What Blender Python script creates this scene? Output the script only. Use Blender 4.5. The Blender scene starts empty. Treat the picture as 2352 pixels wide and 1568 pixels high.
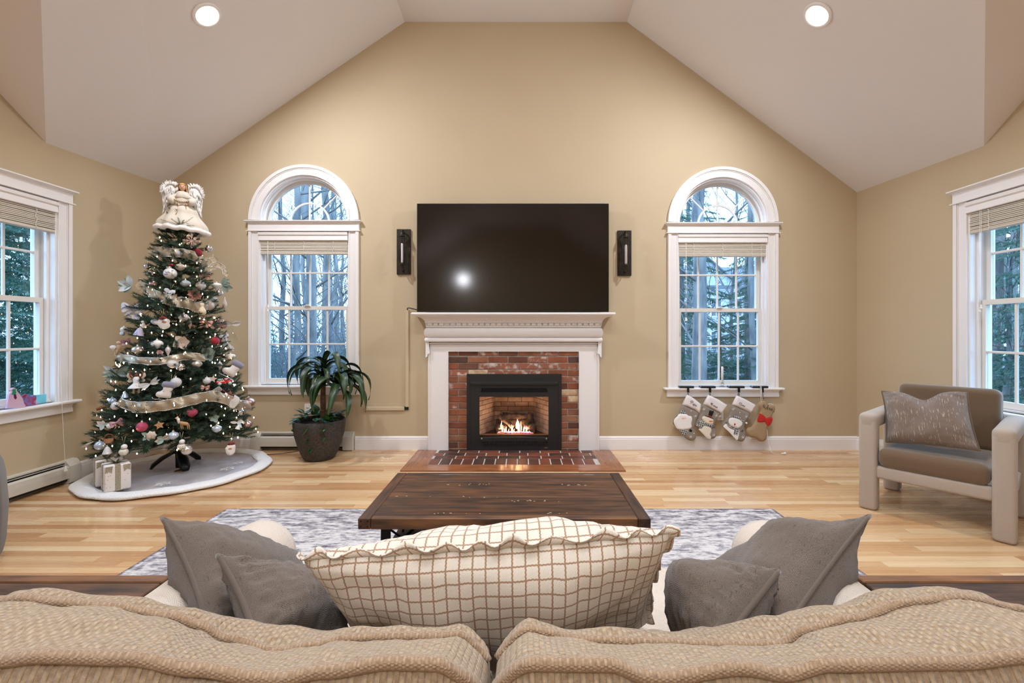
import bpy, math, random
from mathutils import Vector, Matrix, Euler, noise
from mathutils.geometry import tessellate_polygon
S = bpy.context.scene
COL = S.collection
PI = math.pi
R = random.Random(7)
# ---------------------------------------------------------------- camera
F, CX, CY, EYE = 1045.0, 1195.0, 760.0, 1.22       # focal length, vanishing point (pixels of 2352x1568) and eye height
cd = bpy.data.cameras.new('camera'); cam = bpy.data.objects.new('camera', cd); COL.objects.link(cam)
cam.location = (0, 0, EYE); cam.rotation_euler = (PI/2, 0, 0)
cd.sensor_width = 36; cd.lens = F/2352*36; cd.clip_start = 0.02; cd.clip_end = 300
cd.shift_x = -(CX-1176)/2352; cd.shift_y = -(784-CY)/2352
S.camera = cam
# ---------------------------------------------------------------- world, lamps, exposure
S.view_settings.view_transform = 'Standard'; S.view_settings.look = 'None'
S.view_settings.exposure = 0.06; S.view_settings.gamma = 1.0; S.view_settings.use_curve_mapping = False
wd = bpy.data.worlds.new('dusk_sky'); S.world = wd; wd.use_nodes = True
wn = wd.node_tree; wn.nodes.clear()
_o = wn.nodes.new('ShaderNodeOutputWorld'); _b = wn.nodes.new('ShaderNodeBackground'); _r = wn.nodes.new('ShaderNodeValToRGB')
_t = wn.nodes.new('ShaderNodeTexCoord'); _s = wn.nodes.new('ShaderNodeSeparateXYZ')
wn.links.new(_t.outputs['Generated'], _s.inputs[0]); wn.links.new(_s.outputs['Z'], _r.inputs[0])
_r.color_ramp.elements[0].position = 0.0; _r.color_ramp.elements[0].color = (0.46, 0.74, 1.0, 1)
_r.color_ramp.elements[1].position = 0.7; _r.color_ramp.elements[1].color = (0.36, 0.62, 1.0, 1)
wn.links.new(_r.outputs[0], _b.inputs[0]); _b.inputs[1].default_value = 5.5
wn.links.new(_b.outputs[0], _o.inputs[0])
def area(name, loc, rot, size, power, col, shape='DISK', size_y=None, spread=PI):
    l = bpy.data.lights.new(name, 'AREA'); l.shape = shape; l.size = size
    if size_y: l.size_y = size_y
    l.energy = power; l.color = col; l.spread = spread
    o = bpy.data.objects.new(name, l); COL.objects.link(o); o.location = loc; o.rotation_euler = rot
    return o
WARM = (0.86, 0.91, 1.0)
area('ceiling_fill', (0.0, 0.6, 4.36), (0, 0, 0), 1.9, 46, (0.81, 0.90, 1.0), 'RECTANGLE', 2.6, spread=2.3)  # unseen fill panel added below the flat ceiling, no fixture there
area('rear_fill', (0.0, -1.9, 4.36), (0, 0, 0), 1.9, 76, (0.81, 0.90, 1.0), 'RECTANGLE', 1.2, spread=2.5)  # second added fill panel, out of view behind the camera

# ---------------------------------------------------------------- helpers
def P(px, py, Y):
    """the point that stands at distance Y where the photograph shows pixel (px, py)"""
    return Vector(((px-CX)/F*Y, Y, EYE-(py-CY)/F*Y))
def lin(c):
    return tuple((x/12.92 if x <= 0.04045 else ((x+0.055)/1.055)**2.4) for x in c)
def rgb(r, g, b): return lin((r/255, g/255, b/255))
_M = {}
def mat(name, col, rough=0.5, metal=0.0, noise_=None, col2=None, bump=None, stretch=(1,1,1), detail=4, island=None, coat=0, sheen=0,
        trans=0, emis=None, alpha=1, ior=1.45, subs=0, coords='Object', contrast=(0.35, 0.65), rnoise=0):
    """principled material; noise_ = scale mixing col and col2; bump = (scale, strength, distance); island = hue/value spread per piece"""
    if name in _M: return _M[name]
    m = bpy.data.materials.new(name); m.use_nodes = True; nt = m.node_tree; b = nt.nodes['Principled BSDF']
    b.inputs['Base Color'].default_value = (*col, 1); b.inputs['Roughness'].default_value = rough; b.inputs['Metallic'].default_value = metal
    b.inputs['Coat Weight'].default_value = coat; b.inputs['Coat Roughness'].default_value = 0.12
    b.inputs['Sheen Weight'].default_value = sheen; b.inputs['IOR'].default_value = ior
    b.inputs['Transmission Weight'].default_value = trans; b.inputs['Alpha'].default_value = alpha
    if subs:
        b.inputs['Subsurface Weight'].default_value = subs; b.inputs['Subsurface Radius'].default_value = (0.01, 0.006, 0.004)
    if emis:
        b.inputs['Emission Color'].default_value = (*emis[0], 1); b.inputs['Emission Strength'].default_value = emis[1]
    L = nt.links; N = nt.nodes
    def coord():
        tc = N.new('ShaderNodeTexCoord'); mp = N.new('ShaderNodeMapping'); mp.inputs['Scale'].default_value = stretch
        L.new(tc.outputs[coords], mp.inputs[0]); return mp.outputs[0]
    c = None; out = None
    if noise_ or bump or island: c = coord()
    rnd = None
    if island:
        ge = N.new('ShaderNodeNewGeometry'); oi = N.new('ShaderNodeObjectInfo'); ad = N.new('ShaderNodeMath'); ad.operation = 'ADD'
        fr = N.new('ShaderNodeMath'); fr.operation = 'FRACT'
        L.new(ge.outputs['Random Per Island'], ad.inputs[0]); L.new(oi.outputs['Random'], ad.inputs[1]); L.new(ad.outputs[0], fr.inputs[0]); rnd = fr.outputs[0]
        cm = N.new('ShaderNodeVectorMath'); cm.operation = 'ADD'; sc = N.new('ShaderNodeVectorMath'); sc.operation = 'SCALE'
        cb = N.new('ShaderNodeCombineXYZ'); L.new(rnd, cb.inputs[0]); L.new(rnd, cb.inputs[1]); L.new(rnd, cb.inputs[2])
        L.new(cb.outputs[0], sc.inputs[0]); sc.inputs['Scale'].default_value = 37; L.new(c, cm.inputs[0]); L.new(sc.outputs[0], cm.inputs[1]); c = cm.outputs[0]
    if noise_:
        n = N.new('ShaderNodeTexNoise'); n.inputs['Scale'].default_value = noise_; n.inputs['Detail'].default_value = detail
        L.new(c, n.inputs['Vector'])
        r = N.new('ShaderNodeValToRGB'); r.color_ramp.elements[0].position = contrast[0]; r.color_ramp.elements[1].position = contrast[1]
        r.color_ramp.elements[0].color = (*col, 1); r.color_ramp.elements[1].color = (*(col2 or col), 1)
        L.new(n.outputs['Fac'], r.inputs[0]); out = r.outputs[0]
        if rnoise:
            mm = N.new('ShaderNodeMapRange'); mm.inputs['To Min'].default_value = max(0, rough-rnoise); mm.inputs['To Max'].default_value = rough+rnoise
            L.new(n.outputs['Fac'], mm.inputs[0]); L.new(mm.outputs[0], b.inputs['Roughness'])
    if island:
        if isinstance(island, (tuple, list)) and len(island) and isinstance(island[0], (tuple, list)):
            r2 = N.new('ShaderNodeValToRGB'); r2.color_ramp.interpolation = 'LINEAR'
            els = r2.color_ramp.elements
            for i, ccc in enumerate(island):
                e = els[i] if i < 2 else els.new(0.5)
                e.color = (*ccc, 1)
            for i, e in enumerate(sorted(els, key=lambda e: 0)): pass
            n_ = len(island)
            for i in range(n_): els[i].position = i/(n_-1) if i in (0, 1) and n_ == 2 else els[i].position
            # positions are reassigned in order
            ps = [i/(n_-1) for i in range(n_)]
            while len(els) > 1: els.remove(els[-1])
            els[0].position = 0; els[0].color = (*island[0], 1)
            for i in range(1, n_):
                e = els.new(ps[i]); e.color = (*island[i], 1)
            L.new(rnd, r2.inputs[0])
            if out:
                mx = N.new('ShaderNodeMix'); mx.data_type = 'RGBA'; mx.blend_type = 'MULTIPLY'; mx.inputs[0].default_value = 1.0
                L.new(out, mx.inputs[6]); L.new(r2.outputs[0], mx.inputs[7]); out = mx.outputs[2]
            else: out = r2.outputs[0]
        else:
            hs = N.new('ShaderNodeHueSaturation'); mr = N.new('ShaderNodeMapRange')
            mr.inputs['To Min'].default_value = 1-island; mr.inputs['To Max'].default_value = 1+island
            L.new(rnd, mr.inputs[0]); L.new(mr.outputs[0], hs.inputs['Value'])
            if out: L.new(out, hs.inputs['Color'])
            else: hs.inputs['Color'].default_value = (*col, 1)
            out = hs.outputs[0]
    if out: L.new(out, b.inputs['Base Color'])
    if bump:
        n = N.new('ShaderNodeTexNoise'); n.inputs['Scale'].default_value = bump[0]; n.inputs['Detail'].default_value = 3
        L.new(c, n.inputs['Vector'])
        bp = N.new('ShaderNodeBump'); bp.inputs['Strength'].default_value = bump[1]; bp.inputs['Distance'].default_value = bump[2]
        L.new(n.outputs['Fac'], bp.inputs['Height']); L.new(bp.outputs[0], b.inputs['Normal'])
    _M[name] = m; return m

def rot_to(d):
    """rotation taking +Z to direction d"""
    return Vector((0, 0, 1)).rotation_difference(Vector(d).normalized()).to_matrix().to_4x4()

class MB:
    """collects verts and faces of ONE mesh"""
    def __init__(s): s.v = []; s.f = []; s.sm = []; s.uv = None
    def add(s, v, f, M=None, smooth=False):
        n = len(s.v)
        if M is not None: v = [M @ Vector(x) for x in v]
        s.v += [tuple(x) for x in v]; s.f += [tuple(i+n for i in q) for q in f]; s.sm += [smooth]*len(f); return s
    def box(s, x0, x1, y0, y1, z0, z1, M=None):
        v = [(x, y, z) for z in (z0, z1) for y in (y0, y1) for x in (x0, x1)]
        return s.add(v, [(0,2,3,1),(4,5,7,6),(0,1,5,4),(2,6,7,3),(0,4,6,2),(1,3,7,5)], M)
    def cbox(s, x0, x1, y0, y1, z0, z1, b=0.003, M=None, smooth=False):
        b = min(b, (x1-x0)/2.01, (y1-y0)/2.01, (z1-z0)/2.01)
        v = []; idx = {}
        for i, x in enumerate((x0, x1)):
            for j, y in enumerate((y0, y1)):
                for k, z in enumerate((z0, z1)):
                    sx, sy, sz = (1, -1)[i], (1, -1)[j], (1, -1)[k]
                    for a in range(3):
                        p = [x+sx*b, y+sy*b, z+sz*b]; p[a] = (x, y, z)[a]
                        idx[(i, j, k, a)] = len(v); v.append(tuple(p))
        f = []
        for a in range(3):
            for d in (0, 1):
                q = []
                for (m, n) in ((0,0),(1,0),(1,1),(0,1)):
                    t = [0,0,0]; t[a] = d; t[(a+1)%3] = m; t[(a+2)%3] = n; q.append(idx[(*t, a)])
                f.append(tuple(q) if d else tuple(reversed(q)))
        for a in range(3):
            b1, b2 = (a+1)%3, (a+2)%3
            for m in (0,1):
                for n in (0,1):
                    t0 = [0,0,0]; t0[b1] = m; t0[b2] = n; t1 = list(t0); t1[a] = 1
                    q = [idx[(*t0,b1)], idx[(*t1,b1)], idx[(*t1,b2)], idx[(*t0,b2)]]
                    f.append(tuple(q) if (m ^ n) else tuple(reversed(q)))
        for i in (0,1):
            for j in (0,1):
                for k in (0,1):
                    q = [idx[(i,j,k,a)] for a in range(3)]
                    f.append(tuple(q) if (i+j+k) % 2 else tuple(reversed(q)))
        return s.add(v, f, M, smooth)
    def rbox(s, x0, x1, y0, y1, z0, z1, r=0.03, n=4, M=None):
        """box with rounded edges and corners, smooth"""
        r = min(r, (x1-x0)/2.001, (y1-y0)/2.001, (z1-z0)/2.001)
        nu, nv = 4*n, 2*n
        v = []; f = []
        cx, cy, cz = (x0+x1)/2, (y0+y1)/2, (z0+z1)/2; hx, hy, hz = (x1-x0)/2-r, (y1-y0)/2-r, (z1-z0)/2-r
        rows = []
        for jv in range(nv+2):
            # two copies of the equator
            jj = jv if jv <= n else jv-1
            ph = -PI/2 + PI*jj/nv; sz = -1 if jv <= n else 1
            row = []
            for iu in range(nu+4):
                quad = iu//(n+1); k = iu % (n+1)
                th = (quad*n+k)/nu*2*PI
                sx = 1 if quad in (0, 3) else -1; sy = 1 if quad in (0, 1) else -1
                v.append((cx+sx*hx+r*math.cos(ph)*math.cos(th), cy+sy*hy+r*math.cos(ph)*math.sin(th), cz+sz*hz+r*math.sin(ph)))
                row.append(len(v)-1)
            rows.append(row)
        m = nu+4
        for a in range(len(rows)-1):
            for i in range(m):
                f.append((rows[a][i], rows[a][(i+1)%m], rows[a+1][(i+1)%m], rows[a+1][i]))
        f.append(tuple(reversed(rows[0]))); f.append(tuple(rows[-1]))
        return s.add(v, f, M, True)
    def tube(s, pts, r, n=8, closed=False, M=None, flat=1.0, smooth=True):
        pts = [Vector(p) for p in pts]; m = len(pts)
        if not isinstance(r, (list, tuple)): r = [r]*m
        v = []; f = []; up = None
        for i, p in enumerate(pts):
            a = pts[(i-1) % m] if (closed or i > 0) else p; b = pts[(i+1) % m] if (closed or i < m-1) else p
            t = (b-a)
            if t.length < 1e-9: t = Vector((0,0,1))
            t.normalize()
            if up is None:
                up = Vector((0,0,1)) if abs(t.z) < 0.9 else Vector((1,0,0))
            u = (up - t*up.dot(t))
            if u.length < 1e-6: u = t.orthogonal()
            u.normalize(); up = u; w = t.cross(u)
            for k in range(n):
                an = 2*PI*k/n; v.append(p + u*(r[i]*math.cos(an)*flat) + w*(r[i]*math.sin(an)))
        for i in range(m if closed else m-1):
            j = (i+1) % m
            for k in range(n): f.append((i*n+k, i*n+(k+1)%n, j*n+(k+1)%n, j*n+k))
        if not closed:
            f.append(tuple(reversed(range(n)))); f.append(tuple(range((m-1)*n, m*n)))
        return s.add(v, f, M, smooth)
    def lathe(s, prof, n=24, c=(0,0,0), M=None, sx=1, sy=1, smooth=True, close=True, rib=None):
        v = []; f = []
        for r, z in prof:
            for k in range(n):
                a = 2*PI*k/n; rr = r*(1+(rib[1]*math.cos(rib[0]*a) if rib else 0))
                v.append((c[0]+rr*math.cos(a)*sx, c[1]+rr*math.sin(a)*sy, c[2]+z))
        for i in range(len(prof)-1):
            for k in range(n): f.append((i*n+k, i*n+(k+1)%n, (i+1)*n+(k+1)%n, (i+1)*n+k))
        if close:
            if prof[0][0] > 1e-6: f.append(tuple(reversed(range(n))))
            if prof[-1][0] > 1e-6: f.append(tuple(range((len(prof)-1)*n, len(prof)*n)))
        return s.add(v, f, M, smooth)
    def ball(s, c, r, nu=16, nv=10, M=None):
        if not isinstance(r, (tuple, list)): r = (r, r, r)
        v = [(c[0], c[1], c[2]-r[2])]; f = []
        for j in range(1, nv):
            ph = -PI/2+PI*j/nv
            for i in range(nu):
                th = 2*PI*i/nu; v.append((c[0]+r[0]*math.cos(ph)*math.cos(th), c[1]+r[1]*math.cos(ph)*math.sin(th), c[2]+r[2]*math.sin(ph)))
        v.append((c[0], c[1], c[2]+r[2])); top = len(v)-1
        for i in range(nu):
            f.append((0, 1+(i+1)%nu, 1+i)); f.append((top, 1+(nv-2)*nu+i, 1+(nv-2)*nu+(i+1)%nu))
        for j in range(nv-2):
            for i in range(nu): f.append((1+j*nu+i, 1+j*nu+(i+1)%nu, 1+(j+1)*nu+(i+1)%nu, 1+(j+1)*nu+i))
        return s.add(v, f, M, True)
    def prism(s, outer, y0, y1, holes=(), M=None, smooth_side=False):
        """polygon in (x,z) with holes, thick from y0 (front, faces -Y) to y1"""
        rings = [list(outer)]+[list(h) for h in holes]
        flat = [p for r in rings for p in r]
        tris = tessellate_polygon([[Vector((p[0], p[1], 0)) for p in r] for r in rings])
        n = len(flat); v = [(p[0], y0, p[1]) for p in flat]+[(p[0], y1, p[1]) for p in flat]; f = []
        for t in tris:
            a, b, c = [flat[i] for i in t]
            if (b[0]-a[0])*(c[1]-a[1])-(b[1]-a[1])*(c[0]-a[0]) < 0: t = (t[0], t[2], t[1])
            f.append(tuple(t)); f.append(tuple(n+i for i in reversed(t)))
        s.add(v, f, M, False)
        for q, r in enumerate(rings):
            m = len(r); ar = sum(r[i][0]*r[(i+1)%m][1]-r[(i+1)%m][0]*r[i][1] for i in range(m))
            fl = (ar > 0) ^ (q > 0)
            vv = [(p[0], y0, p[1]) for p in r]+[(p[0], y1, p[1]) for p in r]
            ff = [((i, m+i, m+(i+1)%m, (i+1)%m) if fl else (i, (i+1)%m, m+(i+1)%m, m+i)) for i in range(m)]
            s.add(vv, ff, M, smooth_side)
        return s
    def grid(s, fn, nu, nv, cu=False, cv=False, M=None, smooth=True):
        """surface fn(u,v) over [0,1]^2; cu / cv close it round"""
        mu = nu if cu else nu+1; mv = nv if cv else nv+1
        v = [fn(i/nu, j/nv) for j in range(mv) for i in range(mu)]
        f = []
        for j in range(nv):
            for i in range(nu):
                a, b = i, (i+1) % mu; c, d = j, (j+1) % mv
                f.append((c*mu+a, c*mu+b, d*mu+b, d*mu+a))
        return s.add(v, f, M, smooth)
    def stack(s, lv):
        """loft of rectangles (z, x0, x1, yfront, yback) standing one above the other"""
        v = []
        for z, x0, x1, y0, y1 in lv: v += [(x0,y0,z),(x1,y0,z),(x1,y1,z),(x0,y1,z)]
        f = [(3,2,1,0)]
        for i in range(len(lv)-1):
            for k in range(4): f.append((i*4+k, i*4+(k+1)%4, (i+1)*4+(k+1)%4, (i+1)*4+k))
        m = (len(lv)-1)*4; f.append((m, m+1, m+2, m+3))
        return s.add(v, f)
    def mesh(s, name, mt):
        me = bpy.data.meshes.new(name); me.from_pydata(s.v, [], s.f)
        me.polygons.foreach_set('use_smooth', s.sm)
        for m in (mt if isinstance(mt, (list, tuple)) else [mt]): me.materials.append(m)
        me.update(); return me
    def build(s, name, mt, parent=None, local=False):
        if parent is not None and not local:
            W = _W.get(parent.name)
            if W is not None:
                Wi = W.inverted(); s.v = [tuple(Wi @ Vector(p)) for p in s.v]
        me = s.mesh(name, mt)
        o = bpy.data.objects.new(name, me); COL.objects.link(o)
        if parent is not None:
            o.parent = parent; _W[o.name] = _W.get(parent.name)
        return o
    def whole(s, name, mt, label, cat, loc, group=None, kind=None, local=False, M=None):
        """a thing that is one mesh: its origin is put at loc; verts are world coordinates unless local"""
        W = M if M is not None else Matrix.Translation(Vector(loc))
        if not local:
            Wi = W.inverted(); s.v = [tuple(Wi @ Vector(p)) for p in s.v]
        o = bpy.data.objects.new(name, s.mesh(name, mt)); COL.objects.link(o); o.matrix_world = W; _W[o.name] = W
        tag(o, label, cat, group, kind); return o
_W = {}
def tag(o, label=None, cat=None, group=None, kind=None):
    if label: o['label'] = label
    if cat: o['category'] = cat
    if group: o['group'] = group
    if kind: o['kind'] = kind
    return o
def thing(name, label, cat, loc=(0,0,0), rz=0, group=None, kind=None, M=None):
    o = bpy.data.objects.new(name, None); COL.objects.link(o); o.empty_display_size = 0.05
    W = M if M is not None else Matrix.Translation(Vector(loc)) @ Matrix.Rotation(rz, 4, 'Z')
    o.matrix_world = W; _W[o.name] = W
    return tag(o, label, cat, group, kind)
def piece(name, me, parent, M):
    """another object on the shared mesh me, placed by matrix M in its parent's space"""
    o = bpy.data.objects.new(name, me); COL.objects.link(o); o.parent = parent; o.matrix_local = M; return o
def T(x, y, z): return Matrix.Translation(Vector((x, y, z)))
def RX(a): return Matrix.Rotation(a, 4, 'X')
def RY(a): return Matrix.Rotation(a, 4, 'Y')
def RZ(a): return Matrix.Rotation(a, 4, 'Z')
def SC(x, y=None, z=None): return Matrix.Diagonal((x, y if y is not None else x, z if z is not None else x, 1))
def arc(cx, cz, r, a0, a1, n): return [(cx+r*math.cos(a0+(a1-a0)*i/n), cz+r*math.sin(a0+(a1-a0)*i/n)) for i in range(n+1)]
def smoothpath(pts, k=6):
    """Catmull-Rom through pts"""
    pts = [Vector(p) for p in pts]; o = []
    for i in range(len(pts)-1):
        p0, p1, p2, p3 = pts[max(i-1, 0)], pts[i], pts[i+1], pts[min(i+2, len(pts)-1)]
        for j in range(k):
            t = j/k; o.append(0.5*((2*p1)+(p2-p0)*t+(2*p0-5*p1+4*p2-p3)*t*t+(3*p1-p0-3*p2+p3)*t**3))
    o.append(pts[-1]); return o
def interp(xs, ys, x):
    if x <= xs[0]: return ys[0]
    for i in range(len(xs)-1):
        if x <= xs[i+1]:
            t = (x-xs[i])/(xs[i+1]-xs[i]); t = t*t*(3-2*t); return ys[i]*(1-t)+ys[i+1]*t
    return ys[-1]
# ================================================================= materials
WALL = mat('wall_paint', rgb(196,177,146), 0.75, noise_=1.2, col2=rgb(192,173,142), bump=(260, 0.12, 0.001))
CEIL = mat('ceiling_paint', rgb(228,222,218), 0.85, bump=(200, 0.08, 0.001))
TRIM = mat('white_trim_paint', rgb(236,231,228), 0.38)
SASHW = mat('sash_white', rgb(228,222,214), 0.4)
BLINDM = mat('blind_cream', rgb(214,205,190), 0.5)
DARK = mat('black_gap', rgb(18,17,16), 0.6)
CORD = mat('cord_white', rgb(235,230,220), 0.6)
def glass_mat(name, tint, refl=1.0, rough=0.0):
    if name in _M: return _M[name]
    m = bpy.data.materials.new(name); m.use_nodes = True; nt = m.node_tree; nt.nodes.clear()
    o = nt.nodes.new('ShaderNodeOutputMaterial'); t = nt.nodes.new('ShaderNodeBsdfTransparent'); g = nt.nodes.new('ShaderNodeBsdfGlossy')
    x = nt.nodes.new('ShaderNodeMixShader'); f = nt.nodes.new('ShaderNodeFresnel'); f.inputs[0].default_value = 1.5
    t.inputs[0].default_value = (*tint, 1); g.inputs['Roughness'].default_value = rough; g.inputs[0].default_value = (refl, refl, refl, 1)
    ge = nt.nodes.new('ShaderNodeNewGeometry'); mu = nt.nodes.new('ShaderNodeMath'); mu.operation = 'MULTIPLY'; sb = nt.nodes.new('ShaderNodeMath'); sb.operation = 'SUBTRACT'; sb.inputs[0].default_value = 1
    nt.links.new(ge.outputs['Backfacing'], sb.inputs[1]); nt.links.new(sb.outputs[0], mu.inputs[1]); nt.links.new(f.outputs[0], mu.inputs[0]); nt.links.new(mu.outputs[0], x.inputs[0]); nt.links.new(t.outputs[0], x.inputs[1]); nt.links.new(g.outputs[0], x.inputs[2]); nt.links.new(x.outputs[0], o.inputs[0])
    _M[name] = m; return m
PANE = glass_mat('window_glass', (0.93, 0.97, 1.0))
# ================================================================= room
XL, XR, YB, YR = -3.66, 3.47, 4.69, -4.5
FL, FR, ZT = -1.19, 1.10, 4.405          # flat part of the ceiling
def struct(name, mb, m, parent=None, **k):
    o = mb.build(name, m, parent, **k)
    if parent is None: o['kind'] = 'structure'; _W[o.name] = Matrix.Identity(4)
    return o
WIN = [(-2.224, 0.0), (2.083, -0.022)]   # centre and level of the two back windows
def hole(cx, dz, archz=2.363):
    return [(cx-.46, .663+dz), (cx+.46, .663+dz), (cx+.46, archz+dz)] + arc(cx, archz+dz, .46, 0, PI, 28)[1:]
mb = MB()
mb.prism([(XL,0),(-.50,0),(-.50,.80),(.37,.80),(.37,0),(XR,0),(XR,2.65),(FR,ZT),(FL,ZT),(XL,2.72)], YB, YB+.17, [hole(*w) for w in WIN])
struct('wall_back', mb, WALL)
# side walls: polygon in (local x, z) then turned
def sidewall(name, X, sgn, wy, eave_c, eave_v, yv, dz):
    # local x = Y for the left wall, -Y for the right one
    k = 1 if sgn < 0 else -1
    out = [(k*YB, 0), (k*YB, eave_c), (k*yv, eave_v), (k*1.05, ZT), (k*-.85, ZT), (k*-3.30, eave_v), (k*YR, eave_v), (k*YR, 0)]
    h = [(k*wy-.46, .663+dz), (k*wy+.46, .663+dz), (k*wy+.46, 2.235+dz), (k*wy-.46, 2.235+dz)]
    M = T(X, 0, 0) @ RZ(PI/2 if sgn < 0 else -PI/2)
    struct(name, MB().prism(out, 0, .17, [h], M=M), WALL)
LWY, RWY = 3.127, 3.057
sidewall('wall_left', XL, -1, LWY, 2.72, 2.671, 3.51, 0.0)
sidewall('wall_right', XR, 1, RWY, 2.65, 2.605, 3.405, -0.022)
struct('wall_rear', MB().prism([(XL,0),(XR,0),(XR,2.62),(FR,ZT),(FL,ZT),(XL,2.68)], YR-.15, YR), WALL)
mb = MB()
polys = []
for (X, FX, zc, zv, yv) in ((XL, FL, 2.72, 2.671, 3.51), (XR, FR, 2.65, 2.605, 3.405)):
    polys += [[(X,YB,zc),(FX,YB,ZT),(FX,1.05,ZT),(X,yv,zv)],
              [(X,yv,zv),(FX,1.05,ZT),(X,1.05,ZT)], [(X,1.05,ZT),(FX,1.05,ZT),(FX,-.85,ZT),(X,-.85,ZT)],
              [(X,-.85,ZT),(FX,-.85,ZT),(X,-3.30,zv)], [(X,-3.30,zv),(FX,-.85,ZT),(FX,YR,ZT),(X,YR,zv)]]
polys.append([(FL,YB,ZT),(FR,YB,ZT),(FR,YR,ZT),(FL,YR,ZT)])
for ip, p in enumerate(polys):
    n = len(p)
    nrm = (Vector(p[1])-Vector(p[0])).cross(Vector(p[2])-Vector(p[0]))
    if nrm.z > 0: p = list(reversed(p))
    polys[ip] = p
    mb.add(p, [tuple(range(n)) if n != 4 else (0,1,2)] + ([(0,2,3)] if n == 4 else []))
    q = [(a, b, c+.14) for a, b, c in p]
    mb.add(q, [tuple(reversed(range(n))) if n != 4 else (2,1,0)] + ([(3,2,0)] if n == 4 else []))
struct('ceiling', mb, CEIL)
# ---------------------------------------------------------------- floor
FLOORM = mat('maple_strip', (1,1,1), 0.27, noise_=2.2, col2=(0.86,0.80,0.74), stretch=(0.8, 26, 1), contrast=(0.35, 0.75), coat=0.35,
             island=[rgb(194,146,98), rgb(222,184,138), rgb(206,164,118), rgb(232,204,162), rgb(212,170,124), rgb(184,134,90), rgb(226,192,148)], bump=(30, 0.05, 0.001), rnoise=.06)
floor = struct('floor', MB().box(XL-.1, XR+.1, YR-.1, YB+.1, -.12, -.012), mat('joint_wood', rgb(120,80,45), .7))
HX0, HX1, HY0, HY1 = -1.045, .918, 3.955, 4.64      # hearth outline
rr = random.Random(3)
rows = []; y = YB; pw = .057
while y > YR: rows.append((max(y-pw, YR), y)); y -= pw
singles = []; rest = MB()
for (y0, y1) in rows:
    segs = [(XL, XR)]
    if y1 > HY0+.01: segs = [(XL, HX0), (HX1, XR)]
    for a, b in segs:
        x = a - rr.random()*.7
        while x < b:
            L = rr.uniform(.45, 1.35); q0, q1 = max(x, a), min(x+L, b); x += L
            if q1-q0 < .03: continue
            box = (q0+.0004, q1-.0004, y0+.0004, y1-.0004, -.012, 0)
            vis = 2.24 < y0 < 4.3 and not (y1 < 3.05 and q0 > -2.0 and q1 < 1.72)
            if vis: singles.append((y0, box))
            else: rest.cbox(*box, b=.0009)
singles.sort(key=lambda t: t[0])
for i, (_, bx) in enumerate(singles):
    if i < 295:
        o = MB().cbox(*bx, b=.0009).build('plank', FLOORM, floor)
    else: rest.cbox(*bx, b=.0009)
o = rest.build('plank_field', FLOORM, floor); o['kind'] = 'stuff'
# ---------------------------------------------------------------- baseboards
def bb(name, x0, x1, M):
    mb = MB(); prof = [(0,0),(.016,0),(.016,.105),(.013,.112),(.013,.122),(.006,.134),(0,.138)]
    v = [(x0, -a, b) for a, b in prof]+[(x1, -a, b) for a, b in prof]; n = len(prof)
    mb.add(v, [(i, (i+1) % n, n+(i+1) % n, n+i)[::-1] for i in range(n)]+[tuple(range(n)), tuple(reversed(range(n, 2*n)))], M)
    struct(name, mb, TRIM)
bb('baseboard_back', XL, -2.75, T(0,YB,0)); bb('baseboard_back', -1.70, -.95, T(0,YB,0)); bb('baseboard_back', .800, XR, T(0,YB,0))
ML = T(XL,0,0) @ RZ(PI/2); MR = T(XR,0,0) @ RZ(-PI/2)
bb('baseboard_left', 3.74, YB-.016, ML); bb('baseboard_left', YR, 2.0, ML)
bb('baseboard_right', -(YB-.016), -4.36, MR); bb('baseboard_right', -2.3, -YR, MR)
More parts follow.
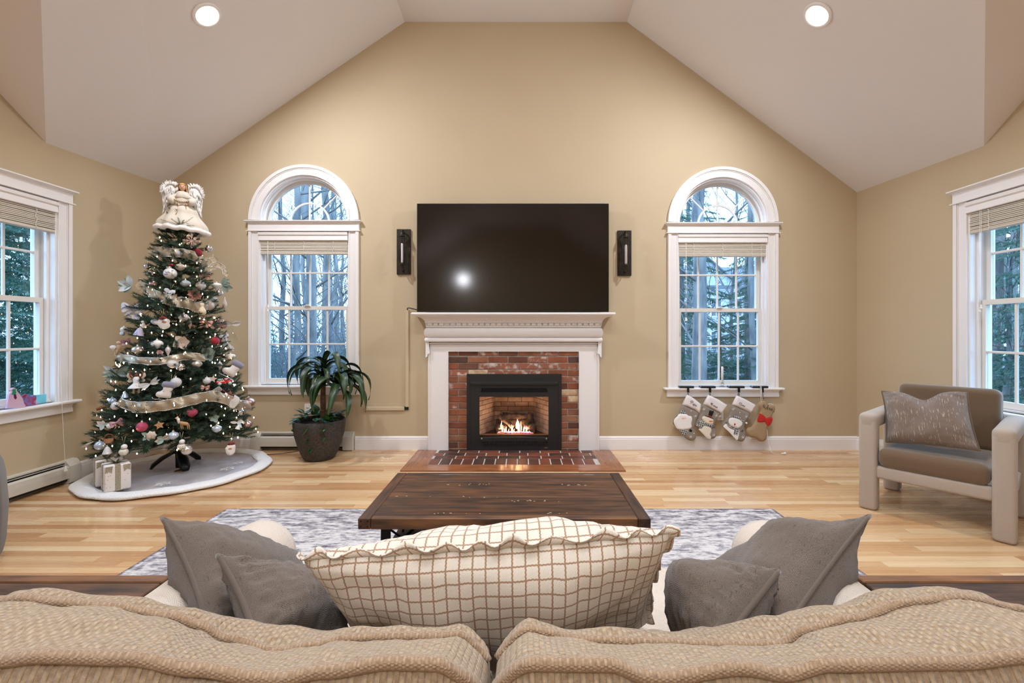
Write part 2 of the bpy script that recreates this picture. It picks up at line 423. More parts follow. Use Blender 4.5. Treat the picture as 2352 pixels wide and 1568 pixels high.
# ---------------------------------------------------------------- windows
def window(name, M, dz, arched, lab):
    w = thing(name, lab, None, kind='structure', M=M)
    def part(n, mb, m=TRIM, parent=None): return mb.build(n, m, parent or w, local=True)
    a0 = 2.363+dz; zt = 2.248+dz; z0 = .663+dz
    # casing: flat board, raised outer band, inner bead
    for sx in (-1, 1):
        mb = MB()
        for (u0, u1, th) in ((.462, .563, .016), (.535, .565, .030), (.527, .534, .022), (.4603, .474, .022)):
            x0, x1 = sorted((sx*u0, sx*u1)); mb.cbox(x0, x1, -th, 0, z0, zt, .002)
        part('casing', mb)
    mb = MB(); mb.stack([(zt-.004,-.583,.583,-.038,0),(zt+.004,-.583,.583,-.038,0)]); mb.stack([(zt+.004,-.570,.570,-.026,0),(zt+.076,-.570,.570,-.026,0),(zt+.084,-.577,.577,-.034,0),(zt+.092,-.590,.590,-.052,0),(zt+.094,-.593,.593,-.058,0),(zt+.103,-.593,.593,-.058,0)])
    part('header', mb)
    mb = MB(); mb.cbox(-.612, .612, -.065, .0, z0-.022, z0, .006); mb.cbox(-.46, .46, 0, .10, z0-.018, z0, .002); part('window_sill', mb)
    mb = MB(); mb.stack([(z0-.098,-.573,.573,-.018,0),(z0-.094,-.575,.575,-.022,0),(z0-.05,-.573,.573,-.018,0),(z0-.035,-.575,.575,-.022,0),(z0-.022,-.585,.585,-.045,0)]); part('apron', mb)
    # jamb lining
    mb = MB(); top = a0-.03 if arched else 2.235+dz
    for sx in (-1, 1):
        x0, x1 = sorted((sx*.448, sx*.464)); mb.box(x0, x1, -.004, .165, z0, top)
        x0, x1 = sorted((sx*.430, sx*.449)); mb.box(x0, x1, .045, .065, z0, top)   # stops
    mb.box(-.46, .46, -.004, .165, 2.222+dz, (2.300 if arched else 2.250)+dz); mb.box(-.45, .45, .045, .065, 2.205+dz, 2.224+dz)
    mb.box(-.46, .46, .03, .165, z0, z0+.012)
    part('jamb', mb)
    # sashes
    for (nm, y0, zb, zt_, rb, rt) in (('lower_sash', .068, .680+dz, 1.480+dz, .045, .038), ('upper_sash', .108, 1.442+dz, 2.222+dz, .038, .038)):
        gx = .402; mb = MB()
        mb.prism([(-.449,zb),(.449,zb),(.449,zt_),(-.449,zt_)], y0, y0+.034, [[(-gx,zb+rb),(gx,zb+rb),(gx,zt_-rt),(-gx,zt_-rt)]])
        sash = part(nm, mb, SASHW); _W[sash.name] = w.matrix_world.copy()
        zm = (zb+rb+zt_-rt)/2
        for k in (-1, 0, 1): part('muntin', MB().cbox(k*gx/2-.009, k*gx/2+.009, y0+.008, y0+.026, zb+rb, zt_-rt, .003), SASHW, sash)
        part('muntin', MB().cbox(-gx, gx, y0+.007, y0+.027, zm-.009, zm+.009, .003), SASHW, sash)
        for r in (0, 1):
            for c in range(4):
                xa = -gx+c*gx/2; za = zb+rb if r == 0 else zm; zb2 = zm if r == 0 else zt_-rt
                part('pane', MB().box(xa+(.009 if c else 0), xa+gx/2-(.009 if c < 3 else 0), y0+.015, y0+.018, za+(.009 if r else 0), zb2-(0 if r else .009)), PANE, sash)
    part('sash_lock', MB().cbox(-.03, .03, .050, .070, 1.480+dz, 1.488+dz, .003).cbox(-.012, .022, .048, .062, 1.488+dz, 1.497+dz, .003), SASHW)
    if arched:
        mb = MB()
        def ring(r0, r1, y0, y1): mb.prism(arc(0,a0,r1,0,PI,36)+list(reversed(arc(0,a0,r0,0,PI,36))), y0, y1)
        ring(.462,.563,-.016,0); ring(.535,.565,-.030,0); ring(.526,.534,-.022,0); ring(.4603,.474,-.022,0)
        part('arch_casing', mb)
        mb = MB(); ring(.446,.46,0,.165); ring(.430,.447,.045,.062); mb.box(-.46,.46,.0,.165,a0-.055,a0-.012); part('arch_jamb', mb)
        mb = MB(); ring(.405,.449,.10,.135); mb.box(-.449,.449,.10,.135,a0-.014,a0+.016); sash = part('arch_sash', mb, SASHW)
        b = a0+.016
        part('muntin', MB().cbox(-.008,.008,.108,.126,b,a0+.406,.003), SASHW, sash)
        mb2 = MB(); mb2.prism(arc(0,a0,.213,.08,PI-.08,24)+list(reversed(arc(0,a0,.196,.08,PI-.08,24))), .107, .127); part('muntin', mb2, SASHW, sash)
        for sg in (-1, 1):
            part('muntin', MB().cbox(-.007,.007,.109,.125,.21,.406,.003, M=T(0,0,a0) @ RY(sg*PI/4)), SASHW, sash)
        def pane_poly(r0, r1, t0, t1):
            o_ = arc(0,a0,r1,t0,t1,10); i_ = [(0, a0)] if r0 == 0 else list(reversed(arc(0,a0,r0,t0,t1,10)))
            return [(x, max(z, b)) for x, z in o_+i_]
        for t0 in (0, PI/2): part('pane', MB().prism(pane_poly(0,.20,t0+.03,t0+PI/2-.03), .116, .119), PANE, sash)
        for k in range(4): part('pane', MB().prism(pane_poly(.212,.407,k*PI/4+.02,(k+1)*PI/4-.02), .116, .119), PANE, sash)
    return w
window('window_1', T(WIN[0][0], YB, 0), 0.0, True, 'white arched window on the back wall behind the potted corn plant')
window('window_2', T(WIN[1][0], YB, 0), -.022, True, 'white arched window on the back wall above the four hanging stockings')
window('window_3', ML @ T(LWY,0,0), 0.0, False, 'white sash window on the side wall beside the Christmas tree')
window('window_4', MR @ T(-RWY,0,0), -.022, False, 'white sash window on the side wall behind the taupe armchair')
# ---------------------------------------------------------------- blinds
def blind(M, dz, lab, cords, lower=0.0):
    w = thing('window_blind', lab, 'blind', M=M, group='raised blinds on the windows')
    def part(n, mb, m=BLINDM, parent=None): return mb.build(n, m, parent or w, local=True)
    mb = MB(); mb.stack([(2.148+dz,-.462,.452,-.024,.004),(2.152+dz,-.462,.452,-.028,.004),(2.196+dz,-.462,.452,-.024,.004),(2.206+dz,-.462,.452,-.034,.004),(2.226+dz,-.462,.452,-.036,.004),(2.232+dz,-.462,.452,-.030,.004)]); part('valance', mb, TRIM)
    part('head_rail', MB().box(-.44,.44,.0,.045,2.175+dz,2.222+dz))
    zb = 2.010+dz-lower
    part('bottom_rail', MB().cbox(-.452,.448,-.008,.042,zb,zb+.017,.004))
    me = MB().cbox(-.450,.448,-.009,.043,-.0042,.0052,.0022).mesh('slat', BLINDM)
    n = 12; r = random.Random(hash(lab) % 1000 if False else len(lab))
    for i in range(n):
        z = zb+.019+(2.165+dz-zb-.019)*(i/n)
        piece('slat', me, w, T(r.uniform(-.002,.002), r.uniform(-.003,.003), z) @ RX(r.uniform(-.06,.10)) @ RY(r.uniform(-.004,.004)))
    for x in (-.30, 0, .30): 
        part('ladder_cord', MB().tube([(x+.006*math.sin(k*2.1), -.014-.003*math.cos(k*1.7), zb-.004+k*(2.15+dz-zb)/8) for k in range(9)], .0022, 5), CORD)
    for (x, ztas) in cords:
        mb = MB().tube([(x, -.018, 2.15+dz), (x+.001, -.02, (2.15+ztas)/2), (x, -.02, ztas+.03)], .0014, 5); c = part('pull_cord', mb, CORD)
        part('tassel', MB().lathe([(.002,.034),(.005,.03),(.005,.018),(.010,.006),(.011,.002),(.004,0)], 10, (x, -.02, ztas)), CORD, c)
blind(T(WIN[0][0],YB,0), 0.0, 'cream slat blind raised high in the arched window behind the corn plant', [(-.37,1.42),(-.365,1.46)])
blind(T(WIN[1][0],YB,0), -.022, 'cream slat blind raised high in the arched window above the stockings', [(-.385,1.32),(-.375,1.325)])
blind(ML @ T(LWY,0,0), 0.0, 'cream slat blind raised in the side window beside the Christmas tree', [], .02)
blind(MR @ T(-RWY,0,0), -.022, 'cream slat blind raised in the side window behind the armchair', [(-.36,1.36),(-.35,1.385)], .02)
# long loose cords
c = MB().tube(smoothpath([ML @ Vector((3.55,-.05,2.1)), ML @ Vector((3.55,-.075,.9)), ML @ Vector((3.552,-.10,.30)), ML @ Vector((3.552,-.11,.17))], 4), .0016, 5).whole('blind_cord', CORD, 'long white pull cord hanging from the side window beside the Christmas tree', 'cord', ML @ Vector((3.55,-.08,1.0)))
MB().lathe([(.003,.045),(.006,.04),(.007,.02),(.014,.006),(.012,0)], 12, tuple(ML @ Vector((3.552,-.11,.125)))).build('tassel', CORD, c)
c2 = MB().tube(smoothpath([P(1749,545,4.68), P(1748,700,4.665), P(1746,860,4.62), P(1749,925,4.59), P(1760,980,4.585), P(1767,1022,4.57), (2.50,4.50,.012), (2.585,4.49,.006)], 6), .0018, 5).whole('blind_cord', CORD, 'long white pull cord trailing over the bone-shaped stocking to the floor', 'cord', P(1749,900,4.6))
MB().lathe([(.003,.045),(.006,.04),(.007,.02),(.014,.006),(.012,0)], 12, M=T(2.575,4.49,.013) @ RY(-PI/2) @ T(0,0,-.045)).build('tassel', CORD, c2)
# ---------------------------------------------------------------- baseboard heaters
HEAT = mat('heater_enamel', rgb(205,198,184), 0.45)
def heater(x0, x1, M, lab):
    w = thing('baseboard_heater', lab, 'heater', M=M)
    def part(n, mb, m=HEAT): return mb.build(n, m, w, local=True)
    def prof(p, a, b, m, n):
        k = len(p); mb = MB(); v = [(a, -q, z) for q, z in p]+[(b, -q, z) for q, z in p]
        mb.add(v, [(i, (i+1) % k, k+(i+1) % k, k+i)[::-1] for i in range(k)]+[tuple(range(k)), tuple(reversed(range(k, 2*k)))]); return part(n, mb, m)
    prof([(0,.02),(.004,.02),(.004,.176),(.030,.176),(.034,.170),(.034,.180),(0,.184)], x0, x1, HEAT, 'back_panel')
    prof([(.058,.050),(.066,.046),(.068,.100),(.066,.135),(.052,.148),(.050,.143),(.061,.132),(.063,.1),(.060,.055)], x0+.05, x1-.05, HEAT, 'front_panel')
    prof([(.008,.025),(.052,.025),(.052,.12),(.008,.150)], x0+.02, x1-.02, DARK, 'element')
    prof([(.040,.157),(.044,.157),(.044,.161),(.040,.161)], x0+.03, x1-.03, HEAT, 'damper_strip')
    for a, b in ((x0-.012, x0+.085), (x1-.085, x1+.012)):
        prof([(0,0),(.052,0),(.072,.012),(.073,.105),(.071,.142),(.036,.184),(0,.187)], a, b, HEAT, 'end_cap')
heater(-2.73, -1.72, T(0,YB,0), 'cream baseboard heater under the arched window behind the plant pot')
heater(1.9, 3.71, ML, 'long cream baseboard heater below the side window left of the tree')
heater(-4.34, -2.4, MR, 'cream baseboard heater on the wall behind the armchair')
# ---------------------------------------------------------------- recessed ceiling lights
LAMPM = mat('lamp_lens', (1,1,1), .5, emis=((1.0,0.93,0.84), 9))
def can(x, y, z, nrm, lab, power=52):
    z = ceil_hit(x, y)-.003; nrm = Vector(nrm).normalized(); M = T(x,y,z) @ rot_to(nrm)
    t = thing('recessed_light', lab, 'ceiling light', M=M, group='recessed lights in the sloped ceiling')
    MB().lathe([(.080,.001),(.104,.001),(.106,.005),(.102,.011),(.084,.013),(.080,.006)], 32, close=False).build('trim_ring', TRIM, t, local=True)
    MB().lathe([(.0001,.010),(.05,.009),(.082,.006)], 28, close=False).build('lens', LAMPM, t, local=True)
    l = bpy.data.lights.new('recessed_lamp', 'AREA'); l.shape = 'DISK'; l.size = .15; l.energy = power; l.color = WARM
    o = bpy.data.objects.new('recessed_lamp', l); COL.objects.link(o); o.matrix_world = T(*(Vector((x,y,z))+nrm*.02)) @ rot_to(-nrm)
sl = (ZT-2.695)/(FL-XL); sr = (ZT-2.63)/(XR-FR)
def ceil_z(x): return 2.695+sl*(x-XL) if x < 0 else 2.63+sr*(XR-x)
from mathutils.geometry import intersect_ray_tri
def ceil_hit(x, y):
    best = 9
    for p in polys:
        for t_ in ((0,1,2),(0,2,3)):
            if max(t_) >= len(p): continue
            h_ = intersect_ray_tri(Vector(p[t_[0]]), Vector(p[t_[1]]), Vector(p[t_[2]]), Vector((0,0,1)), Vector((x, y, 1)), True)
            if h_: best = min(best, h_.z)
    return best
can(-2.363, 3.43, ceil_z(-2.363), (sl, 0, -1), 'round recessed light glowing in the slope above the Christmas tree')
can(2.205, 3.374, ceil_z(2.205), (-sr, 0, -1), 'round recessed light glowing in the slope above the armchair side')
for x in (): can(x, -3.9, ceil_z(x), (sl if x < 0 else -sr, 0, -1), 'round recessed light in the %s slope behind the sofa' % ('tree-side' if x < 0 else 'armchair-side'), 46)
for x in (-1.0, .95): can(x, 1.2, ZT, (0, 0, -1), 'unseen recessed light added as fill in the flat ceiling, the one nearer the %s' % ('Christmas tree' if x < 0 else 'armchair'), 28)  # extra pair out of view, added to brighten the room
# pendants over the kitchen end (mirrored in the television)
for xp, lab in ((-1.6, 'round white globe pendant behind the sofa on the Christmas-tree side'),):
    zc_ = ceil_hit(xp, -3.6); pt = thing('pendant_lamp', lab, 'pendant lamp', (xp, -3.6, zc_))
    MB().lathe([(.001,0),(.06,0),(.06,-.02),(.01,-.03)], 20, (xp,-3.6,zc_)).build('canopy', DARK, pt)
    MB().tube([(xp,-3.6,zc_-.02),(xp,-3.6,2.8)], .004, 6).build('cable', DARK, pt)
    MB().ball((xp,-3.6,2.66), .15, 20, 12).build('globe', mat('pendant_globe', (1,1,1), .5, emis=((.90,.92,1.0), 58)), pt)
# ================================================================= fireplace
XC = -.068
BR = mat('brick_face', (1,1,1), .85, noise_=9, col2=(.62,.56,.52), contrast=(.3,.7), island=[rgb(156,92,62), rgb(112,68,52), rgb(176,112,76), rgb(84,64,56), rgb(148,84,56), rgb(170,118,88), rgb(96,62,50)], bump=(60,.5,.004))
BRW = mat('brick_limewashed', rgb(146,90,68), .85, noise_=16, col2=rgb(206,190,178), contrast=(.50,.68), detail=6, island=.12, bump=(60,.5,.004))
BRP = mat('brick_pale', rgb(186,150,112), .85, noise_=20, col2=rgb(222,200,170), contrast=(.4,.7), bump=(60,.5,.004))
MORT = mat('mortar', rgb(172,160,148), .9, noise_=40, col2=rgb(150,138,126), bump=(120,.4,.002))
bs = thing('brick_surround', 'red brick facing with whitish lime bloom around the black fire insert', 'brick surround', (XC, YB-.02, 0))
bx0, bx1, bz1 = -.735, .598, 1.01
MB().prism([(bx0,0),(-.505,0),(-.505,.775),(.377,.775),(.377,0),(bx1,0),(bx1,bz1),(bx0,bz1)], YB-.022, YB).build('mortar_bed', MORT, bs)
ch = .0672; bl = .2045; rb = random.Random(5); gi = .009
row = 0; z = bz1-.052+.006
row_offs = {}
z = 1.012
k = 0
while z > 0.01:
    z1 = z-.003; z0 = max(z-ch+.006, .002)
    if k == 0: z0 = z-.045; 
    off = 0 if k % 2 else .10
    x = bx0-off
    while x < bx1:
        a, b = max(x, bx0+.001), min(x+bl-gi, bx1-.001); x += bl
        if b-a < .02: continue
        ii = -.512; jj = .384
        parts_ = [(a, b)]
        if z1 < .775:
            parts_ = []
            if a < ii: parts_.append((a, min(b, ii)))
            if b > jj: parts_.append((max(a, jj), b))
        for (p, q) in parts_:
            if q-p < .02: continue
            wash = (k in (0,1,2,3) and -.5 < p < .25 and rb.random() < (.75 if k > 0 else .45)) or rb.random() < .10
            m = BRW if wash else (BRP if rb.random() < .06 else BR)
            dy = rb.uniform(-.003, .003)
            MB().cbox(p, q, YB-.030+dy, YB-.015, z0, z1, .004).build('brick', m, bs)
    z = z0-.009 if k == 0 else z-ch; k += 1
# mantel
mt = thing('fireplace_mantel', 'white painted fireplace mantel with dentil moulding around the brick', 'mantel', (XC, YB, 0))
def half(px, Y): return abs((px-1180.0)/F*Y)
hw = [(1.009,.93,4.655)]
mb = MB()
L = lambda z, w, y: (z, XC-w, XC+w, y, YB)
mb.stack([L(1.110,.890,4.600), L(1.120,.897,4.592), L(1.135,.900,4.590), L(1.150,.893,4.600), L(1.156,.885,4.610)])          # fascia moulding lower
mb.build('fascia_moulding', TRIM, mt)
mb = MB(); pr = []
for i in range(13):
    a = -PI/2+PI*i/12; pr.append(L(1.205+.048*math.sin(a), .880+.022*math.cos(a), 4.610-.028*math.cos(a)))
mb.stack(pr); mb.build('frieze', TRIM, mt)
mb = MB(); mb.stack([L(1.253,.872,4.612),L(1.262,.886,4.592),L(1.274,.886,4.592)]); mb.build('bed_moulding', TRIM, mt)
mb = MB(); mb.stack([L(1.274,.880,4.600),L(1.300,.880,4.600)]); mb.build('dentil_band', TRIM, mt)
dm = MB().cbox(-.0225,.0225,-.016,0,0,.024,.002).mesh('dentil', TRIM)
nd = 30
for i in range(nd):
    x = XC-.872+(i+.5)*(1.744/nd); piece('dentil', dm, mt, T(x-XC, 4.598-YB, 1.275))
dms = MB().cbox(-.016,0,-.0225,.0225,0,.024,.002).mesh('dentil', TRIM)
for sx in (-1, 1): 
    piece('dentil', dms, mt, T((XC+sx*.880-XC)+(.0 if sx < 0 else .016), 4.640-YB, 1.275))
mb = MB(); pr = [L(1.300,.892,4.585)]
for i in range(9):
    t = i/8; a = t*PI/2
    pr.append(L(1.303+.068*math.sin(a)*.9, .893+.085*(1-math.cos(a)), 4.583-.085*(1-math.cos(a))))
pr += [L(1.372,.980,4.492), L(1.378,.985,4.487)]
mb.stack(pr); mb.build('crown_moulding', TRIM, mt)
mb = MB(); pr = []
for i in range(7):
    a = -PI/2+PI*i/6; pr.append(L(1.3905+.0125*math.sin(a), .996+.010*math.cos(a), 4.478-.010*math.cos(a)))
mb.stack(pr); mb.build('mantel_shelf', TRIM, mt)
# header board with eared moulding
mb = MB(); mb.prism([(-.735-.205,0.0),(-.735,0.0),(-.735,1.010),(.598,1.010),(.598,0),(.598+.205,0),(.803,1.11),(-.940,1.11)], YB-.045, YB)
mb.build('surround_board', TRIM, mt)
for sx in (-1, 1):
    def X(a): return XC+sx*a
    mb = MB()
    for (u0, u1, th, zz0, zz1) in ((.862,.874,.052,0,1.0),(.840,.846,.049,0,1.0)):
        a, b = sorted((X(u0), X(u1))); mb.cbox(a, b, YB-th, YB-.02, zz0, zz1, .002)
    a, b = sorted((X(.662+.004), X(.676))); mb.cbox(a, b, YB-.052, YB-.03, 0, 1.014, .002)
    mb.build('pilaster_moulding', TRIM, mt)
    mb = MB()      # ear
    pts = [(.893,1.112),(.858,1.112),(.858,1.050),(.850,1.0),(.862,.985),(.872,.985),(.876,.960),(.893,.952)]
    pts = [(X(p), q) for p, q in pts]
    if sx < 0: pts = pts[::-1]
    mb.prism(pts, YB-.075, YB); mb.prism([(XC+(p-XC)*1.0, q) for p, q in pts], YB-.066, YB)
    mb.build('ear_moulding', TRIM, mt)
mb = MB(); mb.cbox(XC-.86, XC+.86, YB-.066, YB-.02, 1.088, 1.100, .003); mb.cbox(XC-.85, XC+.85, YB-.056, YB-.02, 1.070, 1.080, .003); mb.build('inner_moulding', TRIM, mt)
# insert: scale at its face
BLK = mat('insert_black', rgb(33,31,30), .45, bump=(400,.15,.0005)); BLK2 = mat('insert_black_gloss', rgb(20,19,19), .25)
YI = 4.632
fi = thing('gas_fireplace_insert', 'black gas fireplace insert with glass front and lit log fire', 'fireplace', (XC, YI, 0))
def q(px, py, Y=YI): p = P(px, py, Y); return (p.x, p.z)
x0, z1 = q(1072, 859); x1, z0 = q(1290, 1031.5); z0 = .004
gx0, gz1 = q(1101, 911); gx1, gz0 = q(1260, 1003)
mb = MB(); mb.prism([(x0,z0),(x1,z0),(x1,z1),(x0,z1)], YI, YI+.05, [[(x0+.034,z0+.02),(x1-.034,z0+.02),(x1-.034,z1-.075),(x0+.034,z1-.075)]])
mb.build('outer_frame', BLK, fi)
mb = MB(); a0_, a1_, b1_ = x0+.034, x1-.034, z1-.075
mb.stack([(b1_-.030, a0_+.02, a1_-.02, YI-.016, YI+.03), (b1_-.012, a0_+.0, a1_-.0, YI-.016, YI+.03), (b1_, a0_+.008, a1_-.008, YI-.002, YI+.03)])
mb.build('hood_bevel', BLK, fi)
mb = MB(); mb.prism([(a0_,z0+.02),(a1_,z0+.02),(a1_,b1_-.02),(a0_,b1_-.02)], YI+.004, YI+.03, [[(gx0,gz0),(gx1,gz0),(gx1,gz1),(gx0,gz1)], [q(1104,901),q(1258,901),q(1256,891),q(1106,891)][::1]])
mb.build('door_frame', BLK, fi)
mb = MB(); za, zb_ = q(0,901)[1], q(0,891)[1]
n = 44
for i in range(n+1):
    x = q(1105,0)[0]+(q(1257,0)[0]-q(1105,0)[0])*i/n; mb.box(x-.0035, x+.0035, YI+.012, YI+.026, za, zb_)
mb.box(q(1103,0)[0], q(1260,0)[0], YI+.027, YI+.032, za-.01, zb_+.01); mb.build('upper_vent', BLK2, fi)
mb = MB(); mb.cbox(gx0+.002, gx1-.002, YI-.004, YI+.02, q(0,1008)[1]-.03, gz0-.003, .004); mb.build('lower_rail', BLK, fi)
mb = MB(); xa, zz = q(1110,1022); xb, zt2 = q(1256,1013); mb.box(xa, xb, YI-.001, YI+.01, zz, zt2); mb.build('lower_vent', BLK2, fi)
mb = MB()
for i in range(40): x = xa+(xb-xa)*(i+.5)/40; mb.box(x-.003, x+.003, YI-.004, YI+.002, zz, zt2)
mb.build('vent_fins', BLK, fi)
for px in (1106.5, 1255):
    c_ = q(px, 1007); MB().lathe([(.0001,.009),(.006,.008),(.009,.004),(.009,0)], 14, M=T(c_[0], YI-.003, c_[1]) @ RX(PI/2)).build('latch_stud', mat('brass_stud', rgb(200,180,140), .3, .9), fi)
MB().box(*(q(1250.5,0)[0], q(1258,0)[0], YI+.002, YI+.005, q(0,1029)[1], q(0,1027.5)[1])).build('badge', mat('badge_gold', rgb(160,135,90), .4, .8), fi)
# firebox: deep, splayed, of cast brick panels
FB = mat('firebrick', rgb(206,168,140), .9, noise_=14, col2=rgb(184,144,116), island=.10, bump=(90,.4,.003)); FJ = mat('firebrick_joint', rgb(72,46,32), .95)
YF, YK = YI+.035, YI+.36
fx0, fx1 = gx0-.02, gx1+.02; kx0, kx1 = -.285, .150
zl, zh = gz0+.004, gz1+.06
mb = MB(); mb.add([(fx0,YF,zl),(kx0,YK,zl),(kx0,YK,zh),(fx0,YF,zh),(kx1,YK,zl),(fx1,YF,zl),(fx1,YF,zh),(kx1,YK,zh)], [(0,1,2,3),(1,4,7,2),(4,5,6,7),(3,2,7,6),(0,5,4,1)])
mb.add([(fx0-.03,YF,zl-.02),(fx1+.03,YF,zl-.02),(fx1+.03,YK+.03,zl-.02),(fx0-.03,YK+.03,zl-.02),(fx0-.03,YF,zh+.02),(fx1+.03,YF,zh+.02),(fx1+.03,YK+.03,zh+.02),(fx0-.03,YK+.03,zh+.02)],[(3,2,1,0),(4,5,6,7),(0,4,7,3),(1,2,6,5),(3,7,6,2)])
fb = mb.build('firebox', FJ, fi)
def brickwall(A, B, n_off):
    A = Vector(A); B = Vector(B); d = (B-A); Lw = d.length; d.normalize(); nrm = Vector((-d.y, d.x, 0)) # towards the room
    if nrm.y > 0.01: nrm = -nrm
    Mx = Matrix(((d.x, -nrm.x, 0, A.x), (d.y, -nrm.y, 0, A.y), (0, 0, 1, 0), (0, 0, 0, 1)))
    zz = zl; kk = 0
    while zz < zh-.01:
        x = -(.075 if (kk+n_off) % 2 else 0)
        while x < Lw:
            a, b = max(x+.002, .001), min(x+.150-.002, Lw-.001); x += .150
            if b-a > .012: MB().cbox(a, b, -.010, .001, zz+.002, min(zz+.050-.002, zh), .002, M=Mx).build('brick', FB, fi)
        zz += .050; kk += 1
brickwall((kx0,YK,0), (kx1,YK,0), 0); 
brickwall((fx0,YF,0), (kx0,YK,0), 1)
brickwall((kx1,YK,0), (fx1,YF,0), 0)
MB().box(gx0, gx1, YI+.030, YI+.033, gz0, gz1).build('glass_panel', glass_mat('fire_glass', (.97,.96,.95), .35), fi)
MB().cbox(fx0+.01, fx1-.01, YF+.002, YF+.05, zl, zl+.012, .004).build('burner_lip', mat('burner_steel', rgb(150,110,80), .35, .7), fi)
LOG = mat('charred_log', rgb(120,84,58), .95, noise_=22, col2=rgb(58,42,32), contrast=(.35,.6), detail=6, bump=(40,.9,.012))
rl = random.Random(9)
def log(a, b, r0, r1):
    a = Vector(a); b = Vector(b); n = 9; pts = []; rr_ = []
    for i in range(n+1):
        t = i/n; pts.append(a.lerp(b, t)+Vector((rl.uniform(-1,1)*.004, 0, rl.uniform(-1,1)*.005))); rr_.append((r0*(1-t)+r1*t)*rl.uniform(.88,1.12))
    MB().tube(pts, rr_, 11).build('log', LOG, fi)
yb = zl+.015
log((-.265,YI+.27,yb+.055),(.150,YI+.27,yb+.060),.064,.060)
log((-.255,YI+.13,yb+.040),(-.155,YI+.20,yb+.034),.046,.040)
log((.055,YI+.17,yb+.036),(.150,YI+.11,yb+.042),.040,.052)
log((-.225,YI+.23,yb+.155),(-.080,YI+.12,yb+.060),.030,.022)
log((.110,YI+.22,yb+.180),(.045,YI+.12,yb+.050),.028,.020)
log((-.19,YI+.26,yb+.150),(.14,YI+.27,yb+.135),.036,.030)
log((.09,YI+.20,yb+.12),(.150,YI+.20,yb+.07),.024,.022)
mb = MB()
for i in range(60):
    x = rl.uniform(-.24,.14); mb.ball((x, YI+rl.uniform(.07,.2), yb+rl.uniform(-.006,.004)), rl.uniform(.006,.013), 6, 4)
o = mb.build('embers_bed', mat('ember', rgb(60,30,20), .9, emis=((1,.25,.06), .8)), fi); o['kind'] = 'stuff'
FLM = mat('flame', (1,.6,.2), .5, emis=((1.0,.72,.44), 5)); FLB = mat('flame_base', (.3,.3,.9), .5, emis=((.55,.38,.75), 2.2))
def flame(x, y, z, h, w, lean=0):
    mb = MB(); n = 8; pts = []; rs = []
    for i in range(n+1):
        t = i/n; pts.append((x+lean*t*t+.004*math.sin(t*6+x*80)*t, y, z+h*t)); rs.append(max(.0006, w*math.sin(PI*min(1,(t+.12)/1.12))**.8*(1-t*.55)))
    mb.tube(pts, [a_*1.35 for a_ in rs], 8); mb.build('flame', FLM, fi)
zf = yb+.006
for px, pt_, pb, w in ((1151,966,985,.005),(1154,975,990,.006),(1162,980,991,.006),(1176,974,993,.009),(1187,962,984,.011),(1191,966,990,.009),(1197,968,990,.006),(1203,979,991,.007),(1209,978,990,.006),(1217,980,991,.006),(1158,983,992,.004),(1168,984,993,.004),(1193,984,993,.004),(1181,985,993,.004)):
    a = P(px, pb, YI+.10); b = P(px, pt_, YI+.10); flame(a.x, YI+.10+rl.uniform(-.02,.02), a.z, b.z-a.z, w, rl.uniform(-.008,.008))
mb = MB()
for i in range(46):
    x = P(1145+77*i/45, 0, YI+.09).x; mb.ball((x, YI+.088+rl.uniform(-.004,.004), zf+.004), (.006,.004,rl.uniform(.004,.009)), 6, 4)
o = mb.build('burner_flames', FLB, fi); o['kind'] = 'stuff'
l = bpy.data.lights.new('fire_glow', 'AREA'); l.size = .30; l.size_y = .06; l.shape = 'RECTANGLE'; l.energy = 2.6; l.color = (1,.76,.56)
o = bpy.data.objects.new('fire_glow', l); COL.objects.link(o); o.location = (-.07, YI+.10, zf+.03); o.rotation_euler = (PI, 0, 0)
# hearth
he = thing('brick_hearth', 'flush hearth of dark red and black bricks in a cherry wood border', 'hearth', (XC, 4.3, 0))
HB = mat('hearth_brick', (1,1,1), .45, noise_=12, col2=(.6,.58,.56), contrast=(.3,.7), island=[rgb(58,50,46), rgb(136,74,54), rgb(70,58,52), rgb(158,88,62), rgb(50,44,42), rgb(98,66,54), rgb(120,66,50)], bump=(50,.4,.003))
HM = mat('hearth_mortar', rgb(206,200,190), .9, noise_=50, col2=rgb(186,178,168)); CH = mat('cherry_wood', rgb(168,104,64), .25, noise_=3, col2=rgb(136,80,48), stretch=(1.5,14,14), coat=.4)
CHy = mat('cherry_wood_side', rgb(160,98,62), .25, noise_=3, col2=rgb(130,76,46), stretch=(14,1.5,14), coat=.4)
ix0, ix1, iy0 = HX0+.195, HX1-.185, HY0+.175
MB().box(ix0, ix1, iy0, YI+.02, -.012, .001).build('mortar_bed', HM, he)
b = .003
def brd(pts, m): MB().prism([(p, -q_) for p, q_ in pts], 0, .02, M=T(0,0,.006) @ RX(PI/2) @ SC(1,-1,1) if False else None).build('wood_border', m, he)
def slab(pts, m, nm='wood_border'):
    mb = MB(); n = len(pts)
    mb.add([(x,y,-.012) for x,y in pts]+[(x,y,.008) for x,y in pts], [tuple(reversed(range(n))), tuple(range(n,2*n))]+[(i,(i+1)%n,n+(i+1)%n,n+i) for i in range(n)]); mb.build(nm, m, he)
slab([(HX0,HY0),(HX1,HY0),(ix1,iy0),(ix0,iy0)], CH)
slab([(HX0,HY0),(ix0,iy0),(ix0,4.635),(HX0,4.635)], CHy)
slab([(HX1,HY0),(HX1,4.635),(ix1,4.635),(ix1,iy0)], CHy)
g = .011
w0 = .103; x = ix0+.004; i = 0
while x+w0-g < ix1+.01:
    MB().cbox(x, min(x+w0-g, ix1-.003), iy0+.006, iy0+.200, -.006, .0055+rb.uniform(-.001,.001), .003).build('brick', HB, he); x += w0
y = iy0+.200+g
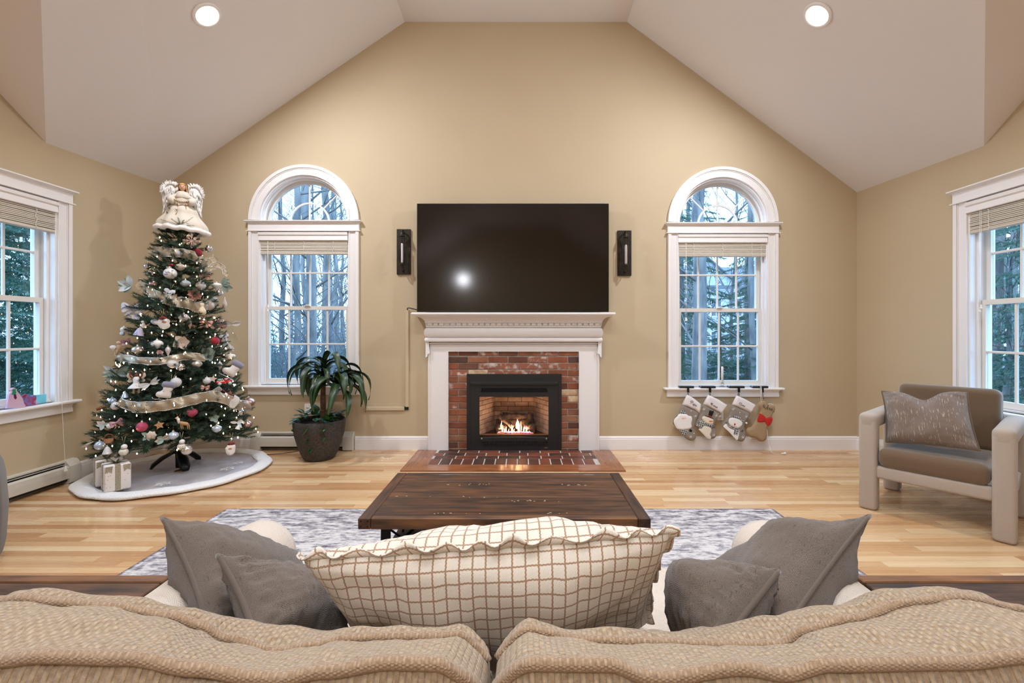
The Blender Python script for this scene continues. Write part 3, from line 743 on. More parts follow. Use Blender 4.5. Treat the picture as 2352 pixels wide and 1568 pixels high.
for rr_ in range(4):
    yy1 = min(y+.092, YI+.02); x = ix0-(.10 if rr_ % 2 else .18)
    while x < ix1:
        a, b_ = max(x, ix0+.004), min(x+.195, ix1-.004); x += .206
        if b_-a > .02 and yy1-y > .01: MB().cbox(a, b_, y, yy1, -.006, .0055+rb.uniform(-.001,.001), .003).build('brick', HB, he)
    y = yy1+g
    if y > YI: break
# ---------------------------------------------------------------- television
tv = thing('television', 'large black flat television on the wall above the mantel', 'television', (XC, 4.62, 1.96))
YT = 4.585
ta = P(957.5, 467, YT); tb = P(1398.5, 716, YT)
MB().cbox(ta.x, tb.x, YT, YT+.045, tb.z, ta.z, .004).build('bezel', mat('tv_bezel', rgb(14,13,13), .3), tv)
MB().box(ta.x+.010, tb.x-.010, YT-.0012, YT+.003, tb.z+.016, ta.z-.010).build('screen', mat('tv_screen', rgb(22,18,15), .10, coat=.3), tv)
MB().box(ta.x+.004, tb.x-.004, YT-.003, YT+.006, tb.z+.0005, tb.z+.012).build('bottom_trim', mat('tv_trim', rgb(60,57,54), .25, .8), tv)
MB().cbox(-.4, .3, YT+.045, YB+.002, 1.7, 2.2, .01).build('wall_mount', DARK, tv)
# ---------------------------------------------------------------- sconces
IRON = mat('aged_iron', rgb(40,34,28), .45, .5, noise_=30, col2=rgb(58,50,40))
BULB = mat('bulb_frosted', rgb(226,214,214), .18, subs=0)
CLEARG = glass_mat('clear_glass', (.95,.95,.95))
def sconce(px, py0, lab):
    Y = YB; a = P(px-16, py0, Y-.02); b = P(px+16, py0+104, Y-.02); cx = (a.x+b.x)/2; zc = (a.z+b.z)/2; h = (a.z-b.z)/2
    t = thing('wall_sconce', lab, 'wall lamp', (cx, YB, zc), group='black iron wall sconces beside the television')
    MB().cbox(a.x, b.x, YB-.020, YB-.0, b.z, a.z, .003).build('back_plate', IRON, t)
    yo = YB-.085
    mb = MB(); mb.tube(smoothpath([(cx, YB-.02, zc+h*.80), (cx, YB-.05, zc+h*.92), (cx, yo, zc+h*.90), (cx, yo, zc+h*.78)], 5), .007, 8); mb.build('arm', IRON, t)
    mb = MB(); mb.tube(smoothpath([(cx, YB-.02, zc-h*.80), (cx, YB-.05, zc-h*.90), (cx, yo, zc-h*.88), (cx, yo, zc-h*.72)], 5), .007, 8); mb.build('arm', IRON, t)
    MB().lathe([(.008,.05),(.014,.045),(.018,.03),(.019,.012),(.026,.008),(.027,0)], 18, (cx, yo, zc+h*.62)).build('top_cap', IRON, t)
    MB().lathe([(.004,-.055),(.010,-.045),(.012,-.03),(.022,-.02),(.026,-.006),(.026,.004)], 18, (cx, yo, zc-h*.56)).build('socket', IRON, t)
    MB().lathe([(.009,-.115),(.0125,-.105),(.0125,.06),(.010,.078),(.004,.086),(.0001,.087)], 14, (cx, yo, zc-.010)).build('bulb', BULB, t)
    mb = MB()
    for k in range(6):
        an = k*PI/3+.3; mb.tube([(cx+.025*math.cos(an), yo+.025*math.sin(an), zc-h*.56), (cx+.025*math.cos(an), yo+.025*math.sin(an), zc+h*.63)], .0022, 5)
    mb.build('cage', IRON, t)
sconce(927, 526, 'black iron wall sconce between the television and the corn-plant window')
sconce(1434.5, 529, 'black iron wall sconce between the television and the stocking window')
# ---------------------------------------------------------------- cable cover, outlets
RW = mat('raceway_paint', rgb(200,182,152), .6)
rc = thing('cable_raceway', 'beige cable cover running down the wall left of the mantel', 'cable cover', P(938,830,YB))
a = P(931.5, 712, YB-.006); b = P(939, 934, YB-.006)
MB().cbox(a.x, b.x, YB-.018, YB, b.z, a.z, .003).build('upright_channel', RW, rc)
a2 = P(838, 934, YB-.006); b2 = P(929, 942, YB-.006)
MB().cbox(a2.x, b2.x, YB-.018, YB, b2.z, a2.z, .003).build('level_channel', RW, rc)
MB().box(a2.x+.40, b.x-.004, YB-.010, YB, b2.z+.004, a2.z+.002).build('corner_gap', DARK, rc)
MB().tube(smoothpath([P(936,712,YB-.012), P(936,708,YB-.02), P(940,707,YB-.03), P(948,709,YB-.03), P(962,712,YB-.02)], 5), .005, 6).whole('tv_cable', mat('black_rubber', rgb(20,20,20), .5), 'short black cable looping out of the raceway top', 'cable', P(938,710,YB-.02))
def outlet(px, py, lab):
    a = P(px-7.5, py-12, YB-.003); b = P(px+7.5, py+12, YB-.003); t = thing('wall_outlet', lab, 'outlet', P(px, py, YB))
    MB().cbox(a.x, b.x, YB-.007, YB, b.z, a.z, .002).build('cover_plate', TRIM, t)
    for s_ in (-1, 1):
        cz = (a.z+b.z)/2+s_*.02; mb = MB().lathe([(.0001,.003),(.015,.003),(.016,0)], 16, M=T((a.x+b.x)/2, YB-.007, cz) @ RX(PI/2)); mb.build('socket', SASHW, t)
outlet(707, 939, 'white wall outlet above the heater behind the plant pot')
outlet(1654, 953, 'white wall outlet showing between the two middle stockings')
MB().tube(smoothpath([P(705,962,YB-.02), P(700,985,YB-.10), (-2.02,4.56,.10), (-2.25,4.52,.02), (-2.6,4.45,.006), (-2.8,4.38,.006)], 7), .0035, 6).whole('power_cord', mat('cord_black', rgb(24,22,20), .5), 'thin black power cord running from behind the pot to the tree', 'cord', (-2.2,4.5,.02))
# ================================================================= fabric helpers
def weave(name, col, col2, ax, az, dist, strength=.6, rough=.95, coords='Object', slub=None, check=None, sheen=.3, axis='X', distort=0.0, fine=True):
    """cloth: rows of knit loops as relief, flecks of a second colour, optional printed grid"""
    if name in _M: return _M[name]
    m = bpy.data.materials.new(name); m.use_nodes = True; nt = m.node_tree; b = nt.nodes['Principled BSDF']; N = nt.nodes; L = nt.links
    b.inputs['Roughness'].default_value = rough; b.inputs['Sheen Weight'].default_value = sheen; b.inputs['Specular IOR Level'].default_value = .25
    tc = N.new('ShaderNodeTexCoord'); sp = N.new('ShaderNodeSeparateXYZ')
    vec = tc.outputs[coords]
    if distort:
        dn = N.new('ShaderNodeTexNoise'); dn.inputs['Scale'].default_value = 9; L.new(vec, dn.inputs['Vector'])
        mxv = N.new('ShaderNodeVectorMath'); mxv.operation = 'MULTIPLY_ADD'; mxv.inputs[1].default_value = (distort,)*3
        L.new(dn.outputs['Color'], mxv.inputs[0]); L.new(vec, mxv.inputs[2]); vec = mxv.outputs[0]
    L.new(vec, sp.inputs[0])
    def mth(op, a, b_=None, c=None):
        n = N.new('ShaderNodeMath'); n.operation = op
        for i, q in enumerate((a, b_, c)):
            if q is None: continue
            if isinstance(q, (int, float)): n.inputs[i].default_value = q
            else: L.new(q, n.inputs[i])
        return n.outputs[0]
    U = sp.outputs['X']; V = mth('ADD', sp.outputs['Y'], mth('MULTIPLY', sp.outputs['Z'], -1.0)) if coords == 'Object' else sp.outputs['Y']
    if axis == 'Y': U, V = V, U
    cu = mth('MULTIPLY', U, ax); fu = mth('FRACT', cu); col_i = mth('FLOOR', cu)
    hu = mth('SINE', mth('MULTIPLY', fu, PI))
    hv = mth('SINE', mth('ADD', mth('MULTIPLY', V, az*2*PI), mth('MULTIPLY', col_i, PI)))
    h = mth('MULTIPLY', mth('POWER', hu, .5), mth('MULTIPLY_ADD', hv, .5, .6))
    n = N.new('ShaderNodeTexNoise'); n.inputs['Scale'].default_value = ax*6 if fine else ax*2; n.inputs['Detail'].default_value = 3; L.new(vec, n.inputs['Vector'])
    h2 = mth('ADD', h, mth('MULTIPLY', n.outputs['Fac'], .5))
    bp = N.new('ShaderNodeBump'); bp.inputs['Strength'].default_value = strength; bp.inputs['Distance'].default_value = dist; L.new(h2, bp.inputs['Height']); L.new(bp.outputs[0], b.inputs['Normal'])
    r = N.new('ShaderNodeValToRGB'); r.color_ramp.elements[0].position = .25; r.color_ramp.elements[1].position = .75
    r.color_ramp.elements[0].color = (*col2, 1); r.color_ramp.elements[1].color = (*col, 1)
    n2 = N.new('ShaderNodeTexNoise'); n2.inputs['Scale'].default_value = ax*1.3; n2.inputs['Detail'].default_value = 6; L.new(vec, n2.inputs['Vector'])
    L.new(mth('MULTIPLY_ADD', h, .25, mth('MULTIPLY', n2.outputs['Fac'], .8)), r.inputs[0]); out = r.outputs[0]
    def over(fac, c):
        nonlocal out
        mx = N.new('ShaderNodeMix'); mx.data_type = 'RGBA'; L.new(fac, mx.inputs[0]); L.new(out, mx.inputs[6]); mx.inputs[7].default_value = (*c, 1); out = mx.outputs[2]
    if slub:
        n3 = N.new('ShaderNodeTexNoise'); n3.inputs['Scale'].default_value = slub[1]; n3.inputs['Detail'].default_value = 4
        mp = N.new('ShaderNodeMapping'); mp.inputs['Scale'].default_value = slub[2]; L.new(vec, mp.inputs[0]); L.new(mp.outputs[0], n3.inputs['Vector'])
        mr = N.new('ShaderNodeMapRange'); mr.inputs['From Min'].default_value = slub[3]; mr.inputs['From Max'].default_value = slub[3]+.06; L.new(n3.outputs['Fac'], mr.inputs[0]); over(mr.outputs[0], slub[0])
    if check:
        c, pitch, w = check
        def line(x):
            f = mth('FRACT', mth('MULTIPLY', x, 1/pitch)); return mth('LESS_THAN', mth('ABSOLUTE', mth('SUBTRACT', f, .5)), w/pitch/2)
        wob = mth('MULTIPLY', mth('SINE', mth('MULTIPLY', U, 900)), .0004)
        over(mth('MULTIPLY', mth('MAXIMUM', line(mth('ADD', V, wob)), line(mth('ADD', U, mth('MULTIPLY', mth('SINE', mth('MULTIPLY', V, 900)), .0004)))), .85), c)
    L.new(out, b.inputs['Base Color']); _M[name] = m; return m

def pillow(name, mt, lab, C4, thick, nrm, pinch=.05, seed=1, cat='pillow', wr=.008, chop=0, seam_r=.004, seam_mat=None, group=None, nu=44, nv=32, flange=0, thick_back=None, seam_name='piping', chop_side=0, ruffle=0, power=.45, dent=None):
    TL, TR, BR, BL = [Vector(c) for c in C4]; n = (BR-TL).cross(BL-TR).normalized(); n = n if n.dot(Vector(nrm)) > 0 else -n
    W_ = ((TR-TL).length+(BR-BL).length)/2; H_ = ((BL-TL).length+(BR-TR).length)/2
    ctr = (TL+TR+BR+BL)/4; tb = thick if thick_back is None else thick_back
    def edgep(u, v):
        p = (TL*(1-u)+TR*u)*(1-v)+(BL*(1-u)+BR*u)*v
        du = ((TR-TL)*(1-v)+(BR-BL)*v); dv = ((BL-TL)*(1-u)+(BR-TR)*u)
        k = pinch
        p = p - du*(k*(2*u-1)*4*v*(1-v)) - dv*(k*(2*v-1)*4*u*(1-u))
        if chop: p = p + dv*(chop*math.exp(-((u-.5-chop_side)/.17)**2)*(1-v)**2)
        return p
    base = Matrix.Translation(ctr); inv = base.inverted(); sd = Vector((seed*7.3, seed*3.1, 0))
    def surf(u, v, s):
        p = edgep(u, v)
        f = (max(0, 1-(2*u-1)**2)**power)*(max(0, 1-(2*v-1)**2)**power)
        if dent: 
            for (du_, dv_, rad, amt) in dent: f *= 1-amt*math.exp(-(((u-du_)**2+(v-dv_)**2)/rad**2))
        if chop: f *= 1-.55*math.exp(-((u-.5-chop_side)/.15)**2)*(1-v)
        q = p+n*(s*(thick if s > 0 else tb)*f)
        e = min(u, 1-u, v, 1-v); k = min(1, e*14)
        w = noise.noise(p*9+sd)*wr*1.2+noise.noise(Vector((u*26, v*6, seed)))*wr*.6*math.exp(-v*4)+noise.noise(Vector((u*26, v*6, seed+4)))*wr*.6*math.exp(-(1-v)*4)+noise.noise(Vector((u*6, v*24, seed+9)))*wr*.5*(math.exp(-u*5)+math.exp(-(1-u)*5))
        return q+n*(s*w*k*2)
    mb = MB(); uvs = []
    def arcl(fn, n_):
        ks = [0.0]; p_ = fn(0)
        for i in range(1, n_+1): q_ = fn(i/n_); ks.append(ks[-1]+(q_-p_).length); p_ = q_
        return ks
    def at_(ks, t): x = t*(len(ks)-1); i = min(len(ks)-2, int(x)); return ks[i]+(ks[i+1]-ks[i])*(x-i)
    for s in (1, -1):
        U_ = arcl(lambda t: surf(t, .5, s), 120); V_ = [arcl(lambda t, u_=u_: surf(u_/8, t, s), 120) for u_ in range(9)]
        def vv(u, v): x = u*8; i = min(7, int(x)); return at_(V_[i], v)*(1-x+i)+at_(V_[i+1], v)*(x-i)
        v0 = len(mb.v); vs = []; f = []
        for j in range(nv+1):
            for i in range(nu+1):
                u = .5-.5*math.cos(PI*i/nu); v = .5-.5*math.cos(PI*j/nv); u = .5*u+.5*i/nu; v = .5*v+.5*j/nv
                vs.append(inv @ surf(u, v, s)); uvs.append((at_(U_, u), -vv(u, v)))
        m = nu+1
        for j in range(nv):
            for i in range(nu):
                q = (j*m+i, j*m+i+1, (j+1)*m+i+1, (j+1)*m+i); f.append(q if s < 0 else q[::-1])
        mb.add(vs, f, None, True)
    o = MB.whole(mb, name, mt, lab, cat, ctr, group, local=True, M=base)
    me = o.data; uvl = me.uv_layers.new(name='UVMap')
    for lp in me.loops: uvl.data[lp.index].uv = uvs[lp.vertex_index]
    per = [(i/40, 0) for i in range(40)]+[(1, i/30) for i in range(30)]+[(1-i/40, 1) for i in range(40)]+[(0, 1-i/30) for i in range(30)]
    cen = edgep(.5, .5)
    if seam_r:
        pts = [edgep(u, v)+(edgep(u, v)-cen).normalized()*flange for u, v in per]
        MB().tube(pts, seam_r, 6, closed=True).build(seam_name, seam_mat or mt, o)
    if ruffle:
        mb = MB(); K = 420; vs = []; f = []; uv2 = []
        for k in range(K):
            t = k/K*len(per); a = per[int(t) % len(per)]; b = per[(int(t)+1) % len(per)]; fr = t-int(t)
            pa = edgep(*a).lerp(edgep(*b), fr); out = (pa-cen); out.normalize()
            wv = math.sin(k*.52+1.3*math.sin(k*.11)); wid = ruffle*(1+.25*math.sin(k*.21))
            for j in range(4):
                g = j/3; vs.append(pa-out*.004+out*(wid*math.sin(g*1.7))+n*(wv*wid*.45*g - wid*.25*g*g)); uv2.append((k*.006, g*wid))
        for k in range(K):
            for j in range(3): f.append((k*4+j, k*4+j+1, ((k+1) % K)*4+j+1, ((k+1) % K)*4+j))
        mb.add(vs, f, None, True); r = mb.build('ruffle', mt, o)
        uvl = r.data.uv_layers.new(name='UVMap')
        for lp in r.data.loops: uvl.data[lp.index].uv = uv2[lp.vertex_index]
        sol = r.modifiers.new('thickness', 'SOLIDIFY'); sol.thickness = .003
    return o
# ================================================================= rug
def rug_mat():
    m = bpy.data.materials.new('rug_pile'); m.use_nodes = True; nt = m.node_tree; b = nt.nodes['Principled BSDF']; N = nt.nodes; L = nt.links
    b.inputs['Roughness'].default_value = .95; b.inputs['Specular IOR Level'].default_value = .15
    tc = N.new('ShaderNodeTexCoord')
    def nz(scale, st, det=6, rough=.6):
        mp = N.new('ShaderNodeMapping'); mp.inputs['Scale'].default_value = st; L.new(tc.outputs['Object'], mp.inputs[0])
        n = N.new('ShaderNodeTexNoise'); n.inputs['Scale'].default_value = scale; n.inputs['Detail'].default_value = det; n.inputs['Roughness'].default_value = rough; L.new(mp.outputs[0], n.inputs['Vector']); return n.outputs['Fac']
    def mth(op, a, b_=None):
        n = N.new('ShaderNodeMath'); n.operation = op
        for i, q in enumerate((a, b_)):
            if q is None: continue
            if isinstance(q, (int, float)): n.inputs[i].default_value = q
            else: L.new(q, n.inputs[i])
        return n.outputs[0]
    sp = N.new('ShaderNodeSeparateXYZ'); L.new(tc.outputs['Object'], sp.inputs[0])
    vo = N.new('ShaderNodeTexVoronoi'); vo.feature = 'DISTANCE_TO_EDGE'; vo.inputs['Scale'].default_value = 9
    mpv = N.new('ShaderNodeMapping'); mpv.inputs['Scale'].default_value = (1, 1.2, 1); L.new(tc.outputs['Object'], mpv.inputs[0]); L.new(mpv.outputs[0], vo.inputs['Vector'])
    motif = mth('LESS_THAN', vo.outputs['Distance'], .10)
    # border stripes measured from the rug's edges (rug is centred on its origin)
    dx = mth('SUBTRACT', 1.86, mth('ABSOLUTE', sp.outputs['X'])); dy = mth('SUBTRACT', 1.25, mth('ABSOLUTE', sp.outputs['Y'])); d = mth('MINIMUM', dx, dy)
    rp = N.new('ShaderNodeValToRGB'); L.new(mth('MULTIPLY', d, 1.6), rp.inputs[0]); rp.color_ramp.interpolation = 'CONSTANT'
    els = rp.color_ramp.elements; els[0].position = 0; els[0].color = (.8,)*3+(1,); els[1].position = .02; els[1].color = (.15,)*3+(1,)
    for p_, c_ in ((.05,.6),(.09,.2),(.12,.35),(.40,.6),(.43,.15),(.48,.5),(.51,.1)): e = els.new(p_); e.color = (c_,)*3+(1,)
    a = mth('ADD', mth('MULTIPLY', nz(3.5, (2, 7, 1)), 1.25), mth('MULTIPLY', motif, .07)); a = mth('ADD', a, mth('MULTIPLY', rp.outputs[0], .28)); a = mth('ADD', a, mth('MULTIPLY', nz(26, (1, 3, 1), 5, .75), .55))
    a = mth('SUBTRACT', mth('ADD', a, mth('MULTIPLY', mth('SUBTRACT', nz(14, (1.2, 5, 1), 6, .8), .5), 1.5)), .70)
    r = N.new('ShaderNodeValToRGB'); L.new(a, r.inputs[0]); e = r.color_ramp.elements
    e[0].position = .18; e[0].color = (*rgb(216,210,208), 1); e[1].position = .62; e[1].color = (*rgb(90,87,94), 1); x = e.new(.36); x.color = (*rgb(166,161,165), 1)
    L.new(r.outputs[0], b.inputs['Base Color'])
    bp = N.new('ShaderNodeBump'); bp.inputs['Strength'].default_value = .5; bp.inputs['Distance'].default_value = .002; L.new(nz(500, (1,1,1), 2), bp.inputs['Height']); L.new(bp.outputs[0], b.inputs['Normal'])
    return m
mb = MB().cbox(-2.0, 1.72, .60, 3.10, .0005, .009, .003)
rg = mb.whole('area_rug', rug_mat(), 'large distressed grey and white rug under the coffee table and sofa', 'rug', (-.14, 1.85, 0))
MB().tube([(-2.0,.6,.005),(1.72,.6,.005),(1.72,3.1,.005),(-2.0,3.1,.005)], .0045, 6, closed=True).build('binding', mat('rug_binding', rgb(70,70,80), .9), rg)
# ================================================================= coffee table
def wood(name, c1, c2, st, rough=.50, coat=.04, scale=4, island=.18):
    return mat(name, c1, rough, noise_=scale, col2=c2, stretch=st, contrast=(.35,.66), detail=8, island=island, bump=(18,.35,.002), coat=coat, rnoise=.12)
OAK = wood('rustic_pine_dark', rgb(96,60,34), rgb(38,24,15), (1.3, 9, 6))
OAKy = wood('rustic_pine_dark_end', rgb(86,52,30), rgb(40,26,17), (9, 1.3, 6))
STEEL = mat('black_steel', rgb(26,25,25), .45, .6)
ct = thing('coffee_table', 'dark stained plank coffee table with black metal legs in front of the hearth', 'coffee table', (-.065, 2.17, 0))
tx0, tx1, ty0, ty1, tz, tt = -.668, .537, 1.87, 2.475, .45, .046
fr = .052
MB().cbox(tx0, tx0+fr, ty0, ty1, tz-tt, tz, .003).build('end_board', OAKy, ct); MB().cbox(tx1-fr, tx1, ty0, ty1, tz-tt, tz, .003).build('end_board', OAKy, ct)
EDGE = wood('rustic_pine_edge', rgb(128,84,48), rgb(72,46,28), (1.3, 6, 9))
MB().cbox(tx0+fr+.001, tx1-fr-.001, ty0, ty0+.030, tz-tt, tz, .003).build('edge_board', EDGE, ct); MB().cbox(tx0+fr+.001, tx1-fr-.001, ty1-.030, ty1, tz-tt, tz, .003).build('edge_board', OAK, ct)
npl = 5; w_ = (ty1-ty0-.062)/npl
for i in range(npl):
    MB().cbox(tx0+fr+.001, tx1-fr-.001, ty0+.031+i*w_, ty0+.031+(i+1)*w_-.0012, tz-.03, tz-.0008-.0006*(i % 2), .0015).build('plank', OAK, ct)
mb = MB()
for x in (tx0+.012, tx0+.04):
    for z in (tz-.012, tz-.034): mb.lathe([(.0001,.001),(.0035,.001),(.004,0)], 10, M=T(x, ty0, z) @ RX(PI/2))
mb.build('peg', STEEL, ct)
# paint flecks on the boards
mb = MB(); rf = random.Random(12)
for (px, py, n_) in ((1230,1150,12),(1050,1178,6),(1115,1140,5),(1080,1112,9),(1300,1113,7),(1280,1178,5),(940,1140,3)):
    for _ in range(n_):
        x = px+rf.uniform(-55,55); y = py+rf.uniform(-2,2); Y = (EYE-tz)*F/(y-CY); q_ = P(x, y, Y); a = rf.uniform(.001,.006); b_ = rf.uniform(.0008,.0018)
        mb.box(q_.x-a, q_.x+a, q_.y-b_, q_.y+b_, tz-.001, tz+.0004)
o = mb.build('paint_flecks', mat('paint_fleck', rgb(205,185,160), .7), ct); o['kind'] = 'stuff'
for (lx, s_) in ((tx0+.10, 1), (tx1-.10, -1)):
    for (y, y2) in ((ty0+.055, ty0+.03), (ty1-.055, ty1-.03)):
        MB().cbox(lx-.019, lx+.019, -.010, .010, 0, .412, .002, M=Matrix(((1,0,0,0),(0,1,(y-y2)/.412,y2),(0,0,1,.0092),(0,0,0,1)))).build('leg', STEEL, ct)
    MB().cbox(lx-.02, lx+.02, ty0+.04, ty1-.04, .392, .403, .002).build('top_bar', STEEL, ct)
    MB().cbox(lx-.012, lx+.012, ty0+.04, ty1-.04, .205, .225, .002).build('crossbar', STEEL, ct)
    for (ya, yb_) in ((ty0+.06, ty1-.06),): 
        MB().tube([(lx, ya, .39), (lx, (ya+yb_)/2, .235)], .005, 8).build('brace_rod', STEEL, ct); MB().tube([(lx, yb_, .39), (lx, (ya+yb_)/2, .235)], .005, 8).build('brace_rod', STEEL, ct)
    MB().tube([(lx+s_*.01, 2.17, .23), (lx+s_*.17, 2.17, .395)], .008, 8).build('strut', STEEL, ct)
MB().cbox(tx0+.16, tx1-.16, 2.165, 2.18, .19, .205, .002).build('stretcher', STEEL, ct)
for i in range(3): MB().cbox(tx0+.07, tx1-.07, ty0+.10+i*.137, ty0+.10+i*.137+.134, .226, .252, .002).build('shelf_board', OAK, ct)
# ================================================================= end tables
def end_table(x0, x1, lab):
    t = thing('end_table', lab, 'side table', ((x0+x1)/2, .93, 0)); z = .552; y0, y1 = .66, 1.245
    n = 4; w = (y1-y0-.035)/n
    for i in range(n): MB().cbox(x0, x1, y0+i*w, y0+(i+1)*w-.0015, z-.032, z-.0006*(i % 2), .0025).build('plank', OAK, t)
    MB().cbox(x0, x1, y1-.034, y1, z-.05, z+.001, .003).build('edge_board', EDGE, t)
    for x in (x0+.04, x1-.04):
        for y in (y0+.04, y1-.04): MB().cbox(x-.022, x+.022, y-.022, y+.022, .0095 if -2 < x < 1.7 else 0, z-.033, .003).build('leg', OAKy, t)
    MB().cbox(x0+.06, x1-.06, y1-.05, y1-.035, z-.10, z-.034, .002).build('apron', OAK, t)
end_table(-1.62, -.955, 'dark plank end table beside the left arm of the sofa')
end_table(.915, 1.58, 'dark plank end table beside the right arm of the sofa')
# ================================================================= sofa
KNIT = weave('cream_chunky_knit', rgb(193,167,134), rgb(142,115,86), 118, 75, .004, 1.0, distort=.006)
CREAM = weave('cream_seat_weave', rgb(220,205,190), rgb(194,178,162), 260, 200, .0015, .5)
WELT = weave('cream_welt', rgb(184,155,125), rgb(136,108,82), 200, 240, .002, .8)
sf = thing('sofa', 'cream knit two-seat sofa seen from behind at the bottom of the room', 'sofa', (-.02, .95, 0))
AX = [(-.817, -1), (.775, 1)]
MB().rbox(-.90, .86, .40, .56, .03, .60, .05).build('back_frame', KNIT, sf)
MB().rbox(-.88, .84, .50, 1.42, .05, .32, .03).build('base', CREAM, sf)
for ax_, s_ in AX:
    mb = MB(); n = 26
    def armf(u, v, ax_=ax_):
        th = 2*PI*u; y = .50+.95*min(1, v*1.12); r = .104
        if v > .893: r = .104*max(.02, math.cos((v-.893)/.107*PI/2)**.6); y = 1.45+.020*math.sin((v-.893)/.107*PI/2)-.0
        return (ax_+r*math.cos(th), y, .516+r*math.sin(th))
    mb.grid(armf, 28, 24, cu=True); a_ = mb.build('arm', CREAM, sf)
    mb = MB().rbox(ax_-.085, ax_+.085, .50, 1.43, .03, .50, .03); mb.build('arm_panel', CREAM, sf)
    for y in (.5, 1.36): MB().cbox(ax_-.03, ax_+.03, y, y+.06, .0095, .05, .004).build('foot', OAKy, sf)
for x0, x1 in ((-.715, -.024), (-.020, .672)):
    c = MB().rbox(x0, x1, .74, 1.475, .31, .472, .055, 6).build('seat_cushion', CREAM, sf)
    MB().tube([(x0+.03,.76,.455),(x1-.03,.76,.455),(x1-.03,1.46,.455),(x0+.03,1.46,.455)], .005, 6, closed=True).build('welt', CREAM, c)
def back_cushion(x0, x1, sil, fw, bw):
    """sil / fw / bw: heights (seen pixel rows) of the far crest, the front welt and the rear welt"""
    YS, YF_, YB_ = .825, .745, .605
    def zof(t, Y): return lambda px: EYE-(interp(t[0], t[1], px)-CY)/F*Y
    zs, zf_, zb = zof(sil, YS), zof(fw, YF_), zof(bw, YB_)
    def prof(u):
        x = x0+(x1-x0)*u
        e = min(u, 1-u); k = min(1, (e/.055))**.5 if e < .055 else 1
        a = zs(CX+x/YS*F); b_ = zf_(CX+x/YF_*F); c = zb(CX+x/YB_*F)
        w = .006*noise.noise(Vector((x*7, 1, 3)))
        pts = [(YB_, c), ((YB_*2+YF_)/3, c*.62+b_*.38+.012+w), ((YB_+YF_*2)/3, c*.34+b_*.66+.012-w), (YF_, b_), (YF_+.035, max(b_-.002, (a+b_)/2+.006)), (YS, a), (.865, a-.07), (.875, .58), (.85, .47), (.70, .455), (.60, .47), (.570, .58), (.572, .70)]
        cy, cz = .70, .62
        return x, [(cy+(p-cy)*(.80+.20*k), cz+(q-cz)*(.72+.28*k)) for p, q in pts]
    nu = 90; nl = 13; sub = 5; rows_ = []
    for i in range(nu+1):
        x, pts = prof(i/nu); loop = []
        for a in range(nl):
            p0, p1, p2, p3 = [Vector((*pts[(a+d) % nl], 0)) for d in (-1, 0, 1, 2)]
            for j in range(sub):
                t = j/sub; loop.append(0.5*((2*p1)+(p2-p0)*t+(2*p0-5*p1+4*p2-p3)*t*t+(3*p1-p0-3*p2+p3)*t**3))
        rows_.append((x, loop))
    mb = MB(); m = nl*sub; vs = []; f = []
    for x, loop in rows_:
        for k, q in enumerate(loop):
            d = .007*noise.noise(Vector((x*9, q.x*14, q.y*10)))+.005*noise.noise(Vector((x*22+q.x*34, q.x*12-x*5, 5)))+.0025*noise.noise(Vector((x*40, q.x*30, 2)))
            vs.append((x, q.x, q.y+(d if k < 6*sub else 0)))
    for i in range(nu):
        for k in range(m): f.append((i*m+k, (i+1)*m+k, (i+1)*m+(k+1) % m, i*m+(k+1) % m))
    f.append(tuple(range(m))); f.append(tuple(reversed(range(nu*m, (nu+1)*m))))
    mb.add(vs, f, None, True); c = mb.build('back_cushion', KNIT, sf)
    for idx, r in ((0, .0095), (3*sub, .0080)):
        pts = []
        for i in range(nu+1):
            x, loop = rows_[i]; q = loop[idx]; pts.append((x, q.x-.001, q.y+.0035))
        x, loop = rows_[-1]
        MB().tube(smoothpath(pts, 2), r, 8).build('welt', WELT, c)
    # welt round the inner end
    return c
silL = ([0,60,120,300,430,550,660,780,900,1000,1060,1100,1118], [1378,1371,1378,1394,1402,1420,1436,1450,1453,1456,1450,1475,1560])
fwL = ([0,60,130,250,400,460,520,640,720,800,900,1000,1060,1110], [1384,1377,1386,1396,1420,1440,1470,1500,1486,1470,1466,1466,1462,1480])
bwL = ([0,100,300,450,600,640,750,900,1000,1060,1120], [1520,1510,1515,1540,1560,1562,1545,1525,1528,1545,1570])
silR = ([1135,1150,1175,1205,1290,1360,1430,1500,1640,1760,1900,2040,2130,2250,2352,2450], [1520,1470,1442,1436,1450,1465,1458,1450,1438,1412,1388,1362,1354,1364,1398,1440])
fwR = ([1150,1200,1350,1450,1700,1790,1850,1950,2100,2200,2352,2450], [1470,1449,1474,1478,1486,1484,1450,1426,1385,1376,1404,1450])
bwR = ([1135,1200,1400,1480,1520,1700,1800,1900,2200,2352,2450], [1550,1528,1530,1556,1560,1538,1552,1530,1525,1510,1530])
back_cushion(-.905, -.052, silL, fwL, bwL)
back_cushion(-.036, .870, silR, fwR, bwR)
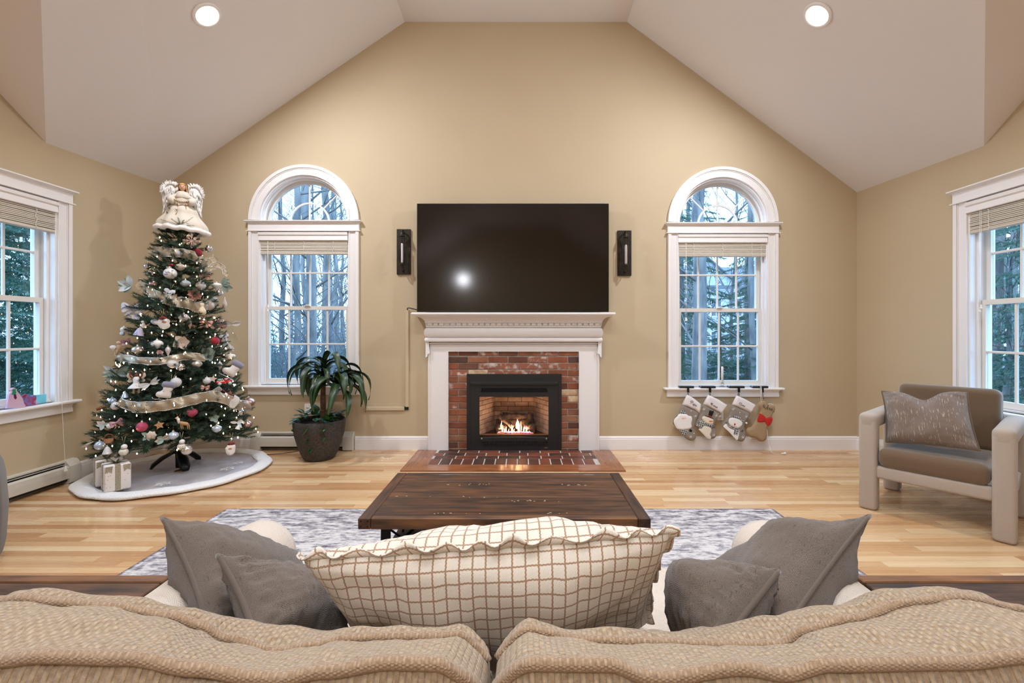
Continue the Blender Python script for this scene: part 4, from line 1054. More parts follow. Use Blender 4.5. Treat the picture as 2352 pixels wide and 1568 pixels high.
# ================================================================= pillows on the sofa
CHK = weave('windowpane_check', rgb(230,218,202), rgb(212,198,180), 500, 400, .001, .5, coords='UV', check=(rgb(150,108,74), .0245, .0032))
LIN = weave('grey_slub_linen', rgb(121,105,92), rgb(76,65,56), 330, 300, .0016, .55, coords='UV', slub=(rgb(74,67,60), 190, (1,.4,1), .635), fine=True, distort=.004)
def Q(px, py, Y): return P(px, py, Y)
pillow('ruffled_pillow', CHK, 'large cream pillow with brown windowpane check and ruffled edge', [Q(700,1282,.89),Q(1544,1222,.89),Q(1490,1425,1.13),Q(806,1425,1.13)], .12, (0,-.93,-.1), pinch=.035, seed=3, wr=.008, seam_r=0, ruffle=.020, thick_back=.11, power=.42)
pillow('linen_pillow', LIN, 'grey linen pillow standing on its corner by the left sofa arm', [Q(372,1190,1.14),Q(690,1300,1.40),Q(700,1480,1.25),Q(478,1440,.94)], .11, (.80,-.62,.05), pinch=.04, seed=5, group='grey linen pillows on the sofa', wr=.013, seam_r=.005, power=.5)
pillow('linen_pillow', LIN, 'smaller-looking grey linen pillow in front, left of the checked pillow', [Q(500,1276,1.0),Q(760,1372,1.16),Q(810,1520,1.06),Q(588,1470,.87)], .085, (.62,-.78,.05), pinch=.04, seed=8, group='grey linen pillows on the sofa', wr=.014, dent=[(.75,.25,.16,.5)], seam_r=.006, power=.5)
pillow('linen_pillow', LIN, 'grey linen pillow with raised corner by the right sofa arm', [Q(1700,1290,1.36),Q(1998,1184,1.16),Q(1800,1450,.94),Q(1650,1480,1.20)], .12, (-.72,-.69,.05), pinch=.03, seed=11, group='grey linen pillows on the sofa', wr=.012, seam_r=.005, power=.5)
pillow('linen_pillow', LIN, 'slumped grey linen pillow with folded top, right of the checked pillow', [Q(1605,1312,1.10),Q(1788,1312,.99),Q(1640,1500,.85),Q(1560,1500,1.0)], .105, (-.66,-.72,.1), pinch=.0, seed=14, group='grey linen pillows on the sofa', wr=.018, dent=[(.35,.12,.14,.45)], seam_r=.006, power=.5)
# ================================================================= armchair
BOU = weave('oat_boucle', rgb(198,184,170), rgb(176,160,145), 420, 400, .0016, .6)
TAU = weave('taupe_velvet', rgb(118,96,73), rgb(98,79,59), 700, 700, .0004, .3, sheen=.5)
O = Vector((2.339, 3.150, 0)); wv_ = Vector((2.804-2.339, 2.570-3.150, 0)); CW = wv_.length; wv_.normalize(); dv_ = Vector((-wv_.y, wv_.x, 0)); CDp = .70
MC = Matrix(((wv_.x, dv_.x, 0, O.x), (wv_.y, dv_.y, 0, O.y), (0, 0, 1, 0), (0, 0, 0, 1))) @ T(CW/2, CDp/2, 0)
ac = thing('armchair', 'low armchair with oat padded frame and taupe cushions by the side window', 'armchair', M=MC)
hw_, hd = CW/2, CDp/2
def part(n, mb, m): return mb.build(n, m, ac, local=True)
for s_ in (-1, 1):
    a, b_ = sorted((s_*hw_, s_*(hw_-.10)))
    part('front_leg', MB().rbox(a, b_, -hd, -hd+.10, 0, .62, .022), BOU)
    part('rear_leg', MB().rbox(a, b_, hd-.10, hd, 0, .62, .022), BOU)
    part('armrest', MB().rbox(a-.001, b_+.001, -hd-.001, hd+.001, .555, .657, .030), BOU)
    part('side_rail', MB().rbox(a+.015, b_-.015, -hd+.08, hd-.08, .225, .305, .018), BOU)
part('front_rail', MB().rbox(-hw_+.09, hw_-.09, -hd+.015, -hd+.085, .222, .306, .02), BOU)
part('rear_rail', MB().rbox(-hw_+.09, hw_-.09, hd-.085, hd-.015, .222, .306, .02), BOU)
mb = MB().rbox(-hw_+.104, hw_-.104, -hd+.0, hd-.05, .300, .432, .05, 6); part('seat_cushion', mb, TAU)
mb = MB().rbox(-hw_+.104, hw_-.104, -.085, .085, 0, .42, .045, 6, M=T(0, hd-.12, .41) @ RX(-.10)); part('back_cushion', mb, TAU)
part('back_panel', MB().rbox(-hw_+.10, hw_-.10, -.02, .02, 0, .37, .018, M=T(0, hd-.02, .29) @ RX(-.10)), BOU)
TWD = weave('taupe_slub_tweed', rgb(146,126,112), rgb(116,97,84), 420, 380, .0014, .8, coords='UV', slub=(rgb(200,186,166), 190, (1,.10,1), .60))
pillow('throw_pillow', TWD, 'taupe slub pillow with frayed edge propped in the armchair', [Q(2026,899,3.28),Q(2222,899,2.96),Q(2250,1034,2.74),Q(2036,1014,3.10)], .095, (-.72,-.62,.22), pinch=.03, seed=21, chop=.14, chop_side=.0, seam_r=.004, seam_mat=mat('frayed_edge', rgb(104,84,66), .95), seam_name='frayed_edge', flange=.004, wr=.012)
# ---- grey barrel chair at the left edge
GRY = weave('grey_brown_weave', rgb(116,106,96), rgb(92,84,76), 500, 400, .001, .5)
bc = thing('barrel_chair', 'grey-brown upholstered barrel chair cut off by the left edge', 'armchair', (-3.02, 2.20, 0), rz=-.2)
def shell(u, v):
    a = -2.55+u*5.1+PI; t = v*2*PI
    zc, rc = .29, .315; hz, hr = .275, .042
    c_, s_ = math.cos(t), math.sin(t)
    z = zc+hz*math.copysign(abs(s_)**.35, s_); r = rc+hr*math.copysign(abs(c_)**.5, c_); r += .02*math.sin(PI*z/.56)-.012
    hgt = 1 if True else 0
    return (r*math.cos(a), r*math.sin(a), z)
mb = MB().grid(shell, 40, 24, cv=True); n0 = 41
mb.f.append(tuple(j*41 for j in range(24))); mb.f.append(tuple(j*41+40 for j in reversed(range(24)))); mb.sm += [False, False]
mb.build('shell', GRY, bc, local=True)
MB().lathe([(.0001,.44),(.15,.44),(.22,.42),(.25,.38),(.25,.30),(.22,.27),(.0001,.27)], 32).build('seat_cushion', GRY, bc, local=True)
MB().lathe([(.0001,.03),(.24,.03),(.24,.28),(.0001,.28)], 32, smooth=False).build('base', GRY, bc, local=True)
MB().lathe([(.0001,0),(.2,0),(.2,.03),(.0001,.03)], 28, smooth=False).build('plinth', DARK, bc, local=True)
# ================================================================= puffed outlines
from mathutils.geometry import delaunay_2d_cdt
def seg_d(p, a, b):
    ab = (b[0]-a[0], b[1]-a[1]); L2 = ab[0]**2+ab[1]**2 or 1e-12
    t = max(0, min(1, ((p[0]-a[0])*ab[0]+(p[1]-a[1])*ab[1])/L2)); return math.hypot(p[0]-a[0]-ab[0]*t, p[1]-a[1]-ab[1]*t)
def inside(p, po):
    c = False; j = len(po)-1
    for i in range(len(po)):
        if (po[i][1] > p[1]) != (po[j][1] > p[1]) and p[0] < (po[j][0]-po[i][0])*(p[1]-po[i][1])/(po[j][1]-po[i][1])+po[i][0]: c = not c
        j = i
    return c
def roundpoly(po, k=4):
    n = len(po); o = []
    for i in range(n):
        p0, p1, p2, p3 = [Vector((*po[(i+d) % n], 0)) for d in (-1, 0, 1, 2)]
        for j in range(k):
            t = j/k; q = 0.5*((2*p1)+(p2-p0)*t+(2*p0-5*p1+4*p2-p3)*t*t+(3*p1-p0-3*p2+p3)*t**3); o.append((q.x, q.y))
    return o
def puff(mb, po, y0, th, r, step, M=None, back=.3):
    """padded shape: outline po in (x,z), rim at depth y0, front bulging to y0-th within r of the rim"""
    pts = list(po); n = len(pts); xs = [p[0] for p in pts]; zs = [p[1] for p in pts]
    x = min(xs)+step/2; row = 0
    while x < max(xs):
        z = min(zs)+(step/2 if row % 2 else 0); row += 1
        while z < max(zs):
            if inside((x, z), po) and min(seg_d((x, z), po[i], po[(i+1) % n]) for i in range(n)) > step*.45: pts.append((x, z))
            z += step
        x += step*.87
    res = delaunay_2d_cdt([Vector(p) for p in pts], [(i, (i+1) % n) for i in range(n)], [], 1, 1e-7)
    vc, fc = res[0], res[2]; H = []
    for p in vc:
        d = min(seg_d((p.x, p.y), po[i], po[(i+1) % n]) for i in range(n)); t = min(1, d/r); H.append(math.sqrt(max(0, 1-(1-t)**2)))
    m = len(vc); v = [(p.x, y0-th*h, p.y) for p, h in zip(vc, H)]+[(p.x, y0+th*back*h+.0004, p.y) for p, h in zip(vc, H)]
    f = []
    for t in fc:
        a, b, c = [vc[i] for i in t]
        t = tuple(t) if (b.x-a.x)*(c.y-a.y)-(b.y-a.y)*(c.x-a.x) > 0 else tuple(reversed(t))
        f.append(t); f.append(tuple(m+i for i in reversed(t)))
    return mb.add(v, f, M, True)
# ================================================================= Christmas tree
TX, TY = -2.985, 3.98
def tr(z):
    zs = (.30, .60, .90, 1.26, 1.60, 1.83, 2.10); rs_ = (.585, .50, .40, .300, .225, .18, .115)
    if z <= zs[0]: return rs_[0]
    for i in range(6):
        if z <= zs[i+1]: return rs_[i]+(rs_[i+1]-rs_[i])*(z-zs[i])/(zs[i+1]-zs[i])
    return max(.06, .115-.3*(z-2.10))
NEED = mat('fir_needles', rgb(44,62,44), .7, island=[rgb(30,42,30), rgb(52,72,50), rgb(40,60,44), rgb(70,88,62), rgb(34,50,40)])
BARKP = mat('branch_wire', rgb(60,44,30), .8)
rt = random.Random(21)
def needles(mb, a, b, n, ln, w, r_):
    a = Vector(a); b = Vector(b); d = (b-a).normalized(); u = d.orthogonal().normalized(); w_ = d.cross(u)
    for i in range(n):
        t = i/n; p = a.lerp(b, t); an = i*2.4+r_.uniform(-.4,.4); o = u*math.cos(an)+w_*math.sin(an)
        q = p+(o*.72+d*.70).normalized()*ln*r_.uniform(.75,1.15); s = d.cross(o)*(w/2)
        mb.add([p-s, p+s, q], [(0,1,2)])
def branch_mesh(L, seed, dens=1.25, nw=.0056, nl=.034, twl=.15):
    r_ = random.Random(seed); mb = MB(); n = 8
    stem = [Vector((L*i/n, .02*math.sin(i*1.3+seed)*L, -.05*L*(i/n)**2*2+.03*L*math.sin(i*.8+seed))) for i in range(n+1)]
    def at(t): k = min(n-1, int(t*n)); return stem[k].lerp(stem[k+1], t*n-k)
    for i in range(n): needles(mb, stem[i], stem[i+1], int(L/n/.0026*dens), nl, nw, r_)
    k = max(3, int(L*.78/.036*dens)); s = 1
    for i in range(k):
        t = .20+.78*i/k; p = at(t); s = -s; ll = twl*(1.15-.55*t)*r_.uniform(.7,1.2)
        for sgn in ((s,) if i % 3 else (s, 0)):
            d = Vector((.78, .62*sgn+r_.uniform(-.15,.15), r_.uniform(-.10,.38) if sgn else .55)).normalized(); q = p+d*ll
            needles(mb, p, q, int(ll/.0024*dens), nl*.95, nw, r_)
    needles(mb, stem[-1], stem[-1]+Vector((.05, 0, .01)), 24, nl, nw, r_)
    mb.tube(stem, [.0035*(1-.6*i/n) for i in range(n+1)], 4)
    return mb.mesh('branch', [NEED])
BL = [(.22, [branch_mesh(.22, s) for s in (1,2,3)]), (.38, [branch_mesh(.38, s) for s in (4,5,6)]), (.55, [branch_mesh(.55, s) for s in (7,8,9)]), (.70, [branch_mesh(.70, s) for s in (10,11,12)])]
tree = thing('christmas_tree', 'tall green Christmas tree hung with silver, white and red ornaments', 'Christmas tree', (TX, TY, 0))
z = .34; k = 0; nb = 0
def add_branch(z, a, R_, el):
    ca, sa = math.cos(a), math.sin(a)
    lim = 9
    if ca < 0: lim = min(lim, (TX-(XL+.035))/-ca)
    if sa > 0: lim = min(lim, (YB-.03-TY)/sa)
    L = min(R_, lim)
    L0, ms = min(BL, key=lambda q: abs(q[0]-L)); me = rt.choice(ms)
    zb = z-math.tan(el)*L*.9
    piece('branch', me, tree, T(0, 0, zb) @ RZ(a) @ RY(-el) @ RX(rt.uniform(-.3,.3)) @ SC(L/L0, (L/L0)**.4, (L/L0)**.4))
while z < 2.16:
    R_ = tr(z); n = int(6+R_*15); a0 = rt.random()*6
    for i in range(n):
        a = a0+2*PI*i/n+rt.uniform(-.12,.12)
        fr = math.cos(a-(-.92))                      # towards the camera
        if fr < -.45 and rt.random() < .6: continue
        add_branch(z+rt.uniform(-.03,.03), a, R_*rt.uniform(.86,1.03), rt.uniform(-.12,.22)); nb += 1
    z += .088 if z < 1.6 else .075; k += 1
for i in range(5): piece('branch', BL[0][1][i % 3], tree, T(0,0,2.08) @ RZ(i*1.3) @ RY(-1.1) @ SC(.75))
MB().tube([(TX,TY,.03),(TX,TY,2.15)], [.020,.012], 10).build('trunk_pole', mat('trunk_black', rgb(24,20,18), .7), tree)
mb = MB(); needles(mb, (TX,TY,.16), (TX,TY,.5), 420, .032, .004, rt); mb.build('trunk_needles', NEED, tree)['kind'] = 'stuff'
STB = mat('stand_black', rgb(14,13,13), .35)
for i in range(3):
    a = -.7+i*2*PI/3; d = Vector((math.cos(a), math.sin(a), 0)); c = Vector((TX, TY, 0))
    MB().tube([c+Vector((0,0,.17)), c+d*.05+Vector((0,0,.16)), c+d*.12+Vector((0,0,.12)), c+d*.18+Vector((0,0,.07)), c+d*.20+Vector((0,0,.036))], [.020,.034,.042,.040,.024], 10, flat=.45).build('stand_foot', STB, tree)
MB().lathe([(.026,.03),(.028,.2),(.022,.21)], 14, (TX,TY,0)).build('stand_collar', STB, tree)
def on_tree(px, py, k=.95):
    best = None
    Y = 3.0
    while Y < 4.3:
        p = P(px, py, Y); d = math.hypot(p.x-TX, Y-TY); rr_ = tr(p.z)*k
        if d <= rr_ and p.x > XL+.06: return p
        if best is None or d-rr_ < best[0]: best = (d-rr_, p)
        Y += .01
    return best[1]
# ---------------------------------------------------------------- string lights
mb = MB(); rg_ = random.Random(4); octv = [(1,0,0),(-1,0,0),(0,1,0),(0,-1,0),(0,0,1.5),(0,0,-1.5)]; octf = [(0,2,4),(2,1,4),(1,3,4),(3,0,4),(2,0,5),(1,2,5),(3,1,5),(0,3,5)]
pts = []; nL = 300
for i in range(nL):
    z = .30+1.80*(1-(1-i/nL)**.75)if False else None
for i in range(nL):
    z = 2.12-(i/nL)**.62*1.84+rg_.uniform(-.05,.05); a = i*.46*1.6+rg_.uniform(-.5,.5); r_ = tr(z)*rg_.uniform(.84,1.04)
    x, y = TX+r_*math.cos(a), TY+r_*math.sin(a)
    x = max(x, XL+.03); y = min(y, YB-.03); pts.append((x, y, max(z, .20)))
for p in pts: mb.add([(p[0]+a*.0056, p[1]+b*.0056, p[2]+c*.0056) for a, b, c in octv], octf, None, True)
sl_ = thing('string_lights', 'warm white fairy lights wound around the Christmas tree', 'string lights', (TX, TY, 1.2))
mb.build('bulbs', mat('fairy_bulb', (1,1,1), .5, emis=((1.0,.74,.48), 22)), sl_)['kind'] = 'stuff'
o = MB().tube([Vector((TX+(p[0]-TX)*.9, TY+(p[1]-TY)*.9, p[2])) for p in pts], .0013, 4).build('wire', mat('wire_green', rgb(28,44,30), .6), sl_)
# ---------------------------------------------------------------- ornaments
def glit(name, c, c2, m=.6, r_=.32): return mat(name, c, r_, m, noise_=420, col2=c2, bump=(600,.9,.002), contrast=(.45,.6))
OM = {'red': glit('red_glitter', rgb(150,24,40), rgb(214,70,84)), 'pink': glit('pink_glitter', rgb(178,50,84), rgb(228,120,150)),
      'champ': glit('champagne_glitter', rgb(190,166,146), rgb(240,226,214)), 'jewel': glit('silver_glitter', rgb(176,176,180), rgb(246,246,250)),
      'pearl': mat('pearl_white', rgb(222,212,208), .28, .35, coat=.6), 'silver': mat('mirror_silver', rgb(214,212,216), .10, 1.0),
      'matte': mat('matte_white', rgb(232,226,220), .6), 'rose': mat('rose_gold', rgb(210,170,158), .25, .7), 'blue': mat('ice_blue_pearl', rgb(196,208,224), .25, .4, coat=.5),
      'clear': mat('clear_bauble', (1,1,1), .03, trans=1.0, ior=1.12), 'snowy': glit('snow_filled', rgb(206,204,200), rgb(250,250,250), .1, .2),
      'ridge': mat('ridged_silver', rgb(212,204,198), .22, .7)}
CAP = mat('ornament_cap', rgb(210,200,180), .3, .9)
NCAM = .63
def OMx(p, s, roll=0, yaw=0): return T(*p) @ RZ(NCAM+yaw) @ RY(roll) @ SC(s)
def prof_ball(kind):
    if kind == 'ball': return [(math.sin(PI*i/14), -math.cos(PI*i/14)) for i in range(15)]
    if kind == 'onion': return [(0,-.92),(.18,-.86),(.55,-.66),(.88,-.34),(1.02,-.02),(.96,.28),(.74,.54),(.42,.70),(.18,.78),(0,.80)]
    if kind == 'top': return [(0,-1.15),(.08,-1.0),(.30,-.72),(.68,-.36),(1.0,.0),(1.05,.22),(.86,.46),(.5,.60),(0,.66)]
    if kind == 'drop': return [(0,-2.6),(.06,-2.4),(.16,-1.8),(.38,-1.2),(.70,-.5),(.80,0),(.66,.5),(.34,.9),(.12,1.15),(0,1.2)]
    if kind == 'finial': return [(0,-2.8),(.08,-2.4),(.2,-1.6),(.55,-.8),(.72,-.1),(.62,.5),(.36,1.3),(.14,2.0),(0,2.1)]
_om = {}
def bauble(px, py, rp, kind, m, lab, k=.97, group=None, rib=None, roll=0, squash=1):
    p = on_tree(px, py, k); s = rp*p.y/F*1.02
    t = thing('bauble', lab, 'ornament', M=OMx(p, s, roll), group=group or 'baubles on the Christmas tree')
    key = (kind, m, rib)
    if key not in _om: _om[key] = MB().lathe(prof_ball(kind), 28 if rib else 20, rib=rib).mesh('bauble', OM[m])
    piece('glass', _om[key], t, SC(1,1,squash))
    top = max(z for r, z in prof_ball(kind))*squash
    if 'cap' not in _om:
        _om['cap'] = MB().lathe([(0,.26),(.16,.25),(.18,.22),(.18,.02),(.22,-.04)], 12).tube([(0+.09*math.cos(a/8*2*PI), 0, .33+.09*math.sin(a/8*2*PI)) for a in range(8)], .025, 5, closed=True).mesh('cap', CAP)
        _om['hook'] = MB().tube([(0,0,.4),(0,.02,.75),(0,.12,1.0),(0,.3,1.0)], .022, 4).mesh('hook', mat('hook_wire', rgb(120,120,110), .4, .8))
    piece('cap', _om['cap'], t, T(0,0,top-.02)); piece('hook', _om['hook'], t, T(0,0,top))
    return t
B = bauble
B(453,581,10,'ball','red','crimson glitter ball just under the top ribbon of the tree')
B(479,571,8,'ball','silver','silver mirrored ball at the right edge above the top ribbon')
B(339,611,8,'ball','silver','small mirrored ball at the upper left edge of the tree')
B(414,613,9.5,'onion','champ','champagne glitter onion bauble right of the snowman-face ornament')
B(426,651,10,'onion','jewel','jewelled silver onion bauble in the middle above the rose poinsettia')
B(461,656,10,'ball','pearl','plain pearl grey ball above the rose poinsettia')
B(497,656,10,'top','matte','matte white top-shaped bauble at the upper right beside grey leaves')
B(352,652,8.5,'ball','rose','pinkish silver ball above the second ribbon near its left end')
B(422,729,10.5,'onion','pearl','pearl onion bauble right of the round Santa face')
B(480,702,11,'ball','champ','large champagne ball at the right end of the second ribbon')
B(503,673,8,'ball','silver','mirrored ball at the right edge level with the second ribbon')
B(501,743,12,'onion','rose','rose-gold onion bauble below the right end of the second ribbon')
B(513,746,9,'ball','rose','pink pearl ball tucked behind the rose-gold onion bauble')
B(285,757,7,'ball','matte','small matte white ball at the left edge above a smaller blue one')
B(281,766,5,'ball','blue','tiny ice-blue ball at the left edge below a white one')
B(316,803,11,'onion','ridge','ridged silver onion bauble above the left part of the third ribbon', rib=(18,.03))
B(361,790,11.5,'onion','matte','matte white onion bauble in the middle left above the third ribbon')
B(397,834,11,'ball','matte','frosted white ball hanging just below the third ribbon')
B(415,843,10,'ball','silver','mirrored silver ball beside the frosted white ball below the third ribbon')
B(452,836,10.5,'onion','ridge','ridged pale onion bauble below the right part of the third ribbon', rib=(18,.03))
B(282,832,14,'ball','clear','large clear ball with pink shreds at the left end of the third ribbon')
B(493,783,10,'ball','red','crimson glitter ball at the right beside the white bone plaque')
B(529,819,10,'top','matte','matte white top-shaped bauble at the right edge above the ice skate')
B(505,838,6.5,'drop','pearl','long pearly drop near the right edge above the red truck')
B(386,803,7,'drop','pearl','long white drop left of the magnolia petals')
B(436,744,6,'finial','rose','slim pink finial right of the pearl onion bauble')
B(356,738,8,'onion','jewel','faceted silver bauble touching the round Santa face')
B(441,947,11,'onion','pink','pink glitter onion bauble below the middle of the lowest ribbon')
B(326,980,11,'ball','pink','pink glitter ball low on the left of the tree')
B(404,878,11,'ball','snowy','clear ball filled with snow behind the left ice skate')
B(475,874,8,'ball','snowy','small snow-filled ball left of the white star')
B(398,1000,11,'onion','blue','ice-blue onion bauble above the tree trunk')
B(498,984,10,'onion','blue','ice-blue onion bauble low on the right of the tree')
B(429,1033,11,'ball','ridge','ridged silver ball hanging lowest beside the trunk', rib=(18,.03))
B(552,947,8.5,'ball','silver','mirrored ball at the right edge under the heart plaque')
B(569,975,9,'ball','rose','pink pearl ball at the lower right edge beside a white leaf')
B(229,1023,10,'ball','blue','ice-blue ball at the lower left edge of the tree')
B(265,932,8.5,'ball','matte','ribbed white ball at the left end of the lowest ribbon', rib=(14,.04))
B(258,921,8,'ball','blue','ice-blue ball above the ribbed white one at the left edge')
B(569,925,15,'onion','rose','large shiny rose-silver bauble behind the heart plaque')
B(506,914,9,'onion','silver','mirrored onion bauble lying on the lowest ribbon near the heart plaque')
B(200,1021,5,'finial','pearl','slim pearl finial at the lowest left tip of the tree', roll=1.1)
B(516,699,7,'finial','champ','champagne finial at the right edge below the mirrored ball')
B(494,708,4.5,'ball','clear','tiny clear bubble below the right end of the second ribbon')
B(340,786,5,'top','clear','tiny clear diamond left of the matte white onion bauble')
B(448,924,5.5,'ball','clear','tiny clear globe hanging over the lowest ribbon')
B(412,583,6.5,'ball','jewel','small frosted silver ball on the top ribbon')
B(410,688,4.5,'onion','champ','tiny champagne bauble on the second ribbon right of the bone plaque')
B(534,776,10,'ball','clear','clear ball at the right edge behind the white bone plaque')
B(252,978,6,'ball','matte','small white ball at the lower left among pale petals')
# ---- figures
WH = mat('ornament_white', rgb(230,224,218), .6); RED = mat('ornament_red', rgb(176,30,30), .4); SKIN = mat('ornament_skin', rgb(196,140,104), .6); BLKo = mat('ornament_black', rgb(24,22,22), .5)
ROSE = mat('rose_satin', rgb(176,128,112), .32, .4); PALE = mat('pale_petals', rgb(206,186,168), .6); SAGE = mat('sage_leaf', rgb(140,158,146), .6); SNOWL = mat('frosted_leaf', rgb(196,206,208), .6)
TAN = mat('toy_tan', rgb(184,144,98), .6); BRN = mat('toy_brown', rgb(120,68,36), .6); FURG = mat('lilac_fur', rgb(150,146,168), .95, sheen=.6, bump=(300,.8,.004)); STRG = mat('ornament_string', rgb(190,172,130), .8)
def fig(name, lab, px, py, k=.98, roll=0, yaw=0, dy=0):
    p = on_tree(px, py, k); s = p.y/F        # metres per pixel: figures are modelled in pixels, x right, z up
    t = thing(name, lab, 'ornament', M=OMx(p, s, roll, yaw)); return t
def fp(t, n, mb, m): return mb.build(n, m, t, local=True)
def loop(t, h, x=0, z=0, m=None): fp(t, 'hanging_loop', MB().tube([(x-3,0,z+h),(x,0,z),(x+3,0,z+h)], .35, 4), m or STRG)
def petal(L, w, th=.5):
    return lambda M: MB().grid(lambda u, v: ((v*L), (2*u-1)*w*math.sin(PI*min(1, v*.92+.06))**.8, th*math.sin(v*PI)*2+abs(2*u-1)*w*.25), 4, 8, M=M)
def spray(name, lab, px, py, n, L, w, m, m2=None, k=1.0, seed=1, dirs=None, core=None, cat='ornament'):
    p = on_tree(px, py, k); s = p.y/F; t = thing(name, lab, cat, M=OMx(p, s)); r_ = random.Random(seed)
    for i in range(n):
        if dirs: a, el = dirs[i]
        else: a, el = 2*PI*i/n+r_.uniform(-.2,.2), r_.uniform(.1,.6)
        ll = L*r_.uniform(.8,1.15)
        # petals radiate in the picture plane (local x,z) and lean out (-y)
        M = RY(-a) @ RZ(-el) @ RX(PI/2+r_.uniform(-.4,.4))
        mb = petal(ll, w)(M); o = fp(t, 'leaf' if name == 'leaf_pick' else 'petal', mb, m2 if (m2 and i % 2) else m)
    if core: 
        mb = MB()
        for i in range(7): mb.ball((r_.uniform(-2,2), -2, r_.uniform(-2,2)), 1.2, 6, 4)
        fp(t, 'stamens', mb, core)
    return t
# snowflake
t = fig('snowflake', 'rose-gold glitter snowflake near the top right of the tree', 440, 553, 1.25)
mb = MB()
for i in range(8):
    a = i*PI/4; c, s_ = math.cos(a), math.sin(a); Lm = 15 if i % 2 == 0 else 11
    mb.tube([(0,0,0),(c*Lm,0,s_*Lm)], .9, 5); mb.ball((c*Lm,0,s_*Lm), 2.0, 8, 6)
    for q in (.45,.7):
        for d in (-.7,.7): mb.tube([(c*Lm*q,0,s_*Lm*q),(c*Lm*q+4*math.cos(a+d),0,s_*Lm*q+4*math.sin(a+d))], .7, 4)
fp(t, 'flake', mb, glit('rosegold_glitter', rgb(196,156,140), rgb(250,220,206)))
# snowman face ball
t = fig('snowman_ball', 'round white snowman-face bauble with red bow on top, upper middle', 391, 628, 1.0)
fp(t, 'glass', MB().ball((0,0,0), (13.5,12,12.5), 20, 12), mat('white_glass', rgb(226,218,212), .2, .1, coat=.6)); fp(t, 'hat', MB().ball((-2,0,14), (6,4,3), 10, 6), OM['silver'])
fp(t, 'bow', MB().ball((-2,-1,20), (2.6,1.5,2), 8, 5).ball((3,-1,20.5), (3,1.5,2.2), 8, 5), RED); fp(t, 'painted_lines', MB().tube([(-9,-9.2,3),(-6,-11,0),(-3,-11.6,3),(0,-12,0)], .5, 4).tube([(-11,-7,-2),(-7,-10.3,-4),(-4,-11.2,-2)], .5, 4).tube([(2,-12,5),(6,-10.6,7)], .5, 4), mat('navy_paint', rgb(40,60,120), .4))
# candy-cane heart / mitten
t = fig('heart_hook', 'white heart-shaped hook ornament at the upper left of the tree', 347, 631)
fp(t, 'heart', MB().tube(smoothpath([(6,0,-6),(0,0,-7),(-5,0,-1),(-6,0,4),(-2,0,7),(2,0,5),(2,0,1)], 4), 1.9, 7), WH)
def bow(lab, px, py, m, sc=1.0, roll=0):
    t = fig('ribbon_bow', lab, px, py, 1.0, roll)
    for s_ in (-1, 1):
        fp(t, 'loop', MB().grid(lambda u, v, s_=s_: (s_*sc*(9*math.sin(PI*v)+1*v), -1.5+sc*(u-.5)*1.5-2*math.sin(PI*v), sc*((u-.5)*5*(.3+math.sin(PI*v))+3*math.sin(2*PI*v))), 3, 12), m)
        fp(t, 'tail', MB().grid(lambda u, v, s_=s_: (s_*sc*(6*v+(u-.5)*3), -1+math.sin(v*5), sc*(-9*v+(u-.5)*1.5*s_)), 3, 6), m)
    fp(t, 'knot', MB().ball((0,-1.5,0), (2*sc,1.6*sc,2*sc), 8, 6), m); return t
bow('rose satin bow at the upper right of the tree', 471, 632, ROSE, 1.15, .2)
bow('rose satin bow below the right end of the second ribbon', 474, 739, ROSE, 1.3, .45)
bow('silver cloth bow at the left edge below the second ribbon', 304, 706, mat('silver_cloth', rgb(198,198,208), .5, .2), 2.0)
bow('mauve bow at the lower left of the tree', 268, 970, mat('mauve_satin', rgb(176,126,132), .4, .2), 1.3, -.4)
bow('small mauve bow behind the tan reindeer toy', 289, 783, mat('mauve_dark', rgb(140,84,96), .4, .2), .9, -.3)
bow('small rose bow below the left ice skate gap, right of centre', 471, 889, ROSE, .9, .1)
spray('poinsettia', 'rose poinsettia flower on the second ribbon, right of centre', 447, 677, 8, 17, 5, ROSE, mat('rose_dark', rgb(150,104,90), .4, .3), core=CAP, seed=3)
spray('magnolia', 'beige magnolia bloom in the middle of the tree', 416, 786, 6, 17, 8, PALE, core=CAP, seed=5, dirs=[(0.2,.3),(1.2,.5),(2.2,.2),(3.1,.1),(3.7,.4),(5.0,.4)])
spray('flower_pick', 'silver petal flower at the left edge, middle of the tree', 311, 722, 7, 15, 6, mat('silver_petal', rgb(186,184,196), .5, .2), WH, seed=6)
spray('flower_pick', 'small pink blossom right of the tiny clear diamond', 366, 809, 6, 8, 3.4, mat('pink_petal', rgb(206,160,160), .5), seed=7)
LPg = 'frosted leaf picks tucked into the tree'
